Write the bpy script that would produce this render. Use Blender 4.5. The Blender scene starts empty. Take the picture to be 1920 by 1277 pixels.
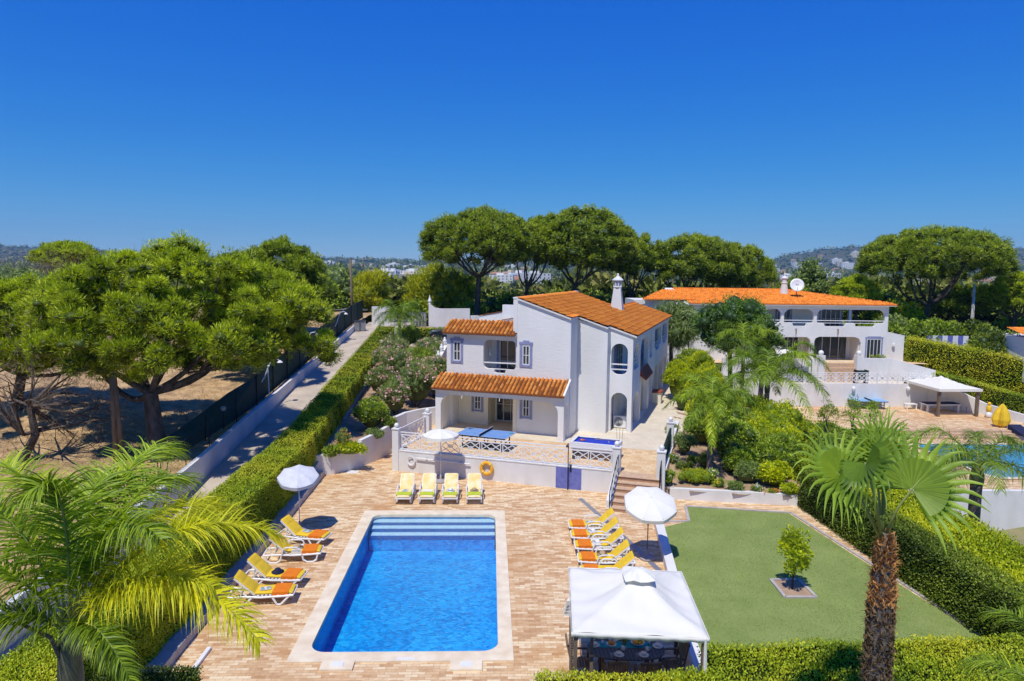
import bpy, bmesh, math, random
import numpy as np
from mathutils import Vector, Matrix
from mathutils.geometry import tessellate_polygon
R = math.radians
rnd = random.Random(7)
scene = bpy.context.scene
COL = scene.collection
# ------------------------------------------------------------------ camera and survey helpers
YAW, PIT, ROL = R(1.9), R(5.83), R(.63)
FPX, HC = 1281.0, 10.0
def _cam():
    cy, sy, cp, sp = math.cos(YAW), math.sin(YAW), math.cos(PIT), math.sin(PIT)
    f = Vector((sy*cp, cy*cp, -sp)); r = Vector((cy, -sy, 0)); u = r.cross(f)
    return r*math.cos(ROL)+u*math.sin(ROL), u*math.cos(ROL)-r*math.sin(ROL), f
CR, CU, CF = _cam()
def ray(x, y): return CF + CR*((x-960)/FPX) - CU*((y-638.5)/FPX)
def g(x, y, z=0.0):                     # survey point on the level z
    v = ray(x, y); return v*((z-HC)/v.z) + Vector((0, 0, HC))
def d(x, y, Y):                         # survey point at the distance Y
    v = ray(x, y); return v*(Y/v.y) + Vector((0, 0, HC))
cam = bpy.data.cameras.new('camera'); camo = bpy.data.objects.new('camera', cam); COL.objects.link(camo)
cam.sensor_width = 36; cam.lens = FPX/1920*36; cam.clip_start = .2; cam.clip_end = 30000
m = Matrix((CR, CU, -CF)).transposed().to_4x4(); m.translation = Vector((0, 0, HC)); camo.matrix_world = m
scene.camera = camo

# ------------------------------------------------------------------ materials
def newmat(name):
    mt = bpy.data.materials.new(name); mt.use_nodes = True
    nt = mt.node_tree; b = nt.nodes['Principled BSDF']; return mt, nt, b
def N(nt, typ, **kw):
    n = nt.nodes.new(typ)
    for k, v in kw.items():
        if k in n.inputs: n.inputs[k].default_value = v
        else: setattr(n, k, v)
    return n
def ramp(nt, fac, stops, interp='LINEAR'):
    r = nt.nodes.new('ShaderNodeValToRGB'); r.color_ramp.interpolation = interp
    e = r.color_ramp.elements
    while len(e) < len(stops): e.new(.5)
    for el, (p, c) in zip(e, stops): el.position = p; el.color = (*c, 1)
    nt.links.new(fac, r.inputs[0]); return r.outputs[0]
def pos(nt, scale=(1, 1, 1), rot=(0, 0, 0)):
    gm = nt.nodes.new('ShaderNodeNewGeometry'); mp = nt.nodes.new('ShaderNodeMapping')
    mp.inputs['Scale'].default_value = scale; mp.inputs['Rotation'].default_value = rot
    nt.links.new(gm.outputs['Position'], mp.inputs[0]); return mp.outputs[0]
def bump(nt, b, h, strength, dist=.02):
    bp = nt.nodes.new('ShaderNodeBump'); bp.inputs['Strength'].default_value = strength; bp.inputs['Distance'].default_value = dist
    nt.links.new(h, bp.inputs['Height']); nt.links.new(bp.outputs[0], b.inputs['Normal'])
def M(name, c1, c2=None, scale=3, rough=.75, bmp=0, bscale=30, spec=.3, metal=0, detail=5, stretch=(1, 1, 1), dist=.02, lo=.35, hi=.65):
    mt, nt, b = newmat(name)
    b.inputs['Roughness'].default_value = rough; b.inputs['Specular IOR Level'].default_value = spec; b.inputs['Metallic'].default_value = metal
    c2 = c2 or tuple(x*.86 for x in c1)
    n = N(nt, 'ShaderNodeTexNoise', Scale=scale, Detail=detail); nt.links.new(pos(nt, stretch), n.inputs['Vector'])
    nt.links.new(ramp(nt, n.outputs[0], [(lo, c1), (hi, c2)]), b.inputs['Base Color'])
    if bmp:
        n2 = N(nt, 'ShaderNodeTexNoise', Scale=bscale, Detail=4); nt.links.new(pos(nt, stretch), n2.inputs['Vector']); bump(nt, b, n2.outputs[0], bmp, dist)
    return mt
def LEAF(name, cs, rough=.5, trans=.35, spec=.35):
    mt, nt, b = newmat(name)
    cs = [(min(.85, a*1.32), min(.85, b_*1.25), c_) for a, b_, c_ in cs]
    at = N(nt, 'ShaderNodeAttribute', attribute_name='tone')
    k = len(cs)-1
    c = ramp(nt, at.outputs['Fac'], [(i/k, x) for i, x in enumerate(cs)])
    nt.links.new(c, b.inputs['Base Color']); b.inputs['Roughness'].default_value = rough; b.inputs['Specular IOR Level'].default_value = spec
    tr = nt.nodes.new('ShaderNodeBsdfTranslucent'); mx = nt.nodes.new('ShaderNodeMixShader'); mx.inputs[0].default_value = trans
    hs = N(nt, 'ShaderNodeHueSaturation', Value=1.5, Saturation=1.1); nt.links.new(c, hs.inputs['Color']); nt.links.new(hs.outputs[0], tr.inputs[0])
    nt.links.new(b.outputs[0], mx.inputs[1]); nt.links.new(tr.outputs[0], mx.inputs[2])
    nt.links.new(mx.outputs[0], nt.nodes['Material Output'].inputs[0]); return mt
def TONE(name, cs, rough=.8, spec=.25, bmp=.3, bscale=40, ns=6):
    mt, nt, b = newmat(name)
    at = N(nt, 'ShaderNodeAttribute', attribute_name='tone'); k = len(cs)-1
    c = ramp(nt, at.outputs['Fac'], [(i/k, x) for i, x in enumerate(cs)])
    n = N(nt, 'ShaderNodeTexNoise', Scale=ns, Detail=5); nt.links.new(pos(nt), n.inputs['Vector'])
    mx = N(nt, 'ShaderNodeMix', data_type='RGBA', blend_type='MULTIPLY'); mx.inputs[0].default_value = .8
    nt.links.new(c, mx.inputs[6]); nt.links.new(ramp(nt, n.outputs[0], [(.3, (.84, .82, .80)), (.65, (1.12, 1.12, 1.12))]), mx.inputs[7])
    nt.links.new(mx.outputs[2], b.inputs['Base Color']); b.inputs['Roughness'].default_value = rough; b.inputs['Specular IOR Level'].default_value = spec
    n2 = N(nt, 'ShaderNodeTexNoise', Scale=bscale, Detail=3); nt.links.new(pos(nt), n2.inputs['Vector']); bump(nt, b, n2.outputs[0], bmp, .02)
    return mt
def STUCCO(name, col, dirt):
    mt, nt, b = newmat(name); b.inputs['Roughness'].default_value = .9; b.inputs['Specular IOR Level'].default_value = .15
    n = N(nt, 'ShaderNodeTexNoise', Scale=.6, Detail=8); nt.links.new(pos(nt, (1, 1, .35)), n.inputs['Vector'])
    nt.links.new(ramp(nt, n.outputs[0], [(.35, col), (.75, dirt)]), b.inputs['Base Color'])
    n2 = N(nt, 'ShaderNodeTexNoise', Scale=2.6, Detail=3, Distortion=.6); nt.links.new(pos(nt, (1, 1, 3.2)), n2.inputs['Vector'])
    n3 = N(nt, 'ShaderNodeTexNoise', Scale=45, Detail=3); nt.links.new(pos(nt), n3.inputs['Vector'])
    ad = N(nt, 'ShaderNodeMath', operation='MULTIPLY_ADD'); ad.inputs[1].default_value = .12
    nt.links.new(n3.outputs[0], ad.inputs[0]); nt.links.new(n2.outputs[0], ad.inputs[2]); bump(nt, b, ad.outputs[0], .20, .05); return mt
def PAVE(name, a, b_, c_, bw, rh, mortar, rot=0, stain=(.42, .20, .09), stain_amt=.6, msize=.006):
    mt, nt, b = newmat(name); b.inputs['Roughness'].default_value = .82; b.inputs['Specular IOR Level'].default_value = .2
    p = pos(nt, (1, 1, 1), (0, 0, rot))
    br = N(nt, 'ShaderNodeTexBrick', offset=.5, squash=1.0); nt.links.new(p, br.inputs['Vector'])
    for k, v in (('Color1', (0, 0, 0, 1)), ('Color2', (1, 1, 1, 1)), ('Mortar', (.5, .5, .5, 1)), ('Scale', 1.0), ('Mortar Size', msize), ('Mortar Smooth', .3), ('Bias', 0.0), ('Brick Width', bw), ('Row Height', rh)): br.inputs[k].default_value = v
    n = N(nt, 'ShaderNodeTexNoise', Scale=1.1, Detail=7, Roughness=.65); nt.links.new(p, n.inputs['Vector'])
    n4 = N(nt, 'ShaderNodeTexNoise', Scale=9, Detail=6); nt.links.new(p, n4.inputs['Vector'])
    s = N(nt, 'ShaderNodeMath', operation='MULTIPLY_ADD'); s.inputs[1].default_value = .62
    s2 = N(nt, 'ShaderNodeMath', operation='MULTIPLY_ADD'); s2.inputs[1].default_value = .8; s2.inputs[2].default_value = -.42
    nt.links.new(n.outputs[0], s2.inputs[0]); nt.links.new(br.outputs['Color'], s.inputs[0]); nt.links.new(s2.outputs[0], s.inputs[2])
    s3 = N(nt, 'ShaderNodeMath', operation='MULTIPLY_ADD'); s3.inputs[1].default_value = .5; nt.links.new(n4.outputs[0], s3.inputs[0]); nt.links.new(s.outputs[0], s3.inputs[2])
    base = ramp(nt, s3.outputs[0], [(.15, a), (.5, b_), (.85, c_)])
    n2 = N(nt, 'ShaderNodeTexNoise', Scale=.35, Detail=9, Roughness=.7, Distortion=.4); nt.links.new(p, n2.inputs['Vector'])
    mx = N(nt, 'ShaderNodeMix', data_type='RGBA'); nt.links.new(base, mx.inputs[6]); mx.inputs[7].default_value = (*stain, 1)
    nt.links.new(ramp(nt, n2.outputs[0], [(.52, (0, 0, 0)), (.70, (stain_amt,)*3)]), mx.inputs[0])
    m2 = N(nt, 'ShaderNodeMix', data_type='RGBA'); nt.links.new(br.outputs['Fac'], m2.inputs[0]); nt.links.new(mx.outputs[2], m2.inputs[6]); m2.inputs[7].default_value = (*mortar, 1)
    nt.links.new(m2.outputs[2], b.inputs['Base Color'])
    inv = N(nt, 'ShaderNodeMath', operation='SUBTRACT'); inv.inputs[0].default_value = 1; nt.links.new(br.outputs['Fac'], inv.inputs[1]); bump(nt, b, inv.outputs[0], .5, .006); return mt

m_stucco = STUCCO('white_stucco', (.79, .78, .76), (.68, .67, .64))
m_wall = M('painted_wall', (.74, .73, .71), (.62, .60, .57), scale=1.2, rough=.9, bmp=.25, bscale=25, stretch=(1, 1, .5), lo=.4, hi=.8)
m_white = M('white_paint', (.80, .80, .80), (.74, .74, .73), scale=4, rough=.5)
m_cream = M('cream_render', (.84, .78, .62), (.80, .73, .57), scale=2, rough=.9, bmp=.2)
m_blue = M('slate_blue_paint', (.22, .24, .40), (.30, .32, .48), scale=5, rough=.8, bmp=.2)
m_bluetile = M('blue_tile', (.12, .14, .42), (.17, .19, .48), scale=6, rough=.35)
m_deck = PAVE('pool_deck_paving', (.48, .26, .12), (.68, .45, .24), (.83, .66, .42), .34, .115, (.44, .30, .18), 0, (.54, .27, .10), .95)
m_terr = PAVE('terrace_tiles', (.60, .38, .19), (.70, .48, .26), (.76, .57, .34), .33, .33, (.45, .33, .22), R(20.5), (.55, .36, .20), .5)
m_patio = PAVE('patio_tiles', (.62, .54, .41), (.68, .59, .45), (.72, .64, .50), .4, .4, (.54, .47, .37), R(20.5), (.60, .50, .37), .4)
m_step = M('step_tile', (.62, .44, .29), (.52, .34, .21), scale=6, rough=.8, bmp=.2)
m_riser = M('riser_tile', (.38, .22, .13), (.46, .28, .17), scale=9, rough=.8)
m_coping = M('coping_stone', (.84, .73, .54), (.72, .58, .40), scale=2.2, rough=.75, bmp=.25, bscale=60, detail=8)
m_conc = M('driveway_concrete', (.58, .49, .38), (.44, .37, .29), scale=.9, rough=.9, bmp=.3, bscale=20, detail=9)
m_curb = M('kerb_stone', (.50, .46, .42), (.40, .36, .33), scale=3, rough=.9, bmp=.3)
m_dirt = M('garden_soil', (.46, .32, .20), (.33, .21, .13), scale=1.5, rough=.95, bmp=.6, bscale=14, detail=9)
m_field = M('dry_grass_field', (.56, .38, .19), (.30, .19, .10), scale=1.7, rough=.95, bmp=.8, bscale=8, detail=12, lo=.38, hi=.68, dist=.08)
m_far = M('far_land', (.075, .085, .045), (.13, .11, .07), scale=.012, rough=1, bmp=0, detail=12)
m_asph = M('asphalt', (.20, .20, .21), (.15, .15, .16), scale=2, rough=.9)
m_turf = M('artificial_turf', (.285, .35, .11), (.225, .295, .085), scale=.8, rough=.95, bmp=.8, bscale=90, detail=12, spec=.1)
m_grass = M('pale_grass', (.20, .22, .08), (.30, .25, .13), scale=1.2, rough=.95, bmp=.8, bscale=30)
m_dark = M('dark_metal', (.03, .03, .035), rough=.45, metal=.6)
m_grey = M('grey_metal', (.35, .36, .38), rough=.4, metal=.5)
m_glass, _nt, _b = newmat('window_glass'); _b.inputs['Base Color'].default_value = (.035, .045, .055, 1); _b.inputs['Roughness'].default_value = .06; _b.inputs['Specular IOR Level'].default_value = .8
m_wood = M('weathered_wood', (.20, .15, .11), (.13, .095, .07), scale=8, rough=.8, bmp=.3, stretch=(1, 1, .2))
m_bark = M('pine_bark', (.13, .105, .09), (.055, .042, .035), scale=5, rough=.95, bmp=1, bscale=9, stretch=(1, 1, .35), dist=.08)
m_palmbark = M('palm_bark', (.22, .19, .16), (.10, .085, .07), scale=7, rough=.95, bmp=.8, bscale=18, stretch=(.6, .6, 3), dist=.03)
m_ppl = M('plastic_white', (.80, .80, .80), (.76, .76, .76), rough=.35, spec=.5)
m_yel = M('yellow_fabric', (.82, .56, .035), (.74, .48, .03), scale=5, rough=.9, bmp=.25, bscale=35)
m_palef = M('pale_yellow_fabric', (.86, .76, .48), (.84, .60, .20), scale=3, rough=.9, bmp=.2, bscale=35)
m_org = M('orange_towel', (.80, .22, .015), (.72, .18, .012), scale=8, rough=.95, bmp=.4, bscale=120)
m_lime = M('lime_towel', (.52, .60, .04), (.46, .54, .035), scale=8, rough=.95, bmp=.4, bscale=120)
def CANVAS(name, c1, c2):
    mt = M(name, c1, c2, scale=2, rough=.85, bmp=.15, bscale=6, dist=.05); nt = mt.node_tree; b = nt.nodes['Principled BSDF']
    tr = nt.nodes.new('ShaderNodeBsdfTranslucent'); tr.inputs[0].default_value = (*c1, 1); mx = nt.nodes.new('ShaderNodeMixShader'); mx.inputs[0].default_value = .25
    nt.links.new(b.outputs[0], mx.inputs[1]); nt.links.new(tr.outputs[0], mx.inputs[2]); nt.links.new(mx.outputs[0], nt.nodes['Material Output'].inputs[0]); return mt
m_cloth = CANVAS('white_canvas', (.93, .91, .83), (.90, .88, .80))
m_navy = M('navy_felt', (.02, .025, .07), rough=.9)
m_straw = M('straw', (.50, .38, .22), (.40, .29, .16), scale=40, rough=.9)
m_ring = M('lifebuoy_yellow', (.85, .45, .03), (.80, .40, .02), rough=.5)
m_tt = M('table_top_blue', (.17, .33, .62), (.15, .30, .58), rough=.45)
m_pband = M('pale_band', (.80, .55, .20))
m_felt = M('blue_felt', (.03, .06, .45), (.025, .05, .40), rough=.95)
m_char = M('charcoal', (.055, .06, .075), (.04, .045, .055), rough=.6)
m_aqua = M('aqua_runner', (.02, .36, .50), (.02, .32, .45), rough=.9)
m_porc = M('porcelain', (.78, .78, .78), rough=.25, spec=.6)
m_green = M('dark_green_mesh', (.018, .045, .035), (.03, .06, .045), scale=3, rough=.8)
m_red = M('dark_red_tile', (.34, .075, .04), (.26, .055, .03), scale=6, rough=.7)
m_stone = M('parasol_base_stone', (.42, .38, .38), (.30, .27, .27), scale=20, rough=.8)
m_car = M('dark_car_paint', (.012, .02, .03), rough=.15, spec=.8)
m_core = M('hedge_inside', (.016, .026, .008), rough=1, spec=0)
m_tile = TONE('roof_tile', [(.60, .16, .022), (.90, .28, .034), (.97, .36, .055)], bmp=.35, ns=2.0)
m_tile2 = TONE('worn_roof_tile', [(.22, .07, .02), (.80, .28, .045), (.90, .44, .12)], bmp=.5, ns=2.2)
# foliage
lf_pine = LEAF('pine_needles', [(.060, .090, .010), (.24, .33, .014), (.56, .64, .032)], trans=.25)
lf_pined = LEAF('dark_pine_needles', [(.045, .075, .012), (.17, .245, .018), (.40, .48, .04)], trans=.22)
lf_hedge = LEAF('hedge_leaves', [(.065, .12, .012), (.185, .28, .018), (.37, .46, .025), (.50, .50, .04)], trans=.2)
lf_dhedge = LEAF('box_hedge_leaves', [(.025, .05, .010), (.10, .15, .020), (.26, .34, .04)], trans=.2)
lf_bright = LEAF('bright_leaves', [(.13, .20, .012), (.34, .42, .016), (.60, .62, .03)], trans=.35)
lf_mid = LEAF('mid_leaves', [(.05, .085, .014), (.18, .27, .028), (.40, .50, .06)], trans=.25)
lf_grey = LEAF('grey_green_leaves', [(.07, .11, .035), (.17, .25, .065), (.34, .42, .14)], trans=.2)
lf_yel = LEAF('bamboo_leaves', [(.14, .18, .012), (.36, .40, .020), (.56, .54, .04)], trans=.35)
lf_palm = LEAF('palm_leaflets', [(.07, .13, .014), (.22, .33, .024), (.46, .55, .045)], trans=.32, rough=.45, spec=.3)
lf_palmy = LEAF('yellow_palm_leaflets', [(.13, .18, .014), (.42, .46, .022), (.74, .64, .035)], trans=.4, rough=.45, spec=.3)
lf_fan = LEAF('fan_palm_leaf', [(.035, .08, .010), (.11, .20, .018), (.25, .37, .04)], trans=.22, rough=.45, spec=.35)
lf_pink = LEAF('pink_petals', [(.70, .30, .38), (.80, .50, .55)], trans=.2)
lf_orange = LEAF('orange_petals', [(.75, .20, .04), (.80, .30, .06)], trans=.2)
lf_white = LEAF('white_petals', [(.75, .75, .75), (.85, .85, .85)], trans=.2)
lf_dark = LEAF('dark_feather_leaves', [(.02, .05, .012), (.07, .15, .02), (.18, .32, .045)], trans=.2)
lf_dead = LEAF('dead_twigs', [(.14, .10, .075), (.24, .18, .14)], trans=0)
lf_fibre = LEAF('palm_boot_fibre', [(.10, .085, .07), (.24, .15, .085), (.56, .30, .12)], trans=.05, rough=.9, spec=.1)
lf_straw = LEAF('dry_grass_blades', [(.34, .22, .10), (.55, .38, .17)], trans=.1, rough=.9, spec=.1)

# ------------------------------------------------------------------ object helpers
def tag(o, label, cat, group=None, kind=None):
    if label: o['label'] = label
    if cat: o['category'] = cat
    if group: o['group'] = group
    if kind: o['kind'] = kind
    return o
def thing(name, label, cat, loc=(0, 0, 0), rotz=0, group=None):
    o = bpy.data.objects.new(name, None); COL.objects.link(o); o.location = loc; o.rotation_euler = (0, 0, rotz); o.empty_display_size = .2
    return tag(o, label, cat, group)
def wloc(o):
    v = Vector((0, 0, 0))
    while o is not None: v = v + Vector(o.location); o = o.parent
    return v
def copytree(root, loc, rotz=0, label=None, scale=None):
    r = root.copy(); COL.objects.link(r); r.location = loc; r.rotation_euler = (0, 0, rotz)
    if label: r['label'] = label
    if scale: r.scale = (scale,)*3
    for ch in list(root.children):
        c = ch.copy(); COL.objects.link(c); c.parent = r
        for gg in ch.children:
            dd = gg.copy(); COL.objects.link(dd); dd.parent = c
    return r
def frame(ox, oy, ang):
    c, s = math.cos(ang), math.sin(ang)
    return lambda u, v, z: (ox+u*c-v*s, oy+u*s+v*c, z)
WORLD = lambda x, y, z: (x, y, z)
class MB:
    def __init__(s, T=None): s.v = []; s.f = []; s.t = []; s.T = T; s.tone = None
    def add(s, vs, fs, T=None, tone=None):
        T = T or s.T; b = len(s.v)
        s.v += [tuple(T(*p)) if T else tuple(p) for p in vs]; s.f += [tuple(b+i for i in f) for f in fs]
        if tone is not None: s.tone = True
        s.t += [tone or 0.0]*len(fs)
        return s
    def box(s, x0, y0, z0, x1, y1, z1, T=None, tone=None):
        return s.add([(x, y, z) for z in (z0, z1) for x, y in ((x0, y0), (x1, y0), (x1, y1), (x0, y1))], [(3, 2, 1, 0), (4, 5, 6, 7), (0, 1, 5, 4), (1, 2, 6, 5), (2, 3, 7, 6), (3, 0, 4, 7)], T, tone)
    def bar(s, p0, p1, w, h=None):      # square bar between two points
        h = h or w; T = s.T
        a, b = Vector(T(*p0) if T else p0), Vector(T(*p1) if T else p1)
        dr = (b-a).normalized(); sd = dr.cross(Vector((0, 0, 1)))
        if sd.length < 1e-3: sd = Vector((1, 0, 0))
        sd.normalize(); up = sd.cross(dr)
        vs = [tuple(q+sd*i*w/2+up*j*h/2) for q in (a, b) for i, j in ((-1, -1), (1, -1), (1, 1), (-1, 1))]
        return s.add(vs, [(3, 2, 1, 0), (4, 5, 6, 7), (0, 1, 5, 4), (1, 2, 6, 5), (2, 3, 7, 6), (3, 0, 4, 7)], lambda *p: p)
    def tube(s, pts, rad, n=8, cap=True):
        T = s.T; P = [Vector(T(*p) if T else p) for p in pts]; rad = rad if hasattr(rad, '__len__') else [rad]*len(P)
        vs, fs = [], []; ref = None
        for i, p in enumerate(P):
            dr = (P[min(i+1, len(P)-1)]-P[max(i-1, 0)]).normalized()
            if ref is None: ref = dr.cross(Vector((0, 0, 1))) if abs(dr.z) < .9 else dr.cross(Vector((0, 1, 0)))
            x = (ref-dr*ref.dot(dr)).normalized(); ref = x; y = dr.cross(x)
            for k in range(n):
                a = 2*math.pi*k/n; vs.append(tuple(p+(x*math.cos(a)+y*math.sin(a))*rad[i]))
        for i in range(len(P)-1):
            for k in range(n): fs.append((i*n+k, i*n+(k+1) % n, (i+1)*n+(k+1) % n, (i+1)*n+k))
        if cap: fs += [tuple(range(n-1, -1, -1)), tuple(range((len(P)-1)*n, len(P)*n))]
        return s.add(vs, fs, lambda *p: p)
    def cyl(s, p0, p1, r0, r1=None, n=12): return s.tube([p0, p1], [r0, r0 if r1 is None else r1], n)
    def lathe(s, prof, c=(0, 0, 0), n=16, T=None):
        vs = [(c[0]+r*math.cos(2*math.pi*k/n), c[1]+r*math.sin(2*math.pi*k/n), c[2]+z) for r, z in prof for k in range(n)]
        fs = [(i*n+k, i*n+(k+1) % n, (i+1)*n+(k+1) % n, (i+1)*n+k) for i in range(len(prof)-1) for k in range(n)]
        fs += [tuple(range(n-1, -1, -1)), tuple(range((len(prof)-1)*n, len(prof)*n))]
        return s.add(vs, fs, T)
    def ball(s, c, r, n=12, T=None, sz=1.0):
        return s.lathe([(max(1e-4, r*math.sin(math.pi*i/8)), -r*sz*math.cos(math.pi*i/8)) for i in range(9)], c, n, T)
    def prism(s, poly, z0, z1, T=None):
        n = len(poly); z0 = z0 if hasattr(z0, '__len__') else [z0]*n; z1 = z1 if hasattr(z1, '__len__') else [z1]*n
        vs = [(p[0], p[1], z0[i]) for i, p in enumerate(poly)]+[(p[0], p[1], z1[i]) for i, p in enumerate(poly)]
        tri = tessellate_polygon([[Vector((p[0], p[1], 0)) for p in poly]])
        fs = [tuple(t) for t in tri]+[tuple(n+i for i in t) for t in tri]+[(i, (i+1) % n, n+(i+1) % n, n+i) for i in range(n)]
        return s.add(vs, fs, T)
    def panel(s, axis, const, outer, holes=(), thick=.25, T=None):     # wall with real openings; points are (along, z)
        loops = [list(outer)]+[list(h) for h in holes]; flat = [p for l in loops for p in l]; n = len(flat)
        tri = tessellate_polygon([[Vector((p[0], p[1], 0)) for p in l] for l in loops])
        mk = (lambda p, c: (p[0], c, p[1])) if axis == 'u' else (lambda p, c: (c, p[0], p[1]))
        vs = [mk(p, const) for p in flat]+[mk(p, const+thick) for p in flat]
        fs = [tuple(t) for t in tri]+[tuple(n+i for i in t) for t in tri]; b = 0
        for l in loops:
            k = len(l); fs += [(b+i, b+(i+1) % k, n+b+(i+1) % k, n+b+i) for i in range(k)]; b += k
        return s.add(vs, fs, T)
    def build(s, name, mat, parent=None, smooth=False, local=False, mats=None, bevel=0):
        me = bpy.data.meshes.new(name); V = np.array(s.v, float)
        if not local:
            if parent is not None: off = np.array(wloc(parent))
            else: off = np.array([(V[:, 0].min()+V[:, 0].max())/2, (V[:, 1].min()+V[:, 1].max())/2, V[:, 2].min()])
            V = V-off
        me.from_pydata(V.tolist(), [], s.f)
        bm = bmesh.new(); bm.from_mesh(me); bmesh.ops.recalc_face_normals(bm, faces=bm.faces)
        if bevel: bmesh.ops.bevel(bm, geom=[e for e in bm.edges], offset=bevel, segments=2, affect='EDGES', profile=.6)
        bm.to_mesh(me); bm.free()
        if s.tone:
            a = me.attributes.new('tone', 'FLOAT', 'FACE'); a.data.foreach_set('value', s.t)
        if smooth: me.polygons.foreach_set('use_smooth', [True]*len(me.polygons))
        me.materials.append(mat)
        o = bpy.data.objects.new(name, me); COL.objects.link(o)
        if parent is not None: o.parent = parent
        elif not local: o.location = off
        return o
def struct(o): o['kind'] = 'structure'; return o

# ------------------------------------------------------------------ foliage (numpy leaf meshes)
def npmesh(name, V, Q, tone, mat, parent=None, extra=None, mat2=None, origin=None, local=False):
    V = np.asarray(V, np.float64); Q = np.asarray(Q, np.int64)
    me = bpy.data.meshes.new(name); nq = len(Q); mi = np.zeros(nq, np.int32); tone = np.asarray(tone, np.float32)
    if extra is not None:
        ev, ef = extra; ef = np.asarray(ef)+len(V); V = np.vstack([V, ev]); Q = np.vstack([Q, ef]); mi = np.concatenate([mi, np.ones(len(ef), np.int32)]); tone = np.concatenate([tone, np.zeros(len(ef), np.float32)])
    if local: off = np.zeros(3)
    elif parent is not None: off = np.array(wloc(parent))
    else: off = np.array(origin if origin is not None else [V[:, 0].mean(), V[:, 1].mean(), V[:, 2].min()])
    V = V-off
    me.vertices.add(len(V)); me.vertices.foreach_set('co', V.astype(np.float32).ravel())
    me.loops.add(Q.size); me.loops.foreach_set('vertex_index', Q.ravel().astype(np.int32))
    me.polygons.add(len(Q)); me.polygons.foreach_set('loop_start', np.arange(0, Q.size, 4, dtype=np.int32))
    me.update(calc_edges=True)
    me.materials.append(mat)
    if mat2: me.materials.append(mat2); me.polygons.foreach_set('material_index', mi)
    a = me.attributes.new('tone', 'FLOAT', 'FACE'); a.data.foreach_set('value', tone)
    o = bpy.data.objects.new(name, me); COL.objects.link(o)
    if parent is not None: o.parent = parent
    elif not local: o.location = off
    return o
def unit(a): return a/np.maximum(np.linalg.norm(a, axis=-1, keepdims=True), 1e-9)
def leafquads(C, D, L, W, rng, flat=None):
    n = len(C); L = np.broadcast_to(L, (n,))[:, None]; W = np.broadcast_to(W, (n,))[:, None]
    rv = rng.normal(size=(n, 3)) if flat is None else rng.normal(size=(n, 3))*.45+np.array(flat)
    S = unit(np.cross(D, rv)); mid = C+D*L*.45
    V = np.stack([C, mid+S*W/2, C+D*L, mid-S*W/2], 1).reshape(-1, 3)
    return V, np.arange(4*n).reshape(n, 4)
def icos(cs, rs, sq=1.0, sub=1):
    bm = bmesh.new(); bmesh.ops.create_icosphere(bm, subdivisions=sub, radius=1)
    v = np.array([x.co[:] for x in bm.verts]); f = np.array([[q.index for q in p.verts] for p in bm.faces]); bm.free()
    f = np.hstack([f, f[:, 2:3]]); V, F = [], []
    return v, f[:, :3]
def blobs(cs, rs, sq=.8):              # octahedral-ish low blobs as quads, added inside a crown to block light
    n, mth = 6, 4; base = []
    for i in range(mth+1):
        a = math.pi*i/mth
        for k in range(n): base.append((max(math.sin(a), .02)*math.cos(2*math.pi*k/n), max(math.sin(a), .02)*math.sin(2*math.pi*k/n), -math.cos(a)*sq))
    base = np.array(base); q = np.array([(i*n+k, i*n+(k+1) % n, (i+1)*n+(k+1) % n, (i+1)*n+k) for i in range(mth) for k in range(n)])
    V = (base[None]*np.asarray(rs)[:, None, None]+np.asarray(cs)[:, None, :]).reshape(-1, 3)
    Q = (q[None]+(np.arange(len(cs))*len(base))[:, None, None]).reshape(-1, 4); return V, Q
def clumpleaves(cs, rs, n_each, L, W, rng, up=.35, sq=.75, inner=.55, lo=-.35, tvar=.25, core=.6, spread=.55, tones=None):
    cs = np.asarray(cs, float); rs = np.asarray(rs, float); K = len(cs)
    idx = np.repeat(np.arange(K), n_each); n = len(idx)
    dd = unit(rng.normal(size=(n, 3))); dd[:, 2] = np.where(dd[:, 2] < lo, -dd[:, 2], dd[:, 2])
    rad = rs[idx]*(inner+(1-inner)*rng.random(n)**.5)
    C = cs[idx]+dd*rad[:, None]*np.array([1, 1, sq])
    D = unit(dd+rng.normal(size=(n, 3))*spread+np.array([0, 0, up]))
    ct = (rng.random(K) if tones is None else np.asarray(tones))
    t = np.clip(.5*ct[idx]+.28*(dd[:, 2]*.5+.5)+rng.normal(size=n)*tvar*.6+.1, 0, 1)  # tone rises towards each clump's top: shaded undersides painted into the leaf colour
    V, Q = leafquads(C, D, L*(.7+.6*rng.random(n)), W, rng)
    ex = blobs(cs, rs*core, sq) if core else None
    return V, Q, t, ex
def limb(mb, a, b, r0, r1, rng, sag=.12, seg=5, n=6):
    a, b = np.array(a, float), np.array(b, float); L = np.linalg.norm(b-a); w = rng.normal(size=3)*L*.05
    pts = []
    for i in range(seg+1):
        t = i/seg; p = a*(1-t)+b*t+w*math.sin(math.pi*t)+np.array([0, 0, -sag*L*math.sin(math.pi*t)]); pts.append(tuple(p))
    mb.tube(pts, [r0+(r1-r0)*i/seg for i in range(seg+1)], n, cap=False)
    return pts
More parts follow.
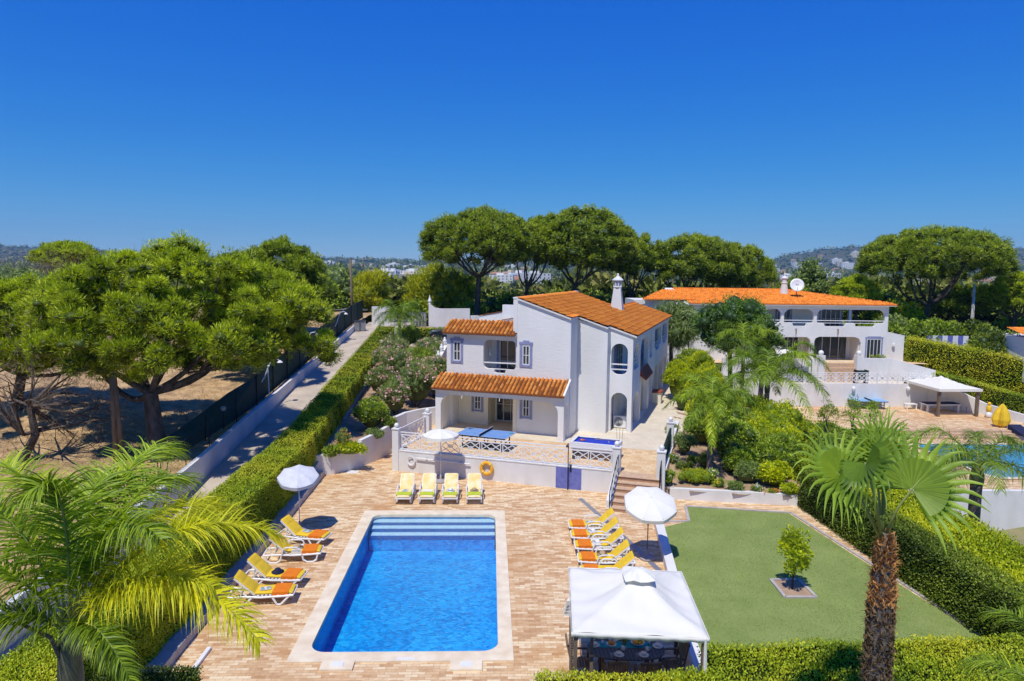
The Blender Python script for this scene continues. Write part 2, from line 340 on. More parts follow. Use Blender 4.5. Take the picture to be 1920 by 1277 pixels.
def pine(name, label, base, fork, cc, rr, K, n, L, W, tr, mat, seed, nl=7, group=None, dome=.75, cat='tree', forks=None, under=.3, crs=.16, core=.5, bare=0, rim=.25):
    """umbrella pine: base point, fork point, crown centre, crown radii"""
    rng = np.random.default_rng(seed); root = thing(name, label, cat, base, 0, group)
    K1 = int(K*(1-under)); th = rng.random(K)*2*math.pi; rho = np.sqrt(rng.random(K)); rho[:int(K1*.3)] = .78+.22*rng.random(int(K1*.3))
    lobe = 1+.10*np.sin(3*th+seed)+.07*np.sin(5*th+2*seed)
    cs = np.stack([cc[0]+rr[0]*rho*np.cos(th)*lobe, cc[1]+rr[1]*rho*np.sin(th)*lobe, cc[2]+rr[2]*np.sqrt(np.maximum(0, 1-rho**2))**dome*(.86+.18*rng.random(K))-rim*rr[2]*rho*rng.random(K)], 1)
    cs[K1:, 2] = cc[2]+rr[2]*(rng.random(K-K1)*.75-.25)*np.sqrt(np.maximum(.05, 1-rho[K1:]**2)); 
    rs = min(rr[0], rr[1])*crs*(.65+.6*rng.random(K)); tones = rng.random(K)
    # each bough carries several needle tufts
    J = 6; tc = np.repeat(cs, J, 0)+unit(rng.normal(size=(K*J, 3))+[0, 0, .35])*np.repeat(rs, J)[:, None]*np.array([.8, .8, .5])*(.35+.65*rng.random((K*J, 1))); trd = np.repeat(rs, J)*(.34+.24*rng.random(K*J)); tt_ = np.clip(np.repeat(tones, J)*.6+rng.random(K*J)*.4+np.repeat((cs[:, 2]-cc[2])/rr[2]*.25, J), 0, 1)  # tufts higher in the crown toned lighter, light painted into the colour
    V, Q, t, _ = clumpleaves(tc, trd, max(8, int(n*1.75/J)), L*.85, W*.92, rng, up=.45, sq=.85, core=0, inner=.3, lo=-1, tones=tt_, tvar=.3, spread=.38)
    cc3 = cs.copy(); ex = blobs(np.vstack([cc3, tc]), np.concatenate([rs*core, trd*core*1.1]), .55) if core else None  # dark cores added inside boughs and tufts to block light
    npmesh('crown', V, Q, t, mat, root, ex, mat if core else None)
    mb = MB(); f = np.array(fork, float); b = np.array(base, float); mid = (b+f)/2+rng.normal(size=3)*[.15, .15, 0]
    def p3(k): return tuple((1-k)**2*b+2*k*(1-k)*mid+k*k*f)
    mb.tube([p3(0)[:2]+(b[2]-.4,)]+[p3(k/6) for k in range(7)], [tr*1.5]+[tr*(1.25-.35*k/6) if k else tr*1.35 for k in range(7)], 12, cap=False)
    for i in range(nl):
        a = 2*math.pi*(i+rng.random()*.6)/nl; q = .35+.4*rng.random()
        e = np.array([cc[0]+rr[0]*q*math.cos(a), cc[1]+rr[1]*q*math.sin(a), cc[2]+rr[2]*.1])
        pts = limb(mb, f, e, tr*.5, tr*.22, rng, sag=.10, seg=6, n=7)
        dist = np.linalg.norm((cs-e)[:, :2], axis=1); near = np.argsort(dist)[:8]
        for j in rng.choice(near, 4, replace=False): limb(mb, pts[rng.integers(3, 7)], cs[j], tr*.2, tr*.05, rng, sag=.04, seg=3, n=5)
    mb.build('trunk', m_bark, root, smooth=True); return root
def tree(name, label, base, h, r, mat, seed, K=40, n=60, L=.25, W=.1, tr=.18, group=None, cat='tree', zc=.6, rz=.42, core=.6, trunkmat=None, crs=.34, up=.2):
    rng = np.random.default_rng(seed); root = thing(name, label, cat, base, 0, group); b = np.array(base, float)
    dd = unit(rng.normal(size=(K, 3))); q = .25+.6*rng.random(K)**.6
    cs = b+np.array([0, 0, h*zc])+dd*q[:, None]*np.array([r, r, h*rz]); rs = r*crs*(.7+.5*rng.random(K))
    V, Q, t, ex = clumpleaves(cs, rs, n, L, W, rng, up=up, sq=.9, lo=-1, core=core, tones=rng.random(K))
    npmesh('crown', V, Q, t, mat, root, ex if core else None, mat if core else None)
    mb = MB(); top = b+np.array([rng.normal()*.1, rng.normal()*.1, h*zc*.75])
    mb.tube([tuple(b-[0, 0, .3]), tuple((b+top)/2+rng.normal(size=3)*.05), tuple(top)], [tr*1.2, tr, tr*.7], 8, cap=False)
    for j in rng.choice(K, min(K, 7), replace=False): limb(mb, top, cs[j], tr*.5, tr*.12, rng, sag=-.05, seg=3, n=5)
    mb.build('trunk', trunkmat or m_bark, root, smooth=True); return root
def shrub(name, label, c, rad, mat, seed, n=1600, L=.09, W=.04, K=26, group=None, cat='shrub', flowers=None, nf=60, crs=.34, core=.62, up=.3, fs=.06, bottom=0.0, stems=True, tvar=.25):
    """rounded bush: c is the point on the ground under it"""
    rng = np.random.default_rng(seed); root = thing(name, label, cat, tuple(c), 0, group); c = np.array(c, float)
    rx, ry, h = rad; dd = unit(rng.normal(size=(K, 3))); dd[:, 2] = np.abs(dd[:, 2])*1.0-.25*rng.random(K)
    cs = c+np.array([0, 0, h*(.42+bottom)])+dd*np.array([rx*.72, ry*.72, h*.42])*(.7+.35*rng.random(K))[:, None]; rs = min(rx, ry)*crs*(.75+.5*rng.random(K))
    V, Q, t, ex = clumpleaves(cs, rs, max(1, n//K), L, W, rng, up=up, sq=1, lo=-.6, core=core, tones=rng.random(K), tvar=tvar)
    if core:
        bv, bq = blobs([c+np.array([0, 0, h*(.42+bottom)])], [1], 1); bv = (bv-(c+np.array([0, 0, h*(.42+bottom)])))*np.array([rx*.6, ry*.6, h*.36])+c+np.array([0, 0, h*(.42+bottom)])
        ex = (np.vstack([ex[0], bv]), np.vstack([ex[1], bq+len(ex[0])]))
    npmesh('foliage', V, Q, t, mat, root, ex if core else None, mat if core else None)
    if flowers:
        k = rng.integers(0, K, nf); d2 = unit(rng.normal(size=(nf, 3))); d2[:, 2] = np.abs(d2[:, 2])
        P = cs[k]+d2*rs[k][:, None]*1.05; P = np.repeat(P, 5, 0)+rng.normal(size=(nf*5, 3))*fs*.5
        V, Q = leafquads(P, unit(rng.normal(size=(nf*5, 3))+[0, 0, 1]), fs*1.3, fs, rng); tag(npmesh('blossom', V, Q, rng.random(nf*5), flowers, root), None, None, None, 'stuff')
    if stems:
        mb = MB()
        for i in range(4): limb(mb, c+rng.normal(size=3)*[.08, .08, 0]-[0, 0, .1], cs[rng.integers(K)], .035, .015, rng, sag=0, seg=3, n=5)
        mb.build('stems', m_bark, root, smooth=True)
    return root
def hedge(name, label, path, w, z0, z1, mat, seed, dens=330, L=.055, W=.03, group=None, ztop=None, rough=.06, near=None, tonebias=0., topbias=.25, patch=.3, cat='hedge'):
    """clipped hedge along a path of (x, y, ground z, top z); leaf density per m2"""
    rng = np.random.default_rng(seed); P = [np.array(p, float) for p in path]
    C, D, Tn = [], [], []; ev, ef = [], []
    for a, b in zip(P[:-1], P[1:]):
        L2 = np.linalg.norm((b-a)[:2]); tx = (b-a)[:2]/L2; nx = np.array([-tx[1], tx[0]])
        for side, area in (('t', L2*w), ('l', L2*((a[3]-a[2]+b[3]-b[2])/2)), ('r', L2*((a[3]-a[2]+b[3]-b[2])/2))):
            dn = dens*(near((a+b)/2) if near else 1); n = int(area*dn)
            s = rng.random(n); base = a[None]*(1-s)[:, None]+b[None]*s[:, None]; q = rng.random(n)
            if side == 't': off = (q-.5)*w; z = base[:, 3]; nn = np.tile([0, 0, 1.], (n, 1))
            else:
                sg = 1 if side == 'l' else -1; off = np.full(n, sg*w/2.); z = base[:, 2]+q*(base[:, 3]-base[:, 2]); nn = np.tile([nx[0]*sg, nx[1]*sg, 0.], (n, 1))
            p = np.stack([base[:, 0]+nx[0]*off, base[:, 1]+nx[1]*off, z], 1)
            p = p+nn*(rng.normal(size=n)*rough*.6+.05*np.sin(p[:, 0]*2.3+p[:, 1]*1.7)*np.cos(p[:, 1]*2.9+p[:, 2]*3))[:, None]-nn*.03
            C.append(p); D.append(unit(nn*.8+rng.normal(size=(n, 3))*.6+[0, 0, .25]))
            Tn.append(np.clip(.42+tonebias+(topbias if side == 't' else (.26 if side == 'r' else 0))+patch*np.sin(p[:, 0]*.9+p[:, 1]*.55+seed)*np.sin(p[:, 1]*.8-p[:, 0]*.6+p[:, 2]*1.3)+rng.normal(size=n)*.16, 0, 1))  # right side toned lighter: a sunlit face painted into the leaf colour
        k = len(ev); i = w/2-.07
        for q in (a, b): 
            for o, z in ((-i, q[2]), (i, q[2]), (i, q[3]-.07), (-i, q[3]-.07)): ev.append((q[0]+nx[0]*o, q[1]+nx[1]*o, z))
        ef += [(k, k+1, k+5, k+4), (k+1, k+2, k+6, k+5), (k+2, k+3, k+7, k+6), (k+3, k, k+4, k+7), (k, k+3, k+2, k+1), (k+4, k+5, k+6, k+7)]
    for q, dr in ((P[0], P[0]-P[1]), (P[-1], P[-1]-P[-2])):      # end faces
        t2 = unit(dr[:2]); nx = np.array([-t2[1], t2[0]]); n = int(w*(q[3]-q[2])*dens*(near(q) if near else 1)); o = (rng.random(n)-.5)*w; z = q[2]+rng.random(n)*(q[3]-q[2])
        C.append(np.stack([q[0]+nx[0]*o, q[1]+nx[1]*o, z], 1)+rng.normal(size=(n, 3))*rough*.5); D.append(unit(np.tile([t2[0], t2[1], .2], (n, 1))+rng.normal(size=(n, 3))*.6)); Tn.append(np.clip(.4+tonebias+rng.normal(size=n)*.18, 0, 1))
    C, D, Tn = np.vstack(C), np.vstack(D), np.concatenate(Tn)
    V, Q = leafquads(C, D, L*(.7+.6*rng.random(len(C))), W, rng)
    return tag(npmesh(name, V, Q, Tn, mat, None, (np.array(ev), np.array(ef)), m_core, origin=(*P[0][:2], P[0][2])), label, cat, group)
# ------------------------------------------------------------------ palms
class Fronds:
    def __init__(s, seed): s.V = []; s.Q = []; s.T = []; s.rng = np.random.default_rng(seed); s.stalk = MB()
    def frond(s, P0, P1, P2, nl=70, Lm=.55, w=.03, droop=.35, tone=.5, t0=.14, side=.85, fwd=.55, lift=.15, r0=.025, bothup=0., tips=0.):
        rng = s.rng; P0, P1, P2 = (np.array(q, float) for q in (P0, P1, P2))
        P = lambda t: (1-t)**2*P0+2*t*(1-t)*P1+t*t*P2
        s.stalk.tube([tuple(P(k/8)) for k in range(9)], [r0*(1-.85*k/8) for k in range(9)], 5, cap=False)
        for i in range(nl):
            t = t0+(1-t0)*(i+rng.random()*.8)/nl; p = P(t); T = unit(P(min(1, t+.02))-P(max(0, t-.02)))
            S = unit(np.cross(T, [0, 0, 1.])); U = np.cross(S, T)
            for sg in (-1, 1):
                L = Lm*(max(.05, math.sin(math.pi*(.12+.83*t)))**.55)*(.8+.35*rng.random())
                D = unit(S*sg*side+T*fwd*(.7+.9*t)+U*(lift+rng.normal()*.36)+rng.normal(size=3)*.10)
                q = p.copy(); dirn = D.copy(); b = len(s.V); wd = w*(.7+.5*rng.random()); tn = np.clip(tone+rng.normal()*.2, 0, 1)
                wv = unit(np.cross(dirn, U+rng.normal(size=3)*.35))
                sg4 = 4
                for k in range(sg4+1):
                    ww = wd*(1, 1.05, .85, .5, .08)[k]/2; s.V += [q+wv*ww, q-wv*ww]
                    if k < sg4:
                        q = q+dirn*L/sg4; dirn = unit(dirn+np.array([0, 0, -droop*(.5+.35*k)*(.6+.8*rng.random())]))
                        s.Q.append((b+2*k, b+2*k+1, b+2*k+3, b+2*k+2)); s.T.append(np.clip(tn+tips*k*.12, 0, 1))
    def build(s, root, mat, name='fronds'):
        npmesh(name, s.V, s.Q, s.T, mat, root); s.stalk.build('stalks', m_stalk, root, smooth=True)
m_stalk = M('palm_stalk', (.20, .27, .06), (.30, .34, .10), scale=3, rough=.5)
m_shaft = M('palm_crownshaft', (.09, .11, .05), (.16, .15, .09), scale=4, rough=.6)
def queen_palm(name, label, base, h, nf, Lf, seed, mat=None, group=None, tr=.16, extra=(), nl=70, Lm=.6, droop=.5, w=.026, arch=.55, azs=None, fall=1.0):
    rng = np.random.default_rng(seed); root = thing(name, label, 'palm', base, 0, group); b = np.array(base, float); top = b+[0, 0, h]
    mb = MB(); mb.lathe([(tr*1.4, -.3), (tr*1.3, .1), (tr, .5), (tr*.92, h*.5), (tr*.85, h-.5), (tr*.9, h-.1), (tr*.5, h+.05)], tuple(b), 14); mb.build('trunk', m_palmbark, root, smooth=True)
    mb = MB(); mb.lathe([(tr*.95, h-.15), (tr*1.05, h+.1), (tr*.8, h+.5), (tr*.3, h+.9)], tuple(b), 12); mb.build('crownshaft', m_shaft, root, smooth=True)
    F = Fronds(seed)
    for i in range(nf):
        a = 2*math.pi*i*.382+rng.random()*.4 if azs is None else azs[i]; e = (.25+.75*(i/nf)); L = Lf*(.85+.3*rng.random()); up = L*arch*(1.25-e)
        s0 = top+[0, 0, .35]; dr = np.array([math.cos(a), math.sin(a), 0])
        F.frond(s0, s0+dr*L*.38+[0, 0, up*1.3+.25], s0+dr*L*(.45+.45*e)+[0, 0, up*.9-L*.62*e*fall], nl=nl, Lm=Lm, droop=droop, w=w, tone=.08+.42*rng.random())
    for ex in extra: F.frond(*ex[0], **ex[1])
    F.build(root, mat or lf_palm); return root
class Fans:
    def __init__(s, seed): s.V = []; s.Q = []; s.T = []; s.rng = np.random.default_rng(seed); s.stalk = MB()
    def fan(s, hub, A, Nn, Rr, n=36, span=300, split=.6, cup=.25, pleat=.045, droop=.5, tone=.5, petiole=None, pr=.022, tipw=.72):
        rng = s.rng; hub = np.array(hub, float); A = unit(np.array(A, float)); Nn = np.array(Nn, float); Nn = unit(Nn-A*Nn.dot(A)); B = np.cross(Nn, A)
        if petiole is not None:
            p0 = np.array(petiole, float); md = (p0+hub)/2+np.array([0, 0, .12]); s.stalk.tube([tuple(p0), tuple(md), tuple(hub), tuple(hub+A*Rr*.25)], [pr*1.5, pr, pr*.8, pr*.3], 6)
        K = 2*n; rad = (.03, .18, .36, split)
        def pt(j, r, lf):
            a = R(-span/2+span*j/K); dr = A*math.cos(a)+B*math.sin(a)
            rr = r*Rr*lf*(1-.22*abs(j/K-.5)*2)
            z = cup*Rr*(r**1.6)*(1+.6*abs(j/K-.5)*2)+(pleat*2.4*Rr*r*(1 if j % 2 else -1))+.03*Rr*r*math.sin(j*.55)
            return hub+dr*rr+Nn*z+np.array([0, 0, -.10*Rr*r*r]), dr
        b = len(s.V)
        for r in rad:
            for j in range(K+1): s.V.append(pt(j, r, 1)[0])
        for i in range(len(rad)-1):
            for j in range(K): s.Q.append((b+i*(K+1)+j, b+i*(K+1)+j+1, b+(i+1)*(K+1)+j+1, b+(i+1)*(K+1)+j)); s.T.append(np.clip(tone+(.1 if j % 2 else -.08)+rng.normal()*.04, 0, 1))  # pleat sides alternate lighter and darker: light on the folds painted in
        for k in range(n):                       # free tips, each a folded strap that bends over
            j = 2*k+1; lf = .85+.3*rng.random(); m0, dr = pt(j, split, 1); l0 = pt(j-1, split, 1)[0]; r0 = pt(j+1, split, 1)[0]
            hw = (r0-l0)/2; dirn = unit(m0-hub); q = (l0+r0)/2; step = Rr*(1.05-split)*lf/5; c = len(s.V); dn = dirn.copy(); dp = droop*(.5+1.0*rng.random()); tt = np.clip(tone+.05+rng.normal()*.12, 0, 1)
            for i in range(6):
                wf = (1, .8, .6, .42, .25, .03)[i]*(1 if i == 0 else tipw*1.5); fold = Nn*np.linalg.norm(hw)*.5*wf*(1 if i else 0); s.V += [q-hw*wf, q+(m0-(l0+r0)/2 if i == 0 else fold), q+hw*wf]
                if i < 5: s.Q += [(c+3*i, c+3*i+1, c+3*i+4, c+3*i+3), (c+3*i+1, c+3*i+2, c+3*i+5, c+3*i+4)]; s.T += [np.clip(tt+.05*i, 0, 1), np.clip(tt-.06+.05*i, 0, 1)]  # one half of each fold toned darker, painted shade
                q = q+dn*step*(1+.15*i); dn = unit(dn+np.array([0, 0, -dp*(.15+.32*i)])+rng.normal(size=3)*.03)
# ------------------------------------------------------------------ sun, sky
SD = Vector((-.21, -.47, 1.0)).normalized()
el = math.asin(SD.z); az = math.atan2(SD.x, SD.y)
sl = bpy.data.lights.new('sun', 'SUN'); so = bpy.data.objects.new('sun', sl); COL.objects.link(so)
sl.energy = 4.0; sl.angle = R(.53); sl.color = (1, .96, .86); so.rotation_euler = SD.to_track_quat('Z', 'Y').to_euler(); so.location = (0, 0, 60)
w = bpy.data.worlds.new('World'); scene.world = w; w.use_nodes = True; nt = w.node_tree
sky = nt.nodes.new('ShaderNodeTexSky'); sky.sky_type = 'NISHITA'; sky.sun_disc = False; sky.sun_elevation = el; sky.sun_rotation = az
sky.air_density = 1.0; sky.dust_density = .0; sky.ozone_density = 6; sky.altitude = 400
hs = nt.nodes.new('ShaderNodeHueSaturation'); hs.inputs['Saturation'].default_value = 1.35; hs.inputs['Value'].default_value = 1.0
nt.links.new(sky.outputs[0], hs.inputs['Color'])
# colour grade of the whole sky (deep polarised blue), per channel k*(s*c)^p/s
sp_ = nt.nodes.new('ShaderNodeSeparateColor'); cb_ = nt.nodes.new('ShaderNodeCombineColor'); nt.links.new(hs.outputs[0], sp_.inputs[0])
for i, (k_, p_) in enumerate(((.44, 1.25), (.56, .86), (.76, .26))):
    a_ = N(nt, 'ShaderNodeMath', operation='MULTIPLY'); a_.inputs[1].default_value = .12; nt.links.new(sp_.outputs[i], a_.inputs[0])
    b_ = N(nt, 'ShaderNodeMath', operation='POWER'); b_.inputs[1].default_value = p_; nt.links.new(a_.outputs[0], b_.inputs[0])
    # the glow around the sun, out of view, is boosted to fill the shadows
    e_ = N(nt, 'ShaderNodeMath', operation='SUBTRACT', use_clamp=False); e_.inputs[1].default_value = .95; nt.links.new(a_.outputs[0], e_.inputs[0])
    f_ = N(nt, 'ShaderNodeMath', operation='MAXIMUM'); f_.inputs[1].default_value = 0; nt.links.new(e_.outputs[0], f_.inputs[0])
    h_ = N(nt, 'ShaderNodeMath', operation='MULTIPLY'); h_.inputs[1].default_value = 1.6/.12; nt.links.new(f_.outputs[0], h_.inputs[0])
    c_ = N(nt, 'ShaderNodeMath', operation='MULTIPLY'); c_.inputs[1].default_value = k_/.12; nt.links.new(b_.outputs[0], c_.inputs[0]); l_ = N(nt, 'ShaderNodeMath', operation='ADD'); nt.links.new(c_.outputs[0], l_.inputs[0]); nt.links.new(h_.outputs[0], l_.inputs[1]); nt.links.new(l_.outputs[0], cb_.inputs[i])
nt.links.new(cb_.outputs[0], nt.nodes['Background'].inputs[0]); nt.nodes['Background'].inputs[1].default_value = .12
scene.view_settings.view_transform = 'Standard'; scene.view_settings.look = 'None'; scene.view_settings.exposure = 0.06; scene.view_settings.gamma = 1
scene.cycles.max_bounces = 8; scene.cycles.transparent_max_bounces = 12; scene.cycles.diffuse_bounces = 5; scene.cycles.glossy_bounces = 2; scene.cycles.volume_bounces = 0
scene.cycles.caustics_reflective = False; scene.cycles.caustics_refractive = False; scene.cycles.use_adaptive_sampling = True; scene.cycles.adaptive_threshold = .02
scene.cycles.use_denoising = True

# ------------------------------------------------------------------ terrain
def prof(pts, dist):        # horizon profile -> (azimuth ratio, height above camera per metre)
    r = []
    for x, y in pts: v = ray(x, y); r.append((v.x/v.y, v.z/v.y))
    return r
RIDGE = prof([(-700, 470), (-200, 466), (0, 465), (40, 466), (80, 463), (110, 459), (130, 457.5), (160, 463), (200, 471), (300, 482), (420, 486), (560, 486), (600, 484), (660, 487), (700, 489), (760, 488), (800, 492), (900, 494), (1100, 496), (1300, 498), (1420, 496), (1440, 489), (1480, 482), (1530, 470), (1570, 467), (1620, 466), (1700, 468), (1800, 467), (1880, 466), (1960, 466), (2300, 470), (2800, 480)], 1)
RA, RS = [a for a, s in RIDGE], [s for a, s in RIDGE]
def base_h(x, y):
    """land height of the one big ground sheet"""
    h = np.interp(y, [-300, 40, 66, 74, 100, 170, 400, 900, 1500, 2300, 3200], [-8, -8, -7, 1.5, 2.5, -5, -13, -9, -2, 6, 20])
    h = h+np.where((np.abs(x) > 60), -2*np.clip((np.abs(x)-60)/80, 0, 1), 0)
    a = x/np.maximum(y, 1); s = np.interp(a, RA, RS)
    n = .0011*np.sin(a*61)+.0008*np.sin(a*143+1)+.0004*np.sin(a*317+2)
    D0 = 4600.; k = np.clip((y-2300)/(D0-2300), 0, 1); k = k*k*(3-2*k); fall = np.clip((y-D0)/4000, 0, 1)
    h = h*(1-k)+k*(10+(s+n)*D0*(1-.4*fall)+22*np.sin(x*.004)*np.cos(y*.005)*(k*(1-k)*4))
    return h
nx_, ny_ = 260, 300
sx = np.linspace(-1, 1, nx_); X = 9000*(np.abs(sx)**2.6)*np.sign(sx); sy = np.linspace(0, 1, ny_); Y = -200+7000*sy**2.3
GX, GY = np.meshgrid(X, Y); GZ = base_h(GX, GY)
V = np.stack([GX.ravel(), GY.ravel(), GZ.ravel()], 1); I = np.arange(nx_*ny_).reshape(ny_, nx_)
Q = np.stack([I[:-1, :-1].ravel(), I[:-1, 1:].ravel(), I[1:, 1:].ravel(), I[1:, :-1].ravel()], 1)
# far land material: scrub green with dry patches, hills bluish-brown scrub
def farmat():
    mt, nt, b = newmat('land'); b.inputs['Roughness'].default_value = 1; b.inputs['Specular IOR Level'].default_value = 0
    p = pos(nt); n = N(nt, 'ShaderNodeTexNoise', Scale=.004, Detail=12, Roughness=.7); nt.links.new(p, n.inputs['Vector'])
    n2 = N(nt, 'ShaderNodeTexNoise', Scale=.03, Detail=10, Roughness=.7); nt.links.new(p, n2.inputs['Vector'])
    s = N(nt, 'ShaderNodeMath', operation='ADD'); nt.links.new(n.outputs[0], s.inputs[0]); nt.links.new(n2.outputs[0], s.inputs[1])
    h = N(nt, 'ShaderNodeMath', operation='MULTIPLY'); h.inputs[1].default_value = .5; nt.links.new(s.outputs[0], h.inputs[0])
    nt.links.new(ramp(nt, h.outputs[0], [(.38, (.030, .045, .018)), (.48, (.070, .075, .035)), (.54, (.12, .10, .065)), (.62, (.05, .065, .03))]), b.inputs['Base Color']); return mt
gnd = struct(npmesh('ground', V, Q, np.zeros(len(Q)), farmat(), origin=(0, 0, 0)))
def grid(name, x0, x1, y0, y1, f, nx, ny, mat, noise=0):
    xs, ys = np.linspace(x0, x1, nx), np.linspace(y0, y1, ny); gx, gy = np.meshgrid(xs, ys); gz = f(gx, gy)
    V = np.stack([gx.ravel(), gy.ravel(), gz.ravel()], 1); I = np.arange(nx*ny).reshape(ny, nx)
    Q = np.stack([I[:-1, :-1].ravel(), I[:-1, 1:].ravel(), I[1:, 1:].ravel(), I[1:, :-1].ravel()], 1)
    o = npmesh(name, V, Q, np.zeros(len(Q)), mat, origin=((x0+x1)/2, y0, 0)); o.data.polygons.foreach_set('use_smooth', [True]*len(o.data.polygons)); return o
WX = -13.05                                    # outer face of the long boundary wall
drive_z = lambda y: np.interp(y, [0, 24, 26, 28.6, 39, 44, 65, 75], [-.45, -.15, 0, .27, 1.46, 2.08, 4.13, 4.4])
wtop_z = lambda y: np.interp(y, [0, 16, 29.3, 34.4, 41.5, 65.6, 75], [.55, .85, 1.45, 1.95, 2.55, 4.7, 5.2])
def field_z(x, y):
    e = np.clip((y-84)/16, 0, 1); l = np.clip((-x-75)/15, 0, 1)
    return (wtop_z(y)-.18)*(1-e)+e*4.2+np.clip((-x-14)/30, 0, 1)*.8+.10*np.sin(x*.5)*np.cos(y*.37)+.05*np.sin(x*1.9+y*1.3)-6*np.maximum(e**4, l**2)
struct(grid('dry_field', -90, WX-.02, 0, 100, field_z, 120, 120, m_field))
# driveway slab
struct(grid('driveway', WX+.1, -8.2, 5, 73.5, lambda x, y: drive_z(y)+0*x, 6, 60, m_conc))
mb = MB(); ys = list(np.linspace(5, 66, 20))
vs = []; fs = []
for y in ys:
    zt, zb = float(wtop_z(y)), float(drive_z(y))-.6
    vs += [(WX, y, zb), (WX+.22, y, zb), (WX+.22, y, zt), (WX, y, zt)]
for i in range(len(ys)-1):
    for k in range(4): fs.append((4*i+k, 4*i+(k+1) % 4, 4*i+4+(k+1) % 4, 4*i+4+k))
fs += [(0, 1, 2, 3), (4*len(ys)-4, 4*len(ys)-3, 4*len(ys)-2, 4*len(ys)-1)]
mb.add(vs, fs); tag(mb.build('boundary_wall', m_wall), 'long low white wall running beside the sloping driveway', 'wall')

# pool deck sheet with the basin opening
px0, px1, py0, py1 = -4.66, .29, 17.06, 27.16
def rrect(x0, x1, y0, y1, r, n=6):
    P = []
    for cx, cy, a0 in ((x1-r, y1-r, 0), (x0+r, y1-r, 90), (x0+r, y0+r, 180), (x1-r, y0+r, 270)):
        for k in range(n+1): a = R(a0+90*k/n); P.append((cx+r*math.cos(a), cy+r*math.sin(a)))
    return P
water_edge = rrect(px0, px1, py0, py1, .42)
def sheet(name, outer, holes, z, mat, zf=None):
    loops = [outer]+list(holes); flat = [p for l in loops for p in l]; tri = tessellate_polygon([[Vector((p[0], p[1], 0)) for p in l] for l in loops])
    mb = MB(); mb.add([(p[0], p[1], z if zf is None else zf(*p)) for p in flat], [tuple(t) for t in tri]); return mb.build(name, mat)
hole = rrect(px0-.03, px1+.03, py0-.03, py1+.03, .45)
struct(sheet('pool_deck', [(-8.25, 9), (-8.25, 36), (-4.5, 39), (14.6, 33), (14.6, 9)], [hole], 0, m_deck))
mb = MB(); n = len(water_edge); outer = [(-5.11, 16.62), (.69, 16.62), (.69, 27.66), (-5.11, 27.66)]
tri_l = [water_edge, outer[::-1]]
flat = outer+water_edge; tri = tessellate_polygon([[Vector((*p, 0)) for p in outer], [Vector((*p, 0)) for p in water_edge]])
nf = len(flat)
mb.add([(p[0], p[1], .045) for p in flat]+[(p[0], p[1], -.06 if i >= 4 else .001) for i, p in enumerate(flat)], [tuple(t) for t in tri]+[(i, (i+1) % 4, nf+(i+1) % 4, nf+i) for i in range(4)]+[(4+i, 4+(i+1) % n, nf+4+(i+1) % n, nf+4+i) for i in range(n)])
pool = thing('swimming_pool', 'blue mosaic swimming pool with cream stone coping and steps at the far end', 'pool', ((px0+px1)/2, (py0+py1)/2, 0))
mb.build('coping', m_coping, pool)
def mosaic(name, cols, sc=.16):
    mt, nt, b = newmat(name); b.inputs['Roughness'].default_value = .4
    p = pos(nt); v = N(nt, 'ShaderNodeTexVoronoi', Scale=1/sc*1.3); nt.links.new(p, v.inputs['Vector'])
    n = N(nt, 'ShaderNodeTexNoise', Scale=5.5, Detail=4, Distortion=1.2); nt.links.new(p, n.inputs['Vector'])
    n3 = N(nt, 'ShaderNodeTexNoise', Scale=.7, Detail=3); nt.links.new(p, n3.inputs['Vector'])
    s = N(nt, 'ShaderNodeMath', operation='ADD'); sp = nt.nodes.new('ShaderNodeSeparateColor'); nt.links.new(v.outputs['Color'], sp.inputs[0]); nt.links.new(sp.outputs[0], s.inputs[0]); nt.links.new(n.outputs[0], s.inputs[1])
    s2 = N(nt, 'ShaderNodeMath', operation='ADD'); nt.links.new(s.outputs[0], s2.inputs[0]); nt.links.new(n3.outputs[0], s2.inputs[1])
    h = N(nt, 'ShaderNodeMath', operation='MULTIPLY'); h.inputs[1].default_value = .333; nt.links.new(s2.outputs[0], h.inputs[0])
    nt.links.new(ramp(nt, h.outputs[0], [(.28, cols[0]), (.5, cols[1]), (.72, cols[2])]), b.inputs['Base Color']); return mt
m_mos = mosaic('pool_mosaic', ((.001, .21, .62), (.003, .37, .84), (.03, .53, .93)))  # tile blues; their strong contrast also paints in water sparkle
m_mosw = M('pool_step_tile', (.80, .86, .90), (.60, .76, .88), scale=7, rough=.5)
DP = -.95
mb = MB(); k = len(hole); mb.add([(x, y, -.001) for x, y in hole]+[(x, y, DP) for x, y in hole], [(i, (i+1) % k, k+(i+1) % k, k+i) for i in range(k)]+[tuple(range(k, 2*k))]); mb.build('basin', m_mos, pool)
mb = MB()
for i, (y, z) in enumerate(((py1-.45, -.14), (py1-.86, -.24), (py1-1.27, -.36))): mb.box(px0+.02, y, DP+.01*i, px1-.02, py1+.02-.003*i, z-.03)
mb.build('step', m_mos, pool); mb = MB()
for i, (y, z) in enumerate(((py1-.45, -.14), (py1-.86, -.24), (py1-1.27, -.36))): mb.box(px0+.021, y-.0, z-.029, px1-.021, y+.44, z)
mb.build('step_tread', m_mosw, pool)
mb = MB()
for y, z in ((py1-.45, -.14), (py1-.86, -.24), (py1-1.27, -.36)): mb.box(px0+.025, y-.004, z-.16, px1-.025, y+.06, z+.003)
mb.build('step_edge', M('step_edge_blue', (.03, .16, .50), rough=.4), pool)
wm, nt, b = newmat('pool_water'); nt.nodes.remove(b)
tr = nt.nodes.new('ShaderNodeBsdfTransparent'); tr.inputs[0].default_value = (.80, .955, 1.0, 1)
gl = nt.nodes.new('ShaderNodeBsdfGlossy'); gl.inputs['Roughness'].default_value = .03
fr = nt.nodes.new('ShaderNodeFresnel'); fr.inputs[0].default_value = 1.33; mx = nt.nodes.new('ShaderNodeMixShader')
